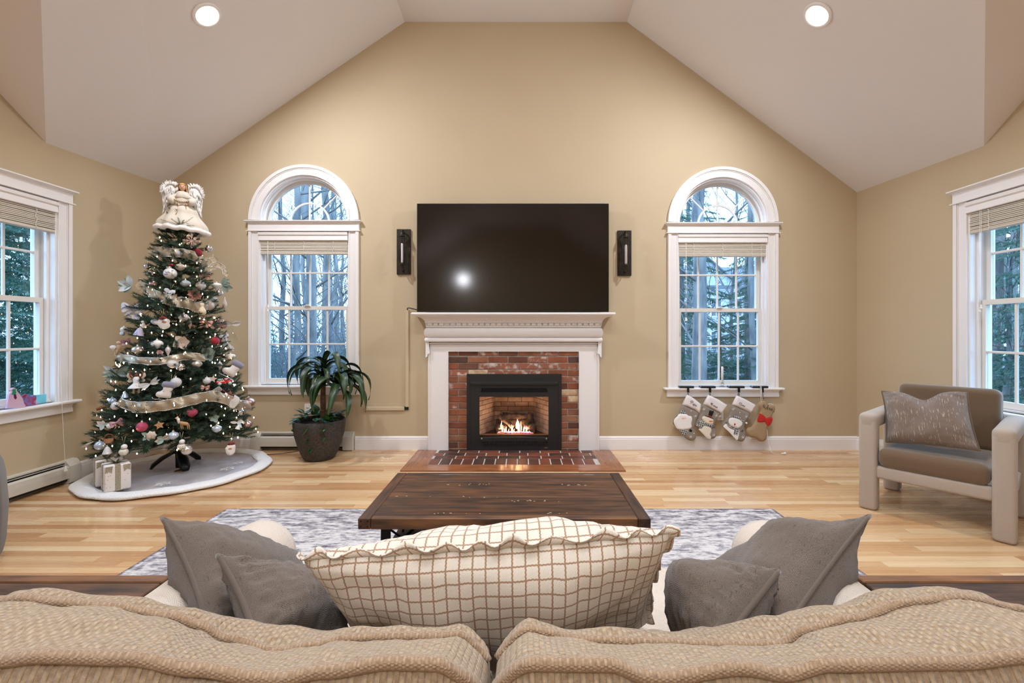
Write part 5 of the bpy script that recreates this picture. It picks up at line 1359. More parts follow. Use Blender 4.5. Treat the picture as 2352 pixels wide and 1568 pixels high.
for (px, py, n, L, w, m, m2, sd, dirs, lab) in (
    (300,657,6,24,6,SAGE,SNOWL,1,[(2.2,.1),(2.7,.2),(3.2,.1),(3.7,.2),(4.1,.1),(1.7,.2)],'grey-green eucalyptus sprig sticking out at the upper left of the tree'),
    (512,655,5,18,5.5,SAGE,mat('sage_dark', rgb(104,118,106), .6),2,[(-.3,.1),(.3,.2),(.9,.1),(-1.1,.2),(1.4,.2)],'grey-green leaf sprig sticking out at the upper right of the tree'),
    (268,858,7,28,5,SNOWL,SAGE,3,[(2.9,.1),(3.25,.2),(3.8,.1),(.2,.3),(-.3,.2),(.7,.2),(2.4,.2)],'frosty pale green leaf sprig at the left edge above the angel doll'),
    (478,812,6,18,8,mat('sage_glitter', rgb(118,122,104), .5),SAGE,4,[(.4,.3),(1.1,.3),(-.5,.4),(-1.2,.4),(2.2,.4),(-2.0,.4)],'dull green round-leaf sprig right of centre below the magnolia'),
    (345,881,6,20,3.2,SNOWL,WH,5,[(3.5,.2),(3.9,.2),(.5,.2),(.1,.3),(.9,.3),(3.1,.2)],'white feathery sprig between angel doll and ice skate'),
    (375,1008,5,17,5,SAGE,PALE,6,[(.3,.3),(3.3,.3),(2.6,.3),(.8,.4),(3.9,.4)],'pale leaf sprig low on the tree left of the trunk'),
    (545,970,4,15,3.2,WH,SNOWL,7,[(.1,.2),(-1.0,.3),(2.9,.2),(.5,.3)],'white leaf sprig at the lower right edge of the tree'),
    (533,745,3,22,6,mat('feather_grey', rgb(190,184,176), .7),WH,8,[(.15,.1),(.3,.1),(2.8,.2)],'pale feather sticking out at the right edge of the tree'),
    (527,793,4,16,2.5,WH,SNOWL,9,[(-1.0,.2),(-1.3,.1),(-.7,.2),(2.2,.2)],'thin white sprig right of the crimson glitter ball'),
    (340,1000,4,14,4,SAGE,SNOWL,10,[(3.9,.3),(5,.3),(2.5,.3),(.6,.3)],'small sage sprig low left below the pink glitter ball'),
    (237,975,5,13,4,SNOWL,WH,11,[(3.1,.2),(2.4,.2),(4.4,.2),(1.6,.3),(.2,.3)],'frosty leaf cluster at the lower left edge of the tree'),
    (492,960,5,12,4.5,SAGE,mat('sage_dull', rgb(96,112,96), .6),12,[(.5,.3),(2.8,.3),(3.6,.3),(1.2,.3),(5.3,.4)],'dull grey-green leaf cluster low right below the lowest ribbon')):
    t = spray('leaf_pick', lab, px, py, n, L, w, m, m2, seed=sd, dirs=dirs); t['group'] = LPg
# bone plaques
def bone(lab, px, py, roll, letters, sc=1):
    t = fig('bone_plaque', lab, px, py, 1.03, roll)
    o = roundpoly([(-5,-16),(-9,-18),(-9,-13),(-5.5,-9),(-5,6),(-10,9),(-10,15),(-4,16),(0,13.5),(4,16),(10,15),(10,9),(5,6),(5.5,-9),(9,-13),(9,-18),(5,-16),(0,-14)], 3)
    o = [(x*sc, z*sc) for x, z in o]; fp(t, 'plaque', puff(MB(), o, 0, 1.6, 2.5, 3.2), mat('bone_white', rgb(214,216,226), .6))
    mb = MB()
    for st in letters: mb.tube([(x*sc, -1.9, z*sc) for x, z in st], .55, 4)
    fp(t, 'lettering', mb, BLKo); loop(t, 16, 0, 14)
bone('white bone-shaped plaque with black letters on the second ribbon', 386, 679, .28, [[(-2.4,5),(2.4,5)],[(-2.4,3),(-2.4,7)],[(2.4,3),(2.4,7)],[(-2.4,0),(2.4,-1),(-2.4,-2)],[(-2.4,-6),(2.4,-6)],[(-2.4,-8),(-2.4,-4)],[(2.4,-8),(2.4,-4)]])
bone('white bone-shaped plaque with dark marks at the right edge beside the crimson ball', 517, 781, -.22, [[(-2,6),(2,6)],[(-2,4),(2,4.5)],[(-1,1),(1,1)],[(0,0),(0,2)],[(-1,-2),(1,-2)],[(-2,-5),(2,-5)],[(-2,-7),(2,-7)]], .9)
# Santa faces
def santa(lab, px, py, sc, roll):
    t = fig('santa_ornament', lab, px, py, 1.04, roll)
    bd = [(-15,-1),(-17,4),(-11,5),(-9,7),(-5,9),(6,9),(11,7),(13,2),(11,-2),(12,-8),(8,-13),(0,-15),(-7,-12),(-10,-5)]
    fp(t, 'beard', puff(MB(), [(x*sc, z*sc) for x, z in roundpoly(bd, 3)], 0, 4*sc, 6*sc, 3.2*sc), WH)
    fp(t, 'cap', puff(MB(), [(x*sc, z*sc) for x, z in roundpoly([(-8,5),(-7,11),(-2,15),(4,14),(9,9),(4,8)], 3)], .2, 4*sc, 4*sc, 3*sc), RED)
    fp(t, 'face', MB().ball((2*sc,-3.6*sc,1.5*sc), (5*sc,1.2*sc,2.6*sc), 10, 6), SKIN); fp(t, 'nose', MB().ball((3*sc,-5*sc,.5*sc), 1.3*sc, 8, 6), mat('santa_nose', rgb(190,90,70), .5))
    fp(t, 'eyes', MB().ball((0,-4.9*sc,2.6*sc), .5*sc, 6, 4).ball((5*sc,-4.9*sc,2.6*sc), .5*sc, 6, 4), BLKo); loop(t, 18*sc, 1, 14*sc)
santa('round Santa face ornament with red cap, left of centre on the tree', 375, 741, 1.0, -.1)
t = fig('santa_ornament', 'hanging white-bearded Santa with red cap at the bottom right of the tree', 529, 1030, 1.0)
fp(t, 'beard', puff(MB(), roundpoly([(-7,5),(-10,2),(-9,-3),(-8,-9),(-4,-14),(2,-15),(8,-11),(10,-3),(10,6),(7,9),(-5,9)], 3), 0, 3.5, 5, 3), WH); fp(t, 'cap', puff(MB(), roundpoly([(-5,8),(-4,13),(1,15.5),(7,13),(9,8)], 3), 0, 3.5, 4, 3), mat('dark_red_cap', rgb(120,28,26), .6)); fp(t, 'face', MB().ball((-.5,-3.4,.5), (4,1,2.4), 8, 6), SKIN); loop(t, 22, 2, 14)
# angel doll
t = fig('angel_doll', 'little cloth angel doll with white dress on the lower left of the tree', 313, 882, 1.04)
fp(t, 'dress', MB().lathe([(15,-9),(14.5,-7),(6,2),(5.5,4),(6.5,12),(4,17),(0,18)], 20, rib=(9,.05)), WH); fp(t, 'head', MB().ball((0,0,21), 4.4, 12, 8), mat('doll_brown', rgb(110,54,34), .6)); fp(t, 'hair', MB().ball((0,1.2,22.4), (5,4.4,5), 12, 8), BLKo)
for s_ in (-1, 1):
    fp(t, 'wing', puff(MB(), roundpoly([(s_*4,8),(s_*12,4),(s_*16,8),(s_*13,13),(s_*17,18),(s_*15,26),(s_*9,22),(s_*5,15)][::1 if s_ > 0 else -1], 3), 2, 1.4, 3, 3), PALE)
    fp(t, 'arm', MB().tube(smoothpath([(s_*6,-1,14),(s_*10,-1,19),(s_*11,-1,26),(s_*8,-1,30)], 4), 1.5, 7), BRN); fp(t, 'leg', MB().tube([(s_*4,0,-8),(s_*4.4,0,-21)], 2.2, 7), OM['champ'])
# ice skates
def skate(lab, px, py, roll, flip=1):
    t = fig('ice_skate', lab, px, py, 1.06, roll)
    fp(t, 'boot', puff(MB(), roundpoly([(flip*x, z) for x, z in ([(-8,10),(-9,0),(-17,-6),(-18,-13),(-12,-17),(8,-16),(10,-10),(9,0),(9,10)])][::flip], 3), 0, 5, 7, 4), mat('skate_white', rgb(226,216,208), .8))
    fp(t, 'cuff', puff(MB(), roundpoly([(flip*x, z) for x, z in ([(-12,8),(-12,19),(0,21),(12,19),(12,8),(0,6)])][::flip], 3), -.8, 6, 6, 4), FURG)
    fp(t, 'blade', MB().tube([(flip*-23,-1,-19),(flip*-20,-1,-22),(flip*13,-1,-21)], .9, 5).tube([(flip*-10,-1,-16),(flip*-10,-1,-22)], .7, 4).tube([(flip*5,-1,-16),(flip*5,-1,-21)], .7, 4), OM['silver']); loop(t, 20, 2, 18)
skate('white cloth ice skate with lilac fur cuff, left of centre above the lowest ribbon', 384, 897, .25)
skate('white cloth ice skate with lilac fur cuff at the right edge above the red truck', 537, 848, .62, 1)
# red truck
t = fig('toy_truck', 'shiny red toy truck ornament at the right side of the tree', 515, 876, 1.06, -.03)
fp(t, 'body', MB().cbox(-16,16,-5,5,-4,2,1.4).cbox(-1,8,-5,5,1,8,1.6).cbox(8,16,-5,5,1,3.5,1), mat('red_gloss', rgb(196,22,22), .15, .3, coat=1))
fp(t, 'cab_window', MB().cbox(1,6.5,-5.3,5.3,3,7,.4), OM['silver']); fp(t, 'load', MB().ball((-9,-1,4), (5,4,3.5), 8, 6).ball((-4,-1,5), 2.6, 8, 6), SAGE)
for x in (-9, 11): fp(t, 'wheel', MB().lathe([(0,1.4),(1.6,1.4),(1.7,1.0),(3.4,.9),(3.6,-.6)], 14, M=T(x,-5,-4) @ RX(PI/2)), mat('wheel_pale', rgb(190,214,206), .3))
# heart plaque
t = fig('heart_plaque', 'white clay heart on a red ribbon at the right side of the tree', 535, 922, 1.06)
hp = roundpoly([(0,-16),(8,-9),(13,-1),(13,7),(8,12),(3,15),(1,9),(-5,10),(-11,7),(-14,0),(-11,-8)], 3)
fp(t, 'heart', puff(MB(), hp, 0, 1.6, 2.5, 3.4), mat('clay_white', rgb(216,214,208), .8)); fp(t, 'hand_print', MB().tube([(-5,-2.0,3),(0,-2.0,0),(3,-2.0,4)], .4, 4).tube([(-4,-2.0,-2),(1,-2.0,-4),(5,-2.0,-1)], .4, 4).tube([(-2,-2.0,-7),(3,-2.0,-7)], .4, 4), mat('clay_mark', rgb(176,174,168), .8))
fp(t, 'red_ribbon', MB().tube([(-20,0,29),(-12,-.5,20),(0,-1,9)], 1.3, 5, flat=.4).tube([(-6,0,26),(-3,-.5,19),(0,-1,9)], 1.3, 5, flat=.4), mat('red_ribbon_paint', rgb(200,20,24), .5))
# star, house, deer, snowmen, toy reindeer, dove, bells
t = fig('star_plaque', 'pale wooden star between the snow-filled ball and the red truck', 489, 870, 1.0, .2)
fp(t, 'star', MB().prism([((9 if i % 2 == 0 else 4)*math.sin(i*PI/5), (9 if i % 2 == 0 else 4)*math.cos(i*PI/5)) for i in range(10)][::-1], -1, 1), PALE)
t = fig('star_plaque', 'tan wooden star low on the tree above a pale rosette', 366, 976, .98, -.2)
fp(t, 'star', MB().prism([((10 if i % 2 == 0 else 5)*math.sin(i*PI/5), (10 if i % 2 == 0 else 5)*math.cos(i*PI/5)) for i in range(10)][::-1], -1, 1), TAN)
t = fig('glass_house', 'clear glass block ornament above the lowest ribbon, left of the heart plaque', 497, 897, 1.0, -.6)
fp(t, 'block', MB().cbox(-11,11,-3,3,-6,6,2), mat('frosted_block', rgb(200,190,184), .15, trans=.5))
t = fig('toy_deer', 'small tan deer ornament with white neck, low in the middle of the tree', 418, 972, 1.05, .15)
fp(t, 'body', MB().tube([(-4,0,2),(2,0,0),(9,0,-1),(12,0,-3)], [3.2,4,4,2.6], 8), TAN); fp(t, 'neck', MB().tube([(-5,-.5,1),(-9,-1,9),(-11,-1.5,13)], [3,2.2,2.4], 8), WH); fp(t, 'head', MB().tube([(-9,-1,14),(-14,-3,11)], [2.6,1.3], 8), mat('deer_head', rgb(206,172,140), .6))
for x in (-2,1,10,13): fp(t, 'leg', MB().tube([(x,0,-2),(x+3,0,-13)], [1.2,.8], 5), TAN)
fp(t, 'antler', MB().tube([(-10,-1,16),(-13,-1,21)], .6, 4).tube([(-8,-1,16),(-6,-1,21)], .6, 4), BRN)
def snowman(lab, px, py, sc):
    t = fig('snowman_ornament', lab, px, py, 1.0)
    fp(t, 'lower_ball', MB().lathe([(0,-11*sc),(6*sc,-10*sc),(9*sc,-5*sc),(9*sc,-1*sc),(6*sc,3*sc),(0,4*sc)], 8, smooth=False), mat('carved_white', rgb(222,216,200), .5)); fp(t, 'head', MB().ball((1,0,8*sc), 6*sc, 14, 9), WH); fp(t, 'scarf', MB().lathe([(5*sc,3*sc),(6.6*sc,4*sc),(5.4*sc,5.4*sc)], 14, close=False), mat('scarf_mauve', rgb(150,124,120), .7)); loop(t, 18*sc, 0, 14*sc)
snowman('carved white snowman dangling at the bottom left of the tree', 284, 1034, 1.0)
snowman('grey-white stone snowman dangling left of the ridged silver ball at the bottom', 417, 1022, .95)
t = fig('toy_reindeer', 'tan plush reindeer toy at the left edge above the clear pink ball', 274, 797, 1.03)
fp(t, 'body', MB().ball((0,0,0), (5,4,8), 12, 8), mat('oat_plush', rgb(196,160,128), .9)); fp(t, 'head', MB().ball((-1,-1,10), (4.4,4,4), 12, 8), mat('oat_plush2', rgb(206,174,146), .9)); fp(t, 'scarf', MB().ball((7,-1,5), (4,2,3.4), 8, 6), mat('plaid_mauve', rgb(150,110,130), .7, noise_=300, col2=rgb(220,210,220)))
for x in (-3, 3): fp(t, 'leg', MB().tube([(x,-1,-6),(x-1,-1,-17)], [2,1.4], 7), TAN)
fp(t, 'wing', MB().ball((-11,1,0), (6,2,4.5), 10, 6), WH)
t = fig('dove', 'small white dove ornament above the left cloth bell', 329, 747, 1.0, .1)
fp(t, 'body', MB().ball((0,0,0), (4,3,6), 10, 8), WH); fp(t, 'head', MB().ball((-2,0,8), 3, 10, 8), WH); fp(t, 'wing', MB().tube([(2,0,0),(7,0,1),(12,0,6)], [3,2.6,.8], 7, flat=.5), PALE)
def bell(lab, px, py, m, sc=1, roll=0):
    t = fig('bell', lab, px, py, 1.0, roll); fp(t, 'bell_skirt', MB().lathe([(10*sc,-9*sc),(9*sc,-8*sc),(7*sc,-1*sc),(4*sc,6*sc),(1*sc,9*sc),(0,9*sc)], 16, rib=(7,.06)), m); fp(t, 'crown', MB().ball((0,0,10*sc), 1.6*sc, 8, 6), CAP)
bell('pale lilac cloth bell at the left side of the tree, middle height', 320, 761, mat('lilac_cloth', rgb(190,186,210), .7), 1.05, .2)
bell('small ice-blue cone left of the angel doll', 287, 906, OM['blue'], .75)
bell('white cone hanging at the bottom left above the gift boxes', 246, 1033, mat('milk_glass', rgb(208,204,200), .3, coat=.5), .95)
bell('tiny white hood at the lower right near the white leaf sprig', 547, 980, OM['matte'], .55, .3)
t = fig('basket', 'brown wooden basket ornament at the lower left of the tree', 250, 1009, 1.0)
fp(t, 'basket', MB().lathe([(7,-8),(8,-7),(8.5,2),(7.5,2),(7,-6)], 12, sy=.6, smooth=False), mat('basket_brown', rgb(150,96,62), .7, noise_=60, col2=rgb(196,140,100))); fp(t, 'handle', MB().tube(smoothpath([(-8,0,2),(-6,0,9),(0,0,12),(6,0,9),(8,0,2)], 3), 1.1, 6), BRN)
t = fig('wood_log', 'small dark wooden log sticking out at the left edge, low on the tree', 231, 938, 1.05, -.15)
fp(t, 'log', MB().tube([(-7,0,0),(7,0,1)], 3.2, 10), BRN)
t = fig('light_bulb_ornament', 'cream bulb-shaped ornament hanging on the second ribbon', 464, 716, 1.05)
fp(t, 'bulb', MB().lathe([(0,-8),(6,-7),(8.5,-2),(8,3),(5,8),(3.8,12),(3.8,18)], 16), mat('cream_glass', rgb(222,200,160), .3, coat=.5)); fp(t, 'neck', MB().cbox(-4,4,-4,4,14,20,1), mat('cream_cap', rgb(232,216,186), .4)); loop(t, 16, 0, 20)
t = fig('walnut_rosette', 'pale rosette with beads low left of the ice-blue onion bauble', 347, 1000, 1.0)
fp(t, 'rosette', MB().lathe([(9,-2),(10,0),(7,3),(3,4),(0,3)], 14, M=RX(PI/2), rib=(7,.12)), PALE); fp(t, 'beads', MB().ball((2,-4,1),1.4,8,6).ball((5,-4,2),1.2,8,6).ball((8,-4,0),1.2,8,6), OM['pearl'])
# ---------------------------------------------------------------- ribbons
RIB = bpy.data.materials.new('sheer_ribbon'); RIB.use_nodes = True; nt = RIB.node_tree; b_ = nt.nodes['Principled BSDF']; b_.inputs['Base Color'].default_value = (*rgb(206,190,164), 1); b_.inputs['Metallic'].default_value = .45; b_.inputs['Roughness'].default_value = .38
n_ = nt.nodes.new('ShaderNodeTexNoise'); n_.inputs['Scale'].default_value = 260; n_.inputs['Detail'].default_value = 2; r_ = nt.nodes.new('ShaderNodeMapRange'); r_.inputs['From Min'].default_value = .35; r_.inputs['From Max'].default_value = .6; r_.inputs['To Min'].default_value = .42; r_.inputs['To Max'].default_value = .85
nt.links.new(n_.outputs['Fac'], r_.inputs[0]); nt.links.new(r_.outputs[0], b_.inputs['Alpha'])
EDG = glit('ribbon_sequins', rgb(200,192,182), rgb(255,252,246), .8, .25)
def ribbon(pts, hw, lab):
    ps = []
    for px, py in pts: ps.append((px, py))
    sm = smoothpath([(a, 0, c) for a, c in ps], 8); W3 = []
    for q in sm: W3.append(on_tree(q.x, q.z, 1.05))
    # even the path out
    for _ in range(4): W3 = [W3[0]]+[(W3[i-1]+W3[i]*2+W3[i+1])/4 for i in range(1, len(W3)-1)]+[W3[-1]]
    c = W3[len(W3)//2]; t = thing('ribbon', lab, 'ribbon', c, group='sheer champagne ribbons wound around the tree'); mb = MB(); n = len(W3); vs = []; f = []; e0 = []; e1 = []
    for i, p in enumerate(W3):
        s = hw*p.y/F; out = Vector((p.x-TX, p.y-TY, 0)).normalized(); tw = .35*math.sin(i*.33)+.2*math.sin(i*.9)
        for j in range(5):
            g = (j-2)/2; q = p+Vector((0,0,g*s*(1-.12*abs(tw))))+out*(g*tw*s*.6+.010*math.sin(i*.8+j)+.006*math.cos(g*3)); vs.append(q)
            if j == 0: e0.append(q)
            if j == 4: e1.append(q)
    for i in range(n-1):
        for j in range(4): f.append((i*5+j, (i+1)*5+j, (i+1)*5+j+1, i*5+j+1))
    mb.add(vs, f, None, True).build('band', RIB, t); MB().tube(e0, .0042, 5, flat=.8).build('sequin_edge', EDG, t); MB().tube(e1, .0042, 5, flat=.8).build('sequin_edge', EDG, t)
ribbon([(345,575),(375,579),(405,580),(430,583),(455,592),(470,602),(485,603),(497,595)], 10, 'sheer champagne ribbon nearest the top of the tree')
ribbon([(470,605),(478,620),(490,612),(505,608),(520,628)], 7, 'curled ribbon tail at the upper right edge of the tree')
ribbon([(316,655),(325,652),(345,672),(370,682),(400,692),(430,696),(455,706),(475,698),(500,690)], 12, 'sheer champagne ribbon passing behind the white bone plaque')
ribbon([(262,803),(270,818),(295,824),(330,829),(370,829),(405,822),(440,818),(470,822)], 8, 'sheer champagne ribbon across the middle of the tree')
ribbon([(275,923),(300,934),(330,935),(370,932),(410,925),(450,916),(490,909),(520,917),(550,930),(575,931)], 12, 'broad champagne ribbon lowest on the tree')
# ---------------------------------------------------------------- angel topper
AW = mat('angel_white', rgb(214,204,190), .7, sheen=.2, noise_=30, col2=rgb(200,184,160)); FUR = mat('white_fur', rgb(248,244,240), .95, sheen=.8, bump=(150,.9,.008)); FEA = mat('feather_white', rgb(226,220,212), .8, sheen=.3)
pa = P(419, 527, 3.98); s = 3.98/F
at_ = thing('angel_topper', 'white feather-winged angel in a long gown on the tree top', 'tree topper', M=T(*pa) @ RZ(.55) @ SC(s))
def gown(u, v):
    a = 2*PI*u; z = -2+v*82; r = interp([0,.1,.5,.8,.93,1], [47,46,29,15,13,4], v)*(1+.07*math.cos(9*a+v*2)*(1-v)); return (r*math.cos(a)*1.02, r*math.sin(a)*.8, z-(6*math.cos(a)*(1-v) if True else 0)*.4)
fp(at_, 'gown', MB().grid(gown, 60, 24, cu=True), AW)
mb = MB().tube([(46.5*math.cos(2*PI*i/40)*(1+.07*math.cos(9*2*PI*i/40)), 46.5*math.sin(2*PI*i/40)*.8*(1+.07*math.cos(9*2*PI*i/40)), -3-2.4*math.cos(2*PI*i/40)+1.5*math.sin(i*1.7)) for i in range(40)], 5.6, 9, closed=True); fp(at_, 'fur_hem', mb, mat('hem_fur', rgb(248,238,230), .95, sheen=.5, bump=(150,.3,.002)))
fp(at_, 'collar', MB().lathe([(15,70),(17,72),(14,80),(9,86),(7,87)], 24, sy=.75, rib=(6,.05)), AW)
fp(at_, 'head', MB().ball((0,-1,97), (6.6,6.4,8.6), 18, 12), mat('angel_skin', rgb(206,160,130), .6)); fp(at_, 'neck', MB().tube([(0,0,82),(0,0,92)], 3.4, 8), _M['angel_skin'])
def hairf(u, v):
    a = 2*PI*u; ph = -.2+v*1.77; front = max(0, -math.sin(a)); r = 8.2; x = r*math.cos(ph)*math.cos(a); y = 1.2+r*math.cos(ph)*math.sin(a); z = 97.5+9.6*math.sin(ph)
    if v < .45 and front < .6: z -= (1-v/.45)*13; x *= 1.1
    if front >= .6 and v < .45: z = 97.5+9.6*math.sin(max(ph, .5)); 
    return (x, y, z)
fp(at_, 'hair', MB().grid(hairf, 28, 12, cu=True), mat('angel_hair', rgb(186,122,66), .6, noise_=80, col2=rgb(214,164,100), stretch=(1,1,.2)))
fp(at_, 'eyes', MB().ball((-2.4,-7,98), .8, 6, 4).ball((2.4,-7,98), .8, 6, 4), BRN); fp(at_, 'mouth', MB().ball((0,-7,93.6), (1.4,.6,.5), 6, 4), RED); fp(at_, 'nose', MB().ball((0,-7.4,96), (.8,.9,1.4), 6, 4), _M['angel_skin'])
for s_ in (-1, 1):
    fp(at_, 'sleeve', MB().tube(smoothpath([(s_*9,-2,76),(s_*19,-6,70),(s_*20,-13,62),(s_*12,-17,60)], 4), [5]*5+[7]*4+[8]*3+[6], 10), AW)
    fp(at_, 'hand', MB().tube([(s_*12,-17,60),(s_*8,-19,60)], [2.2,1.6], 7), _M['angel_skin'])
    wing = thing
    mbw = MB(); r_ = random.Random(5+s_)
    wo = [(s_*6,60),(s_*12,44),(s_*20,34),(s_*26,24),(s_*31,30),(s_*35,44),(s_*37,60),(s_*38,78),(s_*35,94),(s_*26,104),(s_*16,102),(s_*8,88)]
    wo = wo if s_ < 0 else wo[::-1]; wo = wo if sum(wo[i][0]*wo[(i+1) % 12][1]-wo[(i+1) % 12][0]*wo[i][1] for i in range(12)) > 0 else wo[::-1]
    w_o = fp(at_, 'wing', puff(MB(), roundpoly(wo, 3), 7, 4, 8, 6), FEA)
    for i in range(46):
        t_ = i/46; a = s_*(8+28*r_.random()); zz = 40+60*r_.random(); L = 14+8*r_.random()-(zz-40)*.08
        if zz < 60: a = s_*(20+14*r_.random())
        dx = s_*r_.uniform(-.1,.35); pts = [(a, 2-3*r_.random(), zz), (a+dx*L*.5, 0-2*r_.random(), zz-L*.5), (a+dx*L, 3, zz-L)]
        mbw.tube(pts, [1.6,3.0,.4], 6, flat=.4)
    for i in range(90):
        a = r_.uniform(-.4,2.2); cx_, cz_ = s_*21, 86; mbw.tube([(cx_+s_*13*math.cos(a), 4, cz_+15*math.sin(a)), (cx_+s_*(19+3*r_.random())*math.cos(a+r_.uniform(-.2,.2)), 3, cz_+(21+4*r_.random())*math.sin(a))], [2.2,.3], 4)
    o = mbw.build('feathers', FEA, w_o, local=True); o['kind'] = 'stuff'
fp(at_, 'banner', MB().grid(lambda u, v: (-20+40*u, -20-1.5*math.sin(u*6), 56+7*v+2.4*math.cos(u*6.3)), 20, 3), mat('parchment', rgb(206,184,150), .7))
fp(at_, 'banner_script', MB().tube([(-13+26*i/40, -21.8-1.2*math.sin((.18+.64*i/40)*6), 59.5+2*math.sin(i*1.35)+2.2*math.cos((.18+.64*i/40)*6.3)) for i in range(41)], .45, 4), mat('script_brown', rgb(84,50,28), .6))
for x in (-8, 7): fp(at_, 'gold_cord', MB().tube([(x,-16,56),(x+1.5,-20,44),(x+.5,-22,34),(x-2 if x < 0 else x+1,-24,27)], [.8,.8,.8,1.5], 6), mat('gold_cord', rgb(150,108,60), .5, .3))
mb = MB()
for (dx, dz, L) in ((-34,8,30),(-16,12,22),(-4,16,20),(6,12,16),(22,20,30),(24,2,24)):
    a = (0,-36,2); b2 = (dx,-41,2+dz); needles(mb, a, b2, 40, 5, .9, rt)
fp(at_, 'fir_sprig', mb, mat('sprig_green', rgb(84,98,84), .7))['kind'] = 'stuff'
# ---------------------------------------------------------------- tree skirt
SKX, SKY_, SKR = -2.93, 3.93, .655
rs = random.Random(31)
def skr(a): return SKR*(1+.018*math.sin(3*a+1)+.012*math.sin(7*a)+.008*math.sin(13*a+2))
LAV = mat('skirt_plush', rgb(196,190,198), .95, noise_=5, col2=rgb(176,166,168), sheen=.6, bump=(160,.5,.004))
def sk(u, v):
    a = 2*PI*u; r = .05+(skr(a)-.05)*v; x = max(SKX+r*math.cos(a), XL+.03); y = SKY_+r*math.sin(a)
    return (x, y, .020+.018*noise.noise(Vector((x*4, y*4, 1)))+.028*(1-v)*max(0, noise.noise(Vector((x*3, y*3, 7))))*2+.010*math.sin(9*a)*v*(1-v)*3)
ts = MB().grid(sk, 72, 20, cu=True).whole('tree_skirt', LAV, 'round white fur-trimmed tree skirt on the floor under the tree', 'tree skirt', (SKX, SKY_, 0))
def brd_(u, v):
    a = 2*PI*u; t = 2*PI*v; w = .062; r = skr(a)-.035+w*math.cos(t); h = .024+.003*noise.noise(Vector((math.cos(a)*9, math.sin(a)*9, 3)))
    x = max(SKX+r*math.cos(a), XL+.022); return (x, SKY_+r*math.sin(a), .024+h*math.sin(t)+.006*max(0, noise.noise(Vector((math.cos(a)*4, math.sin(a)*4, v*2)))))
MB().grid(brd_, 110, 12, cu=True, cv=True).build('fur_border', FUR, ts)
def flake(x, y, r):
    mb = MB(); 
    for i in range(6):
        a = i*PI/3; q = lambda rr_, aa: (x+rr_*math.cos(aa), y+rr_*math.sin(aa), .048)
        mb.tube([q(0,a), q(r,a)], .0028, 4); mb.tube([q(r*.55,a), q(r*.8,a+.35)], .002, 4); mb.tube([q(r*.55,a), q(r*.8,a-.35)], .002, 4)
    mb.build('snowflake_embroidery', WH, ts)
flake(-2.50, 3.88, .06); flake(-2.52, 4.05, .05); flake(-2.75, 3.50, .055)
# ---------------------------------------------------------------- gift boxes
GW = mat('ceramic_white', rgb(232,224,216), .45); GR = glit('gold_silver_ribbon', rgb(150,138,116), rgb(196,186,164), .35, .4); DOT = mat('pin_dots', rgb(50,44,44), .5)
def gift(x, y, rz, lab):
    t = thing('gift_box', lab, 'gift box', M=T(x, y, .045) @ RZ(rz), group='white spotted gift boxes on the tree skirt'); w, h = .076, .190
    fp(t, 'box', MB().rbox(-w,w,-w,w,0,h,.010,3), GW)
    for s_ in (-1, 1):
        fp(t, 'ribbon_band', MB().cbox(-.016,.016, s_*w-(.002 if s_ < 0 else .001), s_*w+(.001 if s_ < 0 else .002), .001, h-.002, .0005), GR); fp(t, 'ribbon_band', MB().cbox(s_*w-(.002 if s_ < 0 else .001), s_*w+(.001 if s_ < 0 else .002), -.016,.016, .001, h-.002, .0005), GR)
    fp(t, 'top_band', MB().cbox(-.016,.016,-w-.001,w+.001,h-.001,h+.0015,.0005).cbox(-w-.001,w+.001,-.016,.016,h-.001,h+.0015,.0005), GR)
    for k_ in range(4):
        a = .5+k_*PI/2; M = T(0,0,h) @ RZ(a)
        fp(t, 'bow_loop', MB().grid(lambda u, v: (.006+.055*math.sin(PI*v)*(.7+.3*math.cos(v*3)), (u-.5)*.026, .006+.030*math.sin(2*PI*v*.5)*math.sin(PI*v)+.006*v), 3, 12, M=M), GR)
    fp(t, 'bow_knot', MB().ball((0,0,h+.010), (.012,.012,.009), 10, 6), GR)
    for s_ in (-1, 1):
        for q in (-1, 1):
            fp(t, 'ribbon_tail', MB().add([(q*.028,-w-.0012,h-.004),(q*.070,-w-.0012,h-.004),(q*.072,-w-.0016,h-.050),(q*.052,-w-.0016,h-.040),(q*.034,-w-.0016,h-.055),
                (q*.028,-w,h-.004),(q*.070,-w,h-.004),(q*.072,-w,h-.050),(q*.052,-w,h-.040),(q*.034,-w,h-.055)], [(0,4,3,2,1) if q > 0 else (0,1,2,3,4),(0,1,6,5),(1,2,7,6),(2,3,8,7),(3,4,9,8),(4,0,5,9)]), GR) if s_ > 0 else None
    mb = MB(); r_ = random.Random(int(abs(x)*100))
    for face in range(4):
        for i in range(3):
            for j in range(6):
                u = r_.choice((-1, 1))*r_.uniform(.024,.074); z = .012+j*.026+r_.uniform(-.006,.006); mb.lathe([(0,.0008),(.0020,.0008),(.0022,0)], 6, M=RZ(face*PI/2) @ T(u, -w, z) @ RX(PI/2)) if i == 0 or r_.random() < .35 else None
    fp(t, 'pin_dots', mb, DOT)['kind'] = 'stuff'
gift(-3.02, 3.40, .86, 'white spotted gift box with glitter bow, in front on the fur border')
gift(-3.19, 3.52, .84, 'white spotted gift box with glitter bow, behind and left of the other')
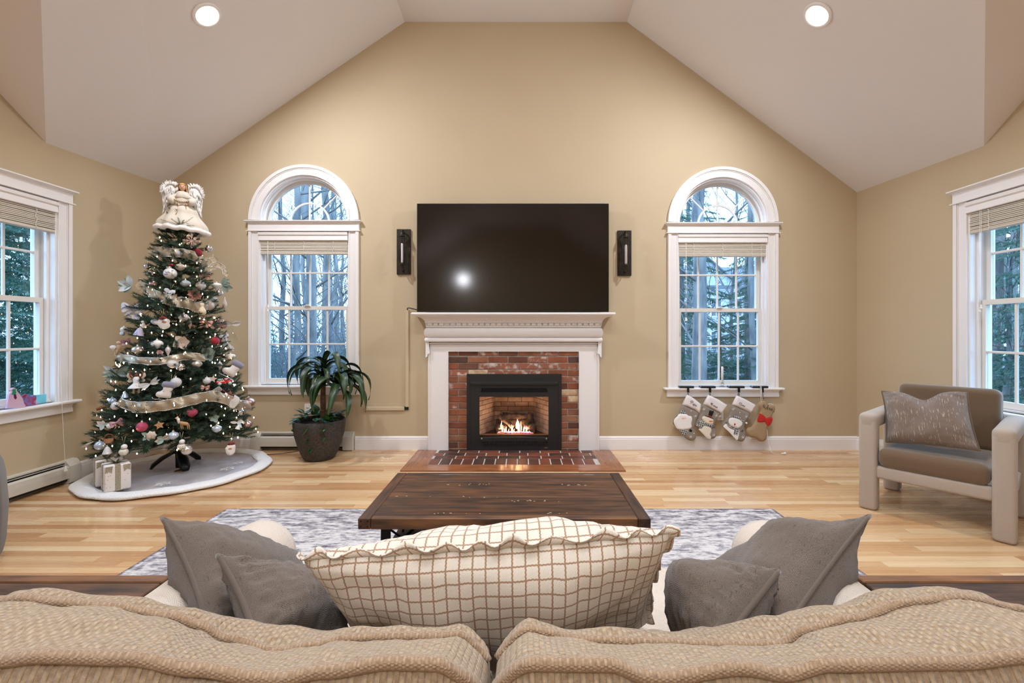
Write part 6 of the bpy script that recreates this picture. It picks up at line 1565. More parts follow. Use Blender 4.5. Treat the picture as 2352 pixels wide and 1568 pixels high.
# ================================================================= stockings
GREYF = mat('stocking_linen', rgb(150,138,126), .95, noise_=300, col2=rgb(132,121,110), bump=(700,.6,.001)); CUFF = mat('stocking_cuff', rgb(228,220,218), .9, bump=(500,.3,.001))
PLUSH = mat('plush_white', rgb(238,232,228), .95, sheen=.6, bump=(260,.7,.003)); CREAMF = mat('cream_felt', rgb(226,216,198), .95)
PLAID = bpy.data.materials.new('grey_plaid'); PLAID.use_nodes = True; nt = PLAID.node_tree; ck = nt.nodes.new('ShaderNodeTexChecker'); tc = nt.nodes.new('ShaderNodeTexCoord'); ck.inputs['Scale'].default_value = 75; mp_ = nt.nodes.new('ShaderNodeMapping'); mp_.inputs['Rotation'].default_value = (0,.5,0)
ck.inputs['Color1'].default_value = (*rgb(70,70,70), 1); ck.inputs['Color2'].default_value = (*rgb(190,188,184), 1); nt.links.new(tc.outputs['Object'], mp_.inputs[0]); nt.links.new(mp_.outputs[0], ck.inputs['Vector']); nt.links.new(ck.outputs[0], nt.nodes['Principled BSDF'].inputs['Base Color']); nt.nodes['Principled BSDF'].inputs['Roughness'].default_value = .9
INK = mat('embroidery_black', rgb(30,28,30), .7); ORG = mat('carrot_felt', rgb(226,110,40), .8); REDF = mat('red_felt', rgb(186,40,32), .85); BURL = mat('burlap', rgb(176,150,116), .95, noise_=260, col2=rgb(152,126,94), bump=(600,.8,.0015)); BLACKF = mat('black_felt', rgb(22,21,22), .9)
YS_ = 4.600
def z2(u, v, Y=YS_): p = P(1540+u/8.711, 880+v/8.711, Y); return (p.x, p.z)
def poly(pts, k=3, Y=YS_): q = [z2(u, v, Y) for u, v in pts]; q = roundpoly(q, k) if k > 1 else q; ar = sum(q[i][0]*q[(i+1) % len(q)][1]-q[(i+1) % len(q)][0]*q[i][1] for i in range(len(q))); return q if ar > 0 else q[::-1]
LET = {'a': (.46, [[(.36,.42),(.2,.5),(.04,.3),(.08,.04),(.26,.08),(.36,.42),(.34,.08),(.48,.06)]]), 'p': (.46, [[(0,.4),(.06,.5),(.04,-.45)],[(.05,.3),(.25,.5),(.38,.28),(.22,0),(.06,.1)]]),
       'm': (.66, [[(0,.42),(.05,.45),(.04,0)],[(.04,.3),(.18,.5),(.25,.35),(.25,0)],[(.25,.3),(.40,.5),(.48,.35),(.47,.04),(.62,.06)]]), 'n': (.46, [[(0,.42),(.05,.45),(.04,0)],[(.04,.3),(.2,.5),(.28,.35),(.28,.04),(.42,.06)]]),
       'l': (.22, [[(-.04,.08),(.14,.8),(.14,1.0),(.06,.85),(.05,.12),(.2,.06)]]), 'i': (.22, [[(0,.42),(.03,.06),(.16,.06)],[(.04,.62),(.05,.66)]]),
       'P': (.62, [[(-.2,.55),(-.28,.8),(0,1.02),(.35,1.08),(.55,.8),(.35,.5),(.15,.48)],[(.22,1.0),(.15,.4),(0,0),(-.15,.02)],[(-.2,.55),(-.05,.5),(.0,.7)]]),
       'M': (.92, [[(-.3,.85),(-.32,.5),(-.1,.45),(.1,1.05),(.02,0)],[(.1,1.05),(.28,.1),(.52,1.05),(.54,.06),(.74,.06)],[(.3,.1),(.3,.6)]]),
       'E': (.66, [[(.52,.95),(.32,1.1),(.1,.9),(.18,.62),(.36,.56)],[(.2,.6),(-.06,.42),(-.04,.06),(.22,-.04),(.54,.2)],[(-.05,.9),(-.25,.7),(-.2,.4),(.0,.45)]]),
       'A': (.78, [[(0,0),(.2,.45),(.44,1.1),(.46,.05),(.62,.02)],[(.12,.42),(.52,.40)],[(.0,.02),(-.35,.35),(-.75,.45),(-.85,.8),(-.55,.95),(-.3,.7),(-.45,.5),(-.6,.65)]])}
def script(t, word, u0, v0, ang, size, Y, r_=.0011, name='embroidered_name'):
    mb = MB(); x = 0; c, s_ = math.cos(ang), math.sin(ang)
    for ch in word:
        w, st = LET[ch]
        for q in st:
            pts = [(x+a, b) for a, b in q]
            if len(pts) > 2: pts = [(p.x, p.y) for p in smoothpath([(a, b, 0) for a, b in pts], 4)]
            mb.tube([(*(lambda g: (g[0], Y, g[1]))(z2(u0+size*(a*c+b*s_), v0+size*(a*s_-b*c), Y)),) for a, b in pts], r_, 4)
        x += w
    mb.build(name, INK, t)
def flk(t, u, v, r):
    mb = MB(); 
    for i in range(3):
        a = i*PI/3+.3; p = z2(u+r*math.cos(a), v+r*math.sin(a)); q = z2(u-r*math.cos(a), v-r*math.sin(a)); mb.tube([(p[0],YS_-.0235,p[1]),(q[0],YS_-.0235,q[1])], .0013, 4)
    mb.build('printed_snowflake', PLUSH, t)
def stocking(lab, cx, cuff, body, word, wpos, ang, size):
    x, z = z2(*cuff[0]); t = thing('christmas_stocking', lab, 'stocking', (x, YS_, z), group='Christmas stockings under the window')
    puff(MB(), poly(body), YS_, .022, .03, .014, back=.7).build('foot', GREYF, t)
    puff(MB(), poly(cuff, 1), YS_, .027, .014, .014, back=.9).build('cuff', CUFF, t)
    a = z2(cuff[0][0]+12, cuff[0][1]+12); b_ = z2(cx, 205)
    MB().tube(smoothpath([(a[0],YS_,a[1]),(b_[0]-.004,YS_-.004,b_[1]+.01),(b_[0]+.006,YS_+.004,b_[1]+.008),(a[0]+.008,YS_+.006,a[1])], 5), .0022, 6).build('hanging_loop', GREYF, t)
    script(t, word, *wpos, ang, size, YS_-.0285); return t
def app(t, n, pts, m, y, th=.004, k=3, r_=.012): puff(MB(), poly(pts, k), YS_-y, th, r_, .010, back=.1).build(n, m, t)
def ell(u, v, a, b, n=14): return [(u+a*math.cos(2*PI*i/n), v+b*math.sin(2*PI*i/n)) for i in range(n)]
t = stocking('grey stocking with white cuff and white-bearded Santa, leftmost of four', 348, [(332,225),(455,292),(610,415),(583,605),(480,525),(360,475),(230,425)], [(240,425),(360,475),(480,525),(572,600),(545,700),(492,830),(480,900),(510,1000),(508,1080),(470,1138),(400,1148),(330,1120),(260,1050),(160,930),(60,830),(48,770),(90,680),(170,560)], 'Papa', (400,410), .47, 66)
app(t, 'plaid_hat', [(190,530),(262,540),(300,605),(175,612)], PLAID, .021); app(t, 'plaid_coat', [(130,900),(280,925),(350,930),(300,985),(262,1042),(190,965)], PLAID, .0215)
app(t, 'beard', [(150,610),(125,650),(70,700),(52,760),(75,835),(120,900),(200,925),(280,915),(360,905),(412,860),(402,790),(420,720),(400,650),(345,640),(300,605),(220,600)], PLUSH, .021, .010, r_=.02); app(t, 'face', ell(235,690,66,20), mat('felt_skin', rgb(228,188,168), .9), .030, .003); MB().ball((*(lambda g: (g[0], YS_-.034, g[1]))(z2(234,721)),), (.0020,.0022,.0016), 10, 7).build('nose', REDF, t); app(t, 'mitten', [(368,905),(412,925),(418,955),(385,965),(358,945)], BLACKF, .022)
for q in ((485,655,36),(390,1062,34),(455,990,12),(395,545,12)): flk(t, *q)
t = stocking('grey stocking with carrot-nosed snowman in black top hat', 785, [(757,228),(950,320),(1135,430),(1010,605),(880,530),(760,465),(648,412)], [(660,410),(770,470),(900,540),(1003,598),(960,660),(900,780),(880,870),(912,960),(912,1040),(880,1095),(800,1112),(720,1085),(640,1010),(560,920),(490,850),(480,810),(530,720),(600,560)], 'Maman', (805,430), .50, 52)
app(t, 'body_patch', [(640,835),(760,862),(803,900),(800,960),(778,1010),(795,1060),(780,1105),(710,1080),(640,1010),(545,905),(600,895)], CREAMF, .021); app(t, 'scarf', [(520,800),(560,740),(640,740),(700,790),(820,810),(830,850),(760,860),(650,840),(600,900),(540,870),(495,830)], PLAID, .024)
app(t, 'head', [(640,650),(720,650),(800,690),(840,730),(830,790),(790,815),(700,790),(640,740),(612,690)], CREAMF, .023, .007); app(t, 'hat_brim', [(670,630),(832,690),(826,700),(664,642)], BLACKF, .029, k=1); app(t, 'top_hat', [(735,640),(758,520),(775,548),(790,520),(805,552),(825,535),(847,550),(800,662)], BLACKF, .028, k=1); app(t, 'hat_band', [(732,624),(800,648),(796,664),(728,640)], REDF, .0315, .002, k=1); app(t, 'carrot_nose', [(752,735),(842,742),(775,764),(748,752)], ORG, .0305)
MB().ball((*(lambda g: (g[0], YS_-.0315, g[1]))(z2(748,708)),), .0012, 6, 4).ball((*(lambda g: (g[0], YS_-.0315, g[1]))(z2(785,715)),), .0012, 6, 4).build('eyes', INK, t)
def twig(t, segs):
    mb = MB()
    for (a, b_) in segs: p, q = z2(*a), z2(*b_); mb.tube([(p[0],YS_-.024,p[1]),(q[0],YS_-.024,q[1])], .0012, 4)
    mb.build('twig_arm', INK, t)
twig(t, [((800,895),(872,852)),((835,875),(875,890)),((830,880),(835,845))])
for q in ((900,640,42),(655,520,40),(850,1030,38)): flk(t, *q)
t = stocking('grey stocking with red-nosed snowman in plaid hat', 1362, [(1322,237),(1500,320),(1695,425),(1598,602),(1480,530),(1350,470),(1225,425)], [(1235,425),(1350,475),(1480,535),(1592,598),(1560,680),(1500,800),(1480,890),(1505,990),(1500,1080),(1460,1150),(1400,1165),(1320,1130),(1240,1060),(1140,950),(1045,880),(1035,830),(1080,760),(1160,620)], 'Eliana', (1375,425), .42, 50)
app(t, 'body_patch', [(1100,800),(1160,880),(1250,920),(1360,930),(1355,1000),(1320,1125),(1240,1060),(1140,950),(1045,870),(1045,840)], PLUSH, .021); app(t, 'scarf', [(1120,800),(1230,870),(1330,895),(1360,930),(1310,1040),(1290,1020),(1240,1010),(1250,910),(1160,870),(1112,830)], PLAID, .025)
app(t, 'head', [(1180,680),(1300,690),(1400,740),(1415,800),(1390,850),(1330,885),(1240,870),(1160,810),(1140,740)], PLUSH, .024, .008); app(t, 'plaid_hat', [(1212,668),(1280,638),(1380,680),(1440,735),(1395,752),(1300,692)], PLAID, .029); MB().ball((*(lambda g: (g[0], YS_-.03, g[1]))(z2(1490,782)),), .010, 10, 7).build('pompom', PLUSH, t); app(t, 'nose', ell(1257,810,20,28), REDF, .031, .006)
mb = MB()
for u, v in ((1246,773),(1296,797)): g_ = z2(u, v); mb.ball((g_[0], YS_-.033, g_[1]), .0016, 6, 4)
mb.tube([(*(lambda g: (g[0], YS_-.033, g[1]))(z2(u, v)),) for u, v in ((1208,815),(1225,842),(1255,856),(1290,845))], .0008, 4); mb.build('stitched_face', INK, t)
twig(t, [((1375,955),(1458,925)),((1400,945),(1425,915)),((1400,945),(1430,968)),((1110,800),(1072,755)),((1098,785),(1112,755)),((1095,782),(1068,785))])
for q in ((1500,660,42),(1240,515,40),(1430,1075,42),(1170,650,10),(1365,580,10)): flk(t, *q)
x, z = z2(1835, 340); t = thing('christmas_stocking', 'bone-shaped burlap stocking with red bow tie, rightmost of four', 'stocking', (x, YS_, z), group='Christmas stockings under the window')
puff(MB(), poly([(1835,340),(1760,390),(1758,470),(1790,520),(1750,640),(1700,740),(1620,865),(1560,880),(1515,920),(1510,980),(1560,1060),(1640,1085),(1700,1090),(1760,1150),(1830,1165),(1900,1140),(1925,1080),(1925,980),(1940,870),(2000,740),(2040,610),(2080,570),(2092,490),(2060,430),(1990,410),(1945,425),(1910,370)], 2), YS_, .022, .03, .014, back=.7).build('bone_pouch', BURL, t)
app(t, 'bow_wing', [(1765,590),(1850,640),(1885,690),(1860,760),(1740,770),(1712,720),(1740,640)], REDF, .022, .008); app(t, 'bow_wing', [(1880,690),(2008,670),(2005,770),(1930,850),(1880,790),(1858,750)], REDF, .022, .008); app(t, 'bow_knot', ell(1872,728,18,36), REDF, .028, .005)
script(t, 'Ana', 1905, 520, .20, 82, YS_-.0235, .0016)
pts = [(*(lambda g: (g[0], YS_-.004, g[1]))(z2(u, v)),) for u, v in ((1812,60),(1822,180),(1838,352))]; MB().tube(pts, [.002,.0035,.0035], 6).build('hanging_ribbon', CUFF, t)
a = z2(1990, 412); MB().tube([(*(lambda g: (g[0], YS_-.006, g[1]))(z2(u, v)),) for u, v in ((1948,424),(1980,408),(2030,420),(2060,440))], .004, 6).build('white_lining', CUFF, t)
# holders on the sill
HLD = mat('holder_black', rgb(20,22,30), .25, .5, coat=.5); HK = mat('holder_hook', rgb(130,112,98), .35, .8)
zs_ = .663-.022
for (u0, u1, uc, lab) in ((160,455,348,'black stocking holder on the sill, leftmost of four'), (583,885,785,'black stocking holder on the sill, just left of the candle'), (1148,1462,1362,'black stocking holder on the sill, just right of the candle'), (1615,1932,1835,'black stocking holder on the sill, rightmost, holding the bone stocking')):
    xa = P(1540+u0/8.711, 0, 4.655).x; xb = P(1540+u1/8.711, 0, 4.655).x; xc = P(1540+uc/8.711, 0, 4.62).x
    t = thing('stocking_holder', lab, 'stocking holder', (xc, 4.65, zs_), group='black stocking holders on the window sill')
    MB().cbox(xa, xb, 4.622, 4.684, zs_, zs_+.019, .005).build('weight_plate', HLD, t); MB().cbox(xc-.010, xc+.010, 4.608, 4.640, zs_-.0, zs_+.009, .002).cbox(xc-.011, xc+.011, 4.606, 4.619, zs_-.045, zs_+.006, .003).build('arm', HLD, t)
    MB().tube(smoothpath([(xc,4.611,zs_-.04),(xc,4.607,zs_-.075),(xc-.002,4.603,zs_-.100),(xc-.004,4.592,zs_-.104),(xc-.004,4.583,zs_-.095)], 4), .0042, 7).build('hook', HK, t)
# candle
pc = P(1659, 0, 4.70).x; t = thing('window_candle', 'slim ivory electric candle in a clear glass holder on the sill', 'candle', (pc, 4.70, zs_))
MB().lathe([(.030,0),(.032,.004),(.014,.012),(.009,.02),(.016,.03),(.018,.042),(.012,.046),(.010,.044)], 20, (pc, 4.70, zs_)).build('holder', mat('clear_candle_glass', (1,1,1), .05, trans=.85), t)
MB().lathe([(.0105,.045),(.0105,.205),(.008,.212)], 16, (pc, 4.70, zs_)).build('candle_stick', mat('ivory_wax', rgb(240,232,222), .4, subs=.3), t); MB().lathe([(.005,.212),(.008,.228),(.006,.245),(.001,.262)], 12, (pc, 4.70, zs_)).build('bulb', CLEARG, t); MB().cbox(pc-.012, pc+.012, 4.69, 4.71, zs_+.036, zs_+.048, .003).build('base_ring', mat('brass', rgb(170,130,70), .3, .9), t)
# painted crafts on the left sill
def paint(name, cs, sc): 
    m = bpy.data.materials.new(name); m.use_nodes = True; nt = m.node_tree; n = nt.nodes.new('ShaderNodeTexNoise'); n.inputs['Scale'].default_value = sc; n.inputs['Detail'].default_value = 2; r_ = nt.nodes.new('ShaderNodeValToRGB'); e = r_.color_ramp.elements; r_.color_ramp.interpolation = 'EASE'
    e[0].position = .3; e[0].color = (*cs[0], 1); e[1].position = .7; e[1].color = (*cs[-1], 1)
    for i, c in enumerate(cs[1:-1]): q = e.new(.3+.4*(i+1)/(len(cs)-1)); q.color = (*c, 1)
    tc = nt.nodes.new('ShaderNodeTexCoord'); nt.links.new(tc.outputs['Object'], n.inputs['Vector']); nt.links.new(n.outputs['Fac'], r_.inputs[0]); nt.links.new(r_.outputs[0], nt.nodes['Principled BSDF'].inputs['Base Color']); nt.nodes['Principled BSDF'].inputs['Roughness'].default_value = .6; return m
def PXw(px, py, X): Y = X*F/(px-CX); return (Y, EYE-(py-CY)/F*Y)
zs3 = .664
def craft(name, pts, X, mt, lab, cat):
    q = [PXw(px, py, X) for px, py in pts]; q = [(a, max(b, zs3)) for a, b in q]; lo = min(b for a, b in q); q = [(a, b-lo+zs3) for a, b in q]
    ar = sum(q[i][0]*q[(i+1) % len(q)][1]-q[(i+1) % len(q)][0]*q[i][1] for i in range(len(q))); q = q if ar > 0 else q[::-1]
    cx = sum(a for a, b in q)/len(q); return MB().prism(q, -.007, .007, M=T(X,0,0) @ RZ(PI/2)).whole(name, mt, lab, cat, (X, cx, zs3))
a = craft('painted_tree', [(14,938),(58,936),(53,925),(50,915),(46,910),(44,905),(41,903),(40,901),(36,897),(37,894),(33,892),(30,890),(26,892),(22,895),(24,899),(20,904),(18,911),(17,918),(15,928)], -3.625, paint('pastel_paint', [rgb(206,170,200), rgb(214,176,196), rgb(196,180,214)], 14), 'pink painted tree cutout with green top on the left window sill', 'craft')
q = [PXw(px, py, -3.625) for px, py in [(24,906),(33,906),(35,900),(33,897),(35,894),(29,893),(25,896),(27,899)]]; MB().prism(q, -.0085, -.0065, M=T(-3.625,0,0) @ RZ(PI/2)).build('green_patch', mat('green_paint', rgb(20,140,96), .5), a)
q = [PXw(px, py, -3.625) for px, py in [(29,906),(34,905),(36,914),(33,917),(30,914)]]; MB().prism(q, -.0085, -.0065, M=T(-3.625,0,0) @ RZ(PI/2)).build('maroon_patch', mat('maroon_paint', rgb(96,24,60), .5), a)
craft('painted_mitten', [(50,932),(78,932),(80,922),(82,912),(81,908),(76,907),(72,910),(66,907),(58,905),(52,908),(45,912),(44,915),(49,919),(50,926)], -3.655, paint('mitten_paint', [rgb(150,30,50), rgb(110,110,170), rgb(170,40,70), rgb(120,130,190)], 16), 'red and violet painted mitten cutout in the middle of the left sill', 'craft')
craft('painted_canvas', [(80,932),(104,928),(104,905),(80,907)], -3.685, paint('panel_paint', [rgb(90,200,220), rgb(120,210,228), rgb(206,190,220)], 10), 'small turquoise and lilac painted panel on the left window sill', 'craft')
# ================================================================= corn plant
PXc, PYc = -1.924, 4.36
pl = thing('potted_corn_plant', 'leafy corn plant in a dark stone-look pot left of the fireplace', 'plant', (PXc, PYc, 0))
MB().lathe([(.0001,.004),(.125,.004),(.14,.012),(.165,.06),(.195,.14),(.222,.24),(.234,.33),(.235,.372),(.229,.378),(.219,.374),(.214,.33),(.0001,.33)], 48, (PXc,PYc,0)).build('pot', mat('stone_pot', rgb(72,66,62), .75, noise_=60, col2=rgb(52,47,44), bump=(150,.5,.003)), pl)
MB().lathe([(.0001,.345),(.13,.343),(.213,.335)], 30, (PXc,PYc,0)).build('soil', mat('soil', rgb(40,30,24), .95, bump=(90,.8,.01)), pl)
CANE = mat('cane_bark', rgb(120,92,70), .9, noise_=30, col2=rgb(86,62,46), stretch=(1,1,4), bump=(60,.8,.006))
canes = [[(PXc+.03,PYc,.33),(PXc+.035,PYc,.45),(PXc+.03,PYc+.01,.60),(PXc+.04,PYc,.76)], [(PXc+.085,PYc-.02,.33),(PXc+.10,PYc-.03,.45),(PXc+.14,PYc-.04,.57),(PXc+.17,PYc-.04,.66)]]
for i, c in enumerate(canes): MB().tube(smoothpath(c, 4), [.030,.029,.028,.027,.026,.025,.026,.026,.024,.023,.022,.021,.02] if i == 0 else .020, 10).build('cane', CANE, pl)
def leafmat(name, c1, c2, w):
    m = bpy.data.materials.new(name); m.use_nodes = True; nt = m.node_tree; b = nt.nodes['Principled BSDF']; N = nt.nodes; L = nt.links
    tc = N.new('ShaderNodeTexCoord'); sp = N.new('ShaderNodeSeparateXYZ'); L.new(tc.outputs['Object'], sp.inputs[0]); ab = N.new('ShaderNodeMath'); ab.operation = 'ABSOLUTE'; L.new(sp.outputs['Y'], ab.inputs[0])
    r = N.new('ShaderNodeValToRGB'); mu = N.new('ShaderNodeMath'); mu.operation = 'MULTIPLY'; mu.inputs[1].default_value = 20; L.new(ab.outputs[0], mu.inputs[0]); L.new(mu.outputs[0], r.inputs[0])
    r.color_ramp.elements[0].position = w; r.color_ramp.elements[0].color = (*c2, 1); r.color_ramp.elements[1].position = w+.22; r.color_ramp.elements[1].color = (*c1, 1)
    L.new(r.outputs[0], b.inputs['Base Color']); b.inputs['Roughness'].default_value = .40; b.inputs['Subsurface Weight'].default_value = .0
    return m
LF = leafmat('corn_leaf', rgb(26,48,24), rgb(58,82,40), .08); LFY = leafmat('corn_leaf_pale', rgb(70,88,60), rgb(176,176,120), .2)
def leafmesh(L, w, up, droop, mt, twist=0):
    n = 14; mb = MB(); vs = []; f = []; p = Vector((0,0,0)); a = up
    for i in range(n+1):
        t = i/n; ww = w*(math.sin(PI*min(1, .10+t*.90))**.7)*(1-.15*t)+.004
        if t > .97: ww = .002
        nx = Vector((-math.sin(a), 0, math.cos(a)))
        for j in (-1, -.5, 0, .5, 1): vs.append(p+Vector((0, j*ww, 0))+nx*(abs(j)**1.4*ww*.38+.006*math.sin(t*9+j*2)))
        p = p+Vector((math.cos(a), 0, math.sin(a)))*(L/n); a -= droop/n*(1.5 if .15 < t < .6 else .6)
    for i in range(n):
        for j in range(4): f.append((i*5+j, (i+1)*5+j, (i+1)*5+j+1, i*5+j+1))
    return mb.add(vs, f, None, True).mesh('leaf', mt)
LV = [leafmesh(.48,.034,1.15,2.9,LF), leafmesh(.42,.038,.9,2.6,LF), leafmesh(.54,.032,.75,2.7,LF), leafmesh(.36,.036,1.3,1.6,LF), leafmesh(.50,.036,.3,2.0,LF), leafmesh(.46,.040,.5,2.6,LFY)]
rp = random.Random(17)
def leaves(base, specs):
    for (a, v, sc, dz) in specs: piece('leaf', LV[v], pl, T(base[0]-PXc, base[1]-PYc, base[2]+dz) @ RZ(a) @ RX(rp.uniform(-.25,.25)) @ SC(sc))
s1 = [(i*2.4+rp.uniform(-.2,.2), (0,1,2,4,1,2)[i % 6], rp.uniform(.72,.98), -.12+.012*i) for i in range(19)]
s1 = [q for q in s1]
leaves((PXc+.04, PYc, .80), s1+[(-1.5,5,.86,-.04),(-1.9,3,.9,.03),(3.4,2,1.02,.02),(2.9,1,.95,.03),(1.5,3,.85,.04),(-2.6,2,.95,.0),(-1.45,1,.8,-.06),(3.0,3,.62,.05),(0,3,.6,.05),(-1.7,3,.62,.06)])
s2 = [(i*2.4+.7+rp.uniform(-.2,.2), (2,1,4,0,2)[i % 5], rp.uniform(.70,.95), -.10+.012*i) for i in range(14)]
leaves((PXc+.18, PYc-.04, .72), s2+[(-.1,4,.95,-.03),(-.4,2,1.0,.0),(.25,2,1.0,.02),(-.9,1,.95,.02),(-.2,0,1.02,-.05),(.1,1,.9,.04)])
PO = mat('pothos_leaf', rgb(44,84,40), .35, noise_=12, col2=rgb(30,58,30))
def heartleaf():
    mb = MB(); out = [(0,0),(.010,.016),(.028,.020),(.045,.012),(.062,0),(.045,-.012),(.028,-.020),(.010,-.016)]
    vs = [(x, y, .006*math.sin(x*50)-abs(y)*.3) for x, y in out]+[(.025,0,.008)]; f = [(i, (i+1) % 8, 8) for i in range(8)]
    return mb.add(vs, f, None, True).mesh('small_leaf', PO)
HL = heartleaf()
for i in range(72):
    a = rp.uniform(0, 2*PI); r = rp.uniform(.06,.225); piece('small_leaf', HL, pl, T(r*math.cos(a), r*math.sin(a), .378+rp.uniform(0,.10)*(1.15-r/.3)) @ RZ(a+rp.uniform(-.8,.8)) @ RY(rp.uniform(-.9,.5)) @ SC(rp.uniform(1.1,1.7)))
for (dx, dy, z0, n) in ((-.01,-.245,.37,9), (.14,-.215,.36,4), (-.20,-.13,.38,3)):
    pts = [(PXc+dx*.8, PYc+dy*.8, .375), (PXc+dx, PYc+dy, .37)]+[(PXc+dx*(1-.035*k)+.01*math.sin(k*2), PYc+dy*(1-.038*k)-.004, .37-.030*k) for k in range(1, n+1)]
    MB().tube(pts, .0022, 5).build('vine', PO, pl)
    for k in range(1, n+1, 1):
        if k % 3 == 0: continue
        p = pts[k+1]; piece('small_leaf', HL, pl, T(p[0]-PXc, p[1]-PYc-.008, p[2]) @ RZ(rp.uniform(-2.6,-.5)) @ RY(rp.uniform(.2,1.0)) @ SC(.75))
# ================================================================= outside
GRD = mat('leaf_litter_ground', rgb(96,102,98), .95, noise_=1.2, col2=rgb(66,74,76), detail=8)
g = MB(); 
g.grid(lambda u, v: (-60+120*u, -20+100*v, -.55-.028*max(0, (-20+100*v)-6)+.12*noise.noise(Vector((u*20, v*17, 0)))), 40, 34)
struct('ground', g, GRD, smooth=True) if False else struct('ground', g, GRD)
BARKO = mat('wet_bark', rgb(150,148,146), .9, noise_=6, col2=rgb(100,100,102), stretch=(1,1,.3), bump=(14,.6,.03))
TWG = mat('twig_grey', rgb(124,120,118), .9)
FIRO = mat('spruce_needles', rgb(64,92,78), .8, island=[rgb(62,98,84), rgb(104,140,122), rgb(80,114,98), rgb(124,156,136)])
ro = random.Random(77)
def gz(y): return -.55-.028*max(0, y-6)-.15
def bare(seed, h, r0, lean=0, nb=16, spread=1.0):
    r_ = random.Random(seed); tr_ = MB(); br = MB(); n = 12; pts = []; x = y = 0
    for i in range(n+1):
        t = i/n; pts.append(Vector((x, y, h*t))); x += lean*h/n+r_.uniform(-.02,.02)*h/n*4; y += r_.uniform(-.02,.02)*h/n*3
    tr_.tube(pts, [r0*(1-.72*i/n) for i in range(n+1)], 9)
    def limb(p, d, L, r, dep):
        q = [p]; k = 5
        for i in range(k):
            d = (d+Vector((r_.uniform(-.28,.28), r_.uniform(-.28,.28), r_.uniform(-.1,.26)))).normalized(); q.append(q[-1]+d*(L/k))
        br.tube(q, [max(.005, r*(1-.8*i/k)) for i in range(k+1)], 4 if dep else 5)
        if dep < 2:
            for j in range(4 if dep == 0 else 3):
                b = q[r_.randint(1, k)]; dd = (d+Vector((r_.uniform(-1,1), r_.uniform(-1,1), r_.uniform(-.3,.7)))).normalized(); limb(b, dd, L*.55*r_.uniform(.7,1.1), r*.5, dep+1)
    for i in range(nb):
        t = .12+.85*i/nb; k = int(t*n); p = pts[k].lerp(pts[min(n, k+1)], t*n-k); a = r_.uniform(0, 2*PI); e = r_.uniform(.15,.9)
        limb(p, Vector((math.cos(a)*math.cos(e), math.sin(a)*math.cos(e), math.sin(e))), h*.30*spread*(1.1-t*.7)*r_.uniform(.6,1.1), (.014+r0*.13)*(1-t*.6), 0)
    return tr_.mesh('trunk', BARKO), br.mesh('branches', TWG)
BT = [bare(1,13,.155,.03), bare(2,12,.07,-.05,20), bare(3,15,.08,.01,18), bare(4,10,.05,.06,18), bare(5,14,.125,-.03,20)]
def put_bare(x, y, v, rz, s, lab, grp='bare winter trees outside the windows'):
    t = thing('bare_tree', lab, 'tree', M=T(x, y, gz(y)) @ RZ(rz) @ SC(s), group=grp); piece('trunk', BT[v][0], t, Matrix.Identity(4)); piece('branches', BT[v][1], t, Matrix.Identity(4))
def xy(px, Y): return (px-CX)/F*Y, Y
for (px, Y, v, rz, s, lab) in ((716,9.5,4,.6,1.0,'stout bare tree in the middle of the corn-plant window'), (683,8.5,1,2.2,1.0,'slim leaning bare tree left of the stout one in the corn-plant window'), (652,13,2,1.0,1.0,'bare tree at the left of the corn-plant window'), (760,14,0,4.0,1.0,'bare tree at the right of the corn-plant window'), (785,19,3,3,1.3,'thin bare tree far right in the corn-plant window'),
                               (1611,9.0,0,1.4,1.0,'thick dark bare trunk left of centre in the stocking window'), (1682,16,3,5,1.3,'thin bare tree in the middle of the stocking window'), (1712,13,2,2.5,1.0,'bare tree at the right of the stocking window'), (1735,11,1,.4,1.1,'bare tree at the far right of the stocking window')):
    put_bare(*xy(px, Y), v, rz, s, lab)
far = 'distant bare trees seen through the arched windows'
for i in range(15):
    Y = ro.uniform(20, 38); px = ro.uniform(590, 830) if i < 10 else ro.uniform(1560, 1760); x, y = xy(px, Y)
    if i >= 10: Y = ro.uniform(18, 27); x, y = xy(px, Y)
    put_bare(x, y, i % 5, ro.uniform(0, 6), ro.uniform(.9, 1.2), 'bare grey tree standing far off among others in the corn-plant window' if i < 10 else 'bare grey tree standing before the house in the stocking window', far)
for (x, y, v) in ((9.5,9.2,0),(11,10.8,2),(12.5,12,4),(8.8,8.3,3),(14,13,1),(10.6,9.6,1)): put_bare(x, y, v, ro.uniform(0, 6), 1.0, 'bare tree among spruces seen through the armchair-side window', 'bare trees beyond the armchair window')
# spruces
def spr(seed):
    mb = MB(); r_ = random.Random(seed); L = 1.0; n = 6
    stem = [Vector((L*i/n, .03*math.sin(i+seed), -.22*L*(i/n)**1.6)) for i in range(n+1)]
    for i in range(n): needles(mb, stem[i], stem[i+1], 70, .034, .0065, r_)
    for i in range(22):
        t = .10+.87*i/22; k = min(n-1, int(t*n)); p = stem[k].lerp(stem[k+1], t*n-k); s_ = -1 if i % 2 else 1; ll = .36*(1.15-t); d = Vector((.7, .7*s_, -.25+r_.uniform(-.15,.15))).normalized()
        needles(mb, p, p+d*ll, 62, .032, .0065, r_)
    return mb
def conifer(seed, H_, R0, nb):
    r_ = random.Random(seed); vs = []; fs = []; S_ = [spr(k) for k in range(3)]; mb = MB()
    for i in range(nb):
        t = (i/nb)**.85; z = .4+t*(H_-.5); L = R0*(1-t)**.85+.15; a = i*2.4+r_.uniform(-.3,.3); M = T(0,0,z) @ RZ(a) @ RY(r_.uniform(-.15,.12)) @ SC(L*r_.uniform(.85,1.1)); mb.add(S_[i % 3].v, S_[i % 3].f, M)
    return mb.mesh('foliage', FIRO), MB().tube([(0,0,-.2),(0,0,H_*.97)], [.16,.02], 8).mesh('trunk', BARKO)
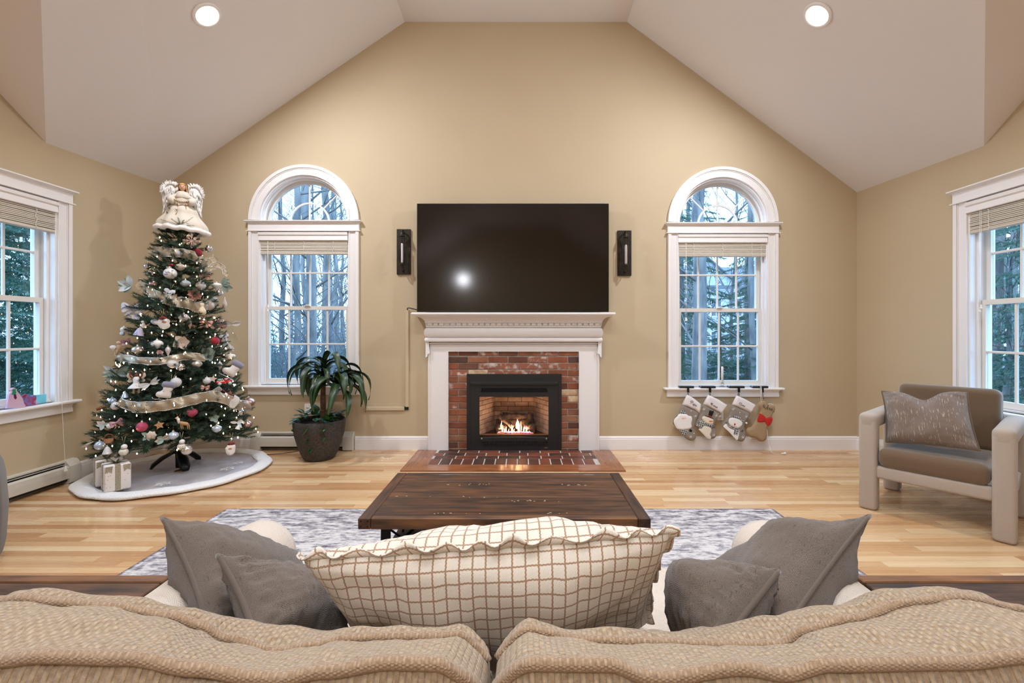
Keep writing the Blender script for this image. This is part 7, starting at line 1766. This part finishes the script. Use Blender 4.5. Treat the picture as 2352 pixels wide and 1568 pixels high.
CF = [conifer(1,9,2.0,130), conifer(2,7,1.7,110), conifer(3,11,2.3,190)]
def put_con(x, y, v, rz, s, lab, grp='spruce trees outside the windows'):
    t = thing('spruce_tree', lab, 'tree', M=T(x, y, gz(y)) @ RZ(rz) @ SC(s), group=grp); piece('trunk', CF[v][1], t, Matrix.Identity(4)); piece('foliage', CF[v][0], t, Matrix.Identity(4))['kind'] = 'stuff'
put_con(-7.1, 5.9, 2, .3, 1.0, 'frosty spruce filling the side window beside the Christmas tree'); put_con(-9.2, 9.0, 0, 1.3, 1.0, 'spruce standing behind the frosty spruce of the side window')
put_con(-8.6, 7.3, 2, 2.9, 1.0, 'spruce touching the frosty one outside the side window by the tree'); put_con(-6.9, 4.7, 1, 4.0, 1.1, 'lower spruce in front of the frosty one outside the side window')
put_con(-7.6, 3.6, 0, 2.3, .9, 'spruce nearer the camera outside the side window by the tree')
for (px, Y, v, s, lab) in ((1562,12.5,0,1.0,'spruce at the left edge of the stocking window'), (1720,11.5,1,.62,'small spruce at the right of the stocking window'), (1655,13,1,.42,'low spruce in the middle bottom of the stocking window'), (1770,13,2,.8,'spruce beyond the right edge of the stocking window'), (800,17,1,.42,'low spruce at the right bottom of the corn-plant window'), (600,16,0,.5,'low spruce at the left bottom of the corn-plant window')):
    put_con(*xy(px, Y), v, ro.uniform(0, 6), s, lab)
for (x, y, v, s, lab) in ((8.4,7.2,0,.9,'spruce close outside the armchair-side window'), (10.6,8.6,2,.9,'tall spruce behind the close one outside the armchair-side window'), (7.9,5.9,1,.8,'spruce at the right of the armchair-side window'), (13,10.5,2,1.0,'spruce farthest off outside the armchair-side window')): put_con(x, y, v, ro.uniform(0, 6), s, lab)
# brush between the trees
mb = MB()
for i in range(1000):
    left = i % 3 != 0
    Y = ro.uniform(11, 34); px = ro.uniform(570, 850) if left else ro.uniform(1530, 1800); x, y = xy(px, Y); zb = gz(y)+.1; h = ro.uniform(.8, 3.6)*(1 if left else .55); p = Vector((x, y, zb)); d = Vector((ro.uniform(-.5,.5), ro.uniform(-.3,.3), 1)).normalized(); q = [p]
    for k in range(4): d = (d+Vector((ro.uniform(-.4,.4), ro.uniform(-.3,.3), ro.uniform(-.2,.2)))).normalized(); q.append(q[-1]+d*h/4)
    mb.tube(q, [.018,.014,.010,.007,.004], 3)
    for k in range(3): b = q[1+k]; mb.tube([b, b+Vector((ro.uniform(-.6,.6), ro.uniform(-.3,.3), ro.uniform(.1,.7)))*h*.4], [.008,.003], 3)
o = mb.build('undergrowth', mat('brush_twigs', rgb(112,116,120), .95)); _W[o.name] = Matrix.Identity(4); tag(o, 'tangled leafless undergrowth between the trees outside', 'undergrowth', None, 'stuff')
# house
SID = bpy.data.materials.new('clapboard'); SID.use_nodes = True; nt = SID.node_tree; b_ = nt.nodes['Principled BSDF']; b_.inputs['Base Color'].default_value = (*rgb(206,212,220), 1); b_.inputs['Roughness'].default_value = .7
w_ = nt.nodes.new('ShaderNodeTexWave'); w_.bands_direction = 'Z'; w_.wave_profile = 'SAW'; w_.inputs['Scale'].default_value = 1.6; tc = nt.nodes.new('ShaderNodeTexCoord'); bp = nt.nodes.new('ShaderNodeBump'); bp.inputs['Distance'].default_value = .05; nt.links.new(tc.outputs['Object'], w_.inputs['Vector']); nt.links.new(w_.outputs['Fac'], bp.inputs['Height']); nt.links.new(bp.outputs[0], b_.inputs['Normal'])
ROOF = mat('roof_shingle', rgb(120,128,140), .9, noise_=8, col2=rgb(100,108,120)); HT = mat('house_trim', rgb(232,236,240), .6); HG = mat('house_glass', rgb(70,92,116), .1, coat=.5)
hs = thing('house', 'pale clapboard house behind the trees in the stocking window', 'house', (17.4, 40, -1.6))
MB().prism([(12.6,-1.8),(23,-1.8),(23,5.2),(12.6,5.2)], 40, 48).build('wall', SID, hs)
MB().prism([(13.4,5.2),(19.0,5.2),(16.2,7.6)], 39.7, 44).build('gable', SID, hs)
MB().add([(12.2,39.6,5.1),(23.4,39.6,5.1),(23.0,44,7.4),(12.6,44,7.4),(12.2,48.4,5.1),(23.4,48.4,5.1),(12.2,39.6,4.95),(23.4,39.6,4.95),(12.2,48.4,4.95),(23.4,48.4,4.95)], [(0,1,2,3),(3,2,5,4),(6,7,1,0),(9,8,4,5),(6,0,3,4,8),(1,7,9,5,2),(7,6,8,9)]).build('roof', ROOF, hs)
for s_ in (-1, 1): MB().cbox(-.1,3.9,39.3,44,-.12,0,.02, M=T(16.2,0,7.72) @ (RY(.71) if s_ > 0 else RZ(0) @ Matrix.Scale(-1, 4, (1,0,0)) @ RY(.71))).build('gable_roof', ROOF, hs)
for zc in (3.3, .4):
    for xw in (13.6,15.4,17.2,19.0,20.8,22.3):
        f_ = MB().prism([(xw-.52,zc-.85),(xw+.52,zc-.85),(xw+.52,zc+.85),(xw-.52,zc+.85)], 39.92, 40, [[(xw-.42,zc-.75),(xw+.42,zc-.75),(xw+.42,zc+.75),(xw-.42,zc+.75)]]).build('window', HT, hs)
        MB().box(xw-.42,xw+.42,39.96,39.98,zc-.75,zc+.75).build('pane', HG, f_); MB().box(xw-.42,xw+.42,39.93,39.99,zc-.04,zc+.04).box(xw-.03,xw+.03,39.94,39.99,zc-.75,zc+.75).build('muntin', HT, f_)
MB().cbox(12.5,23.1,39.88,40,4.8,5.1,.02).build('fascia', HT, hs); MB().cbox(12.5,23.1,39.85,40,1.75,1.95,.02).build('belt_board', HT, hs)
for xw in (12.7,16.3,19.9,22.9): MB().cbox(xw-.1,xw+.1,39.86,40.02,-1.8,5.0,.02).build('corner_board', HT, hs)
bpy.context.view_layer.update()
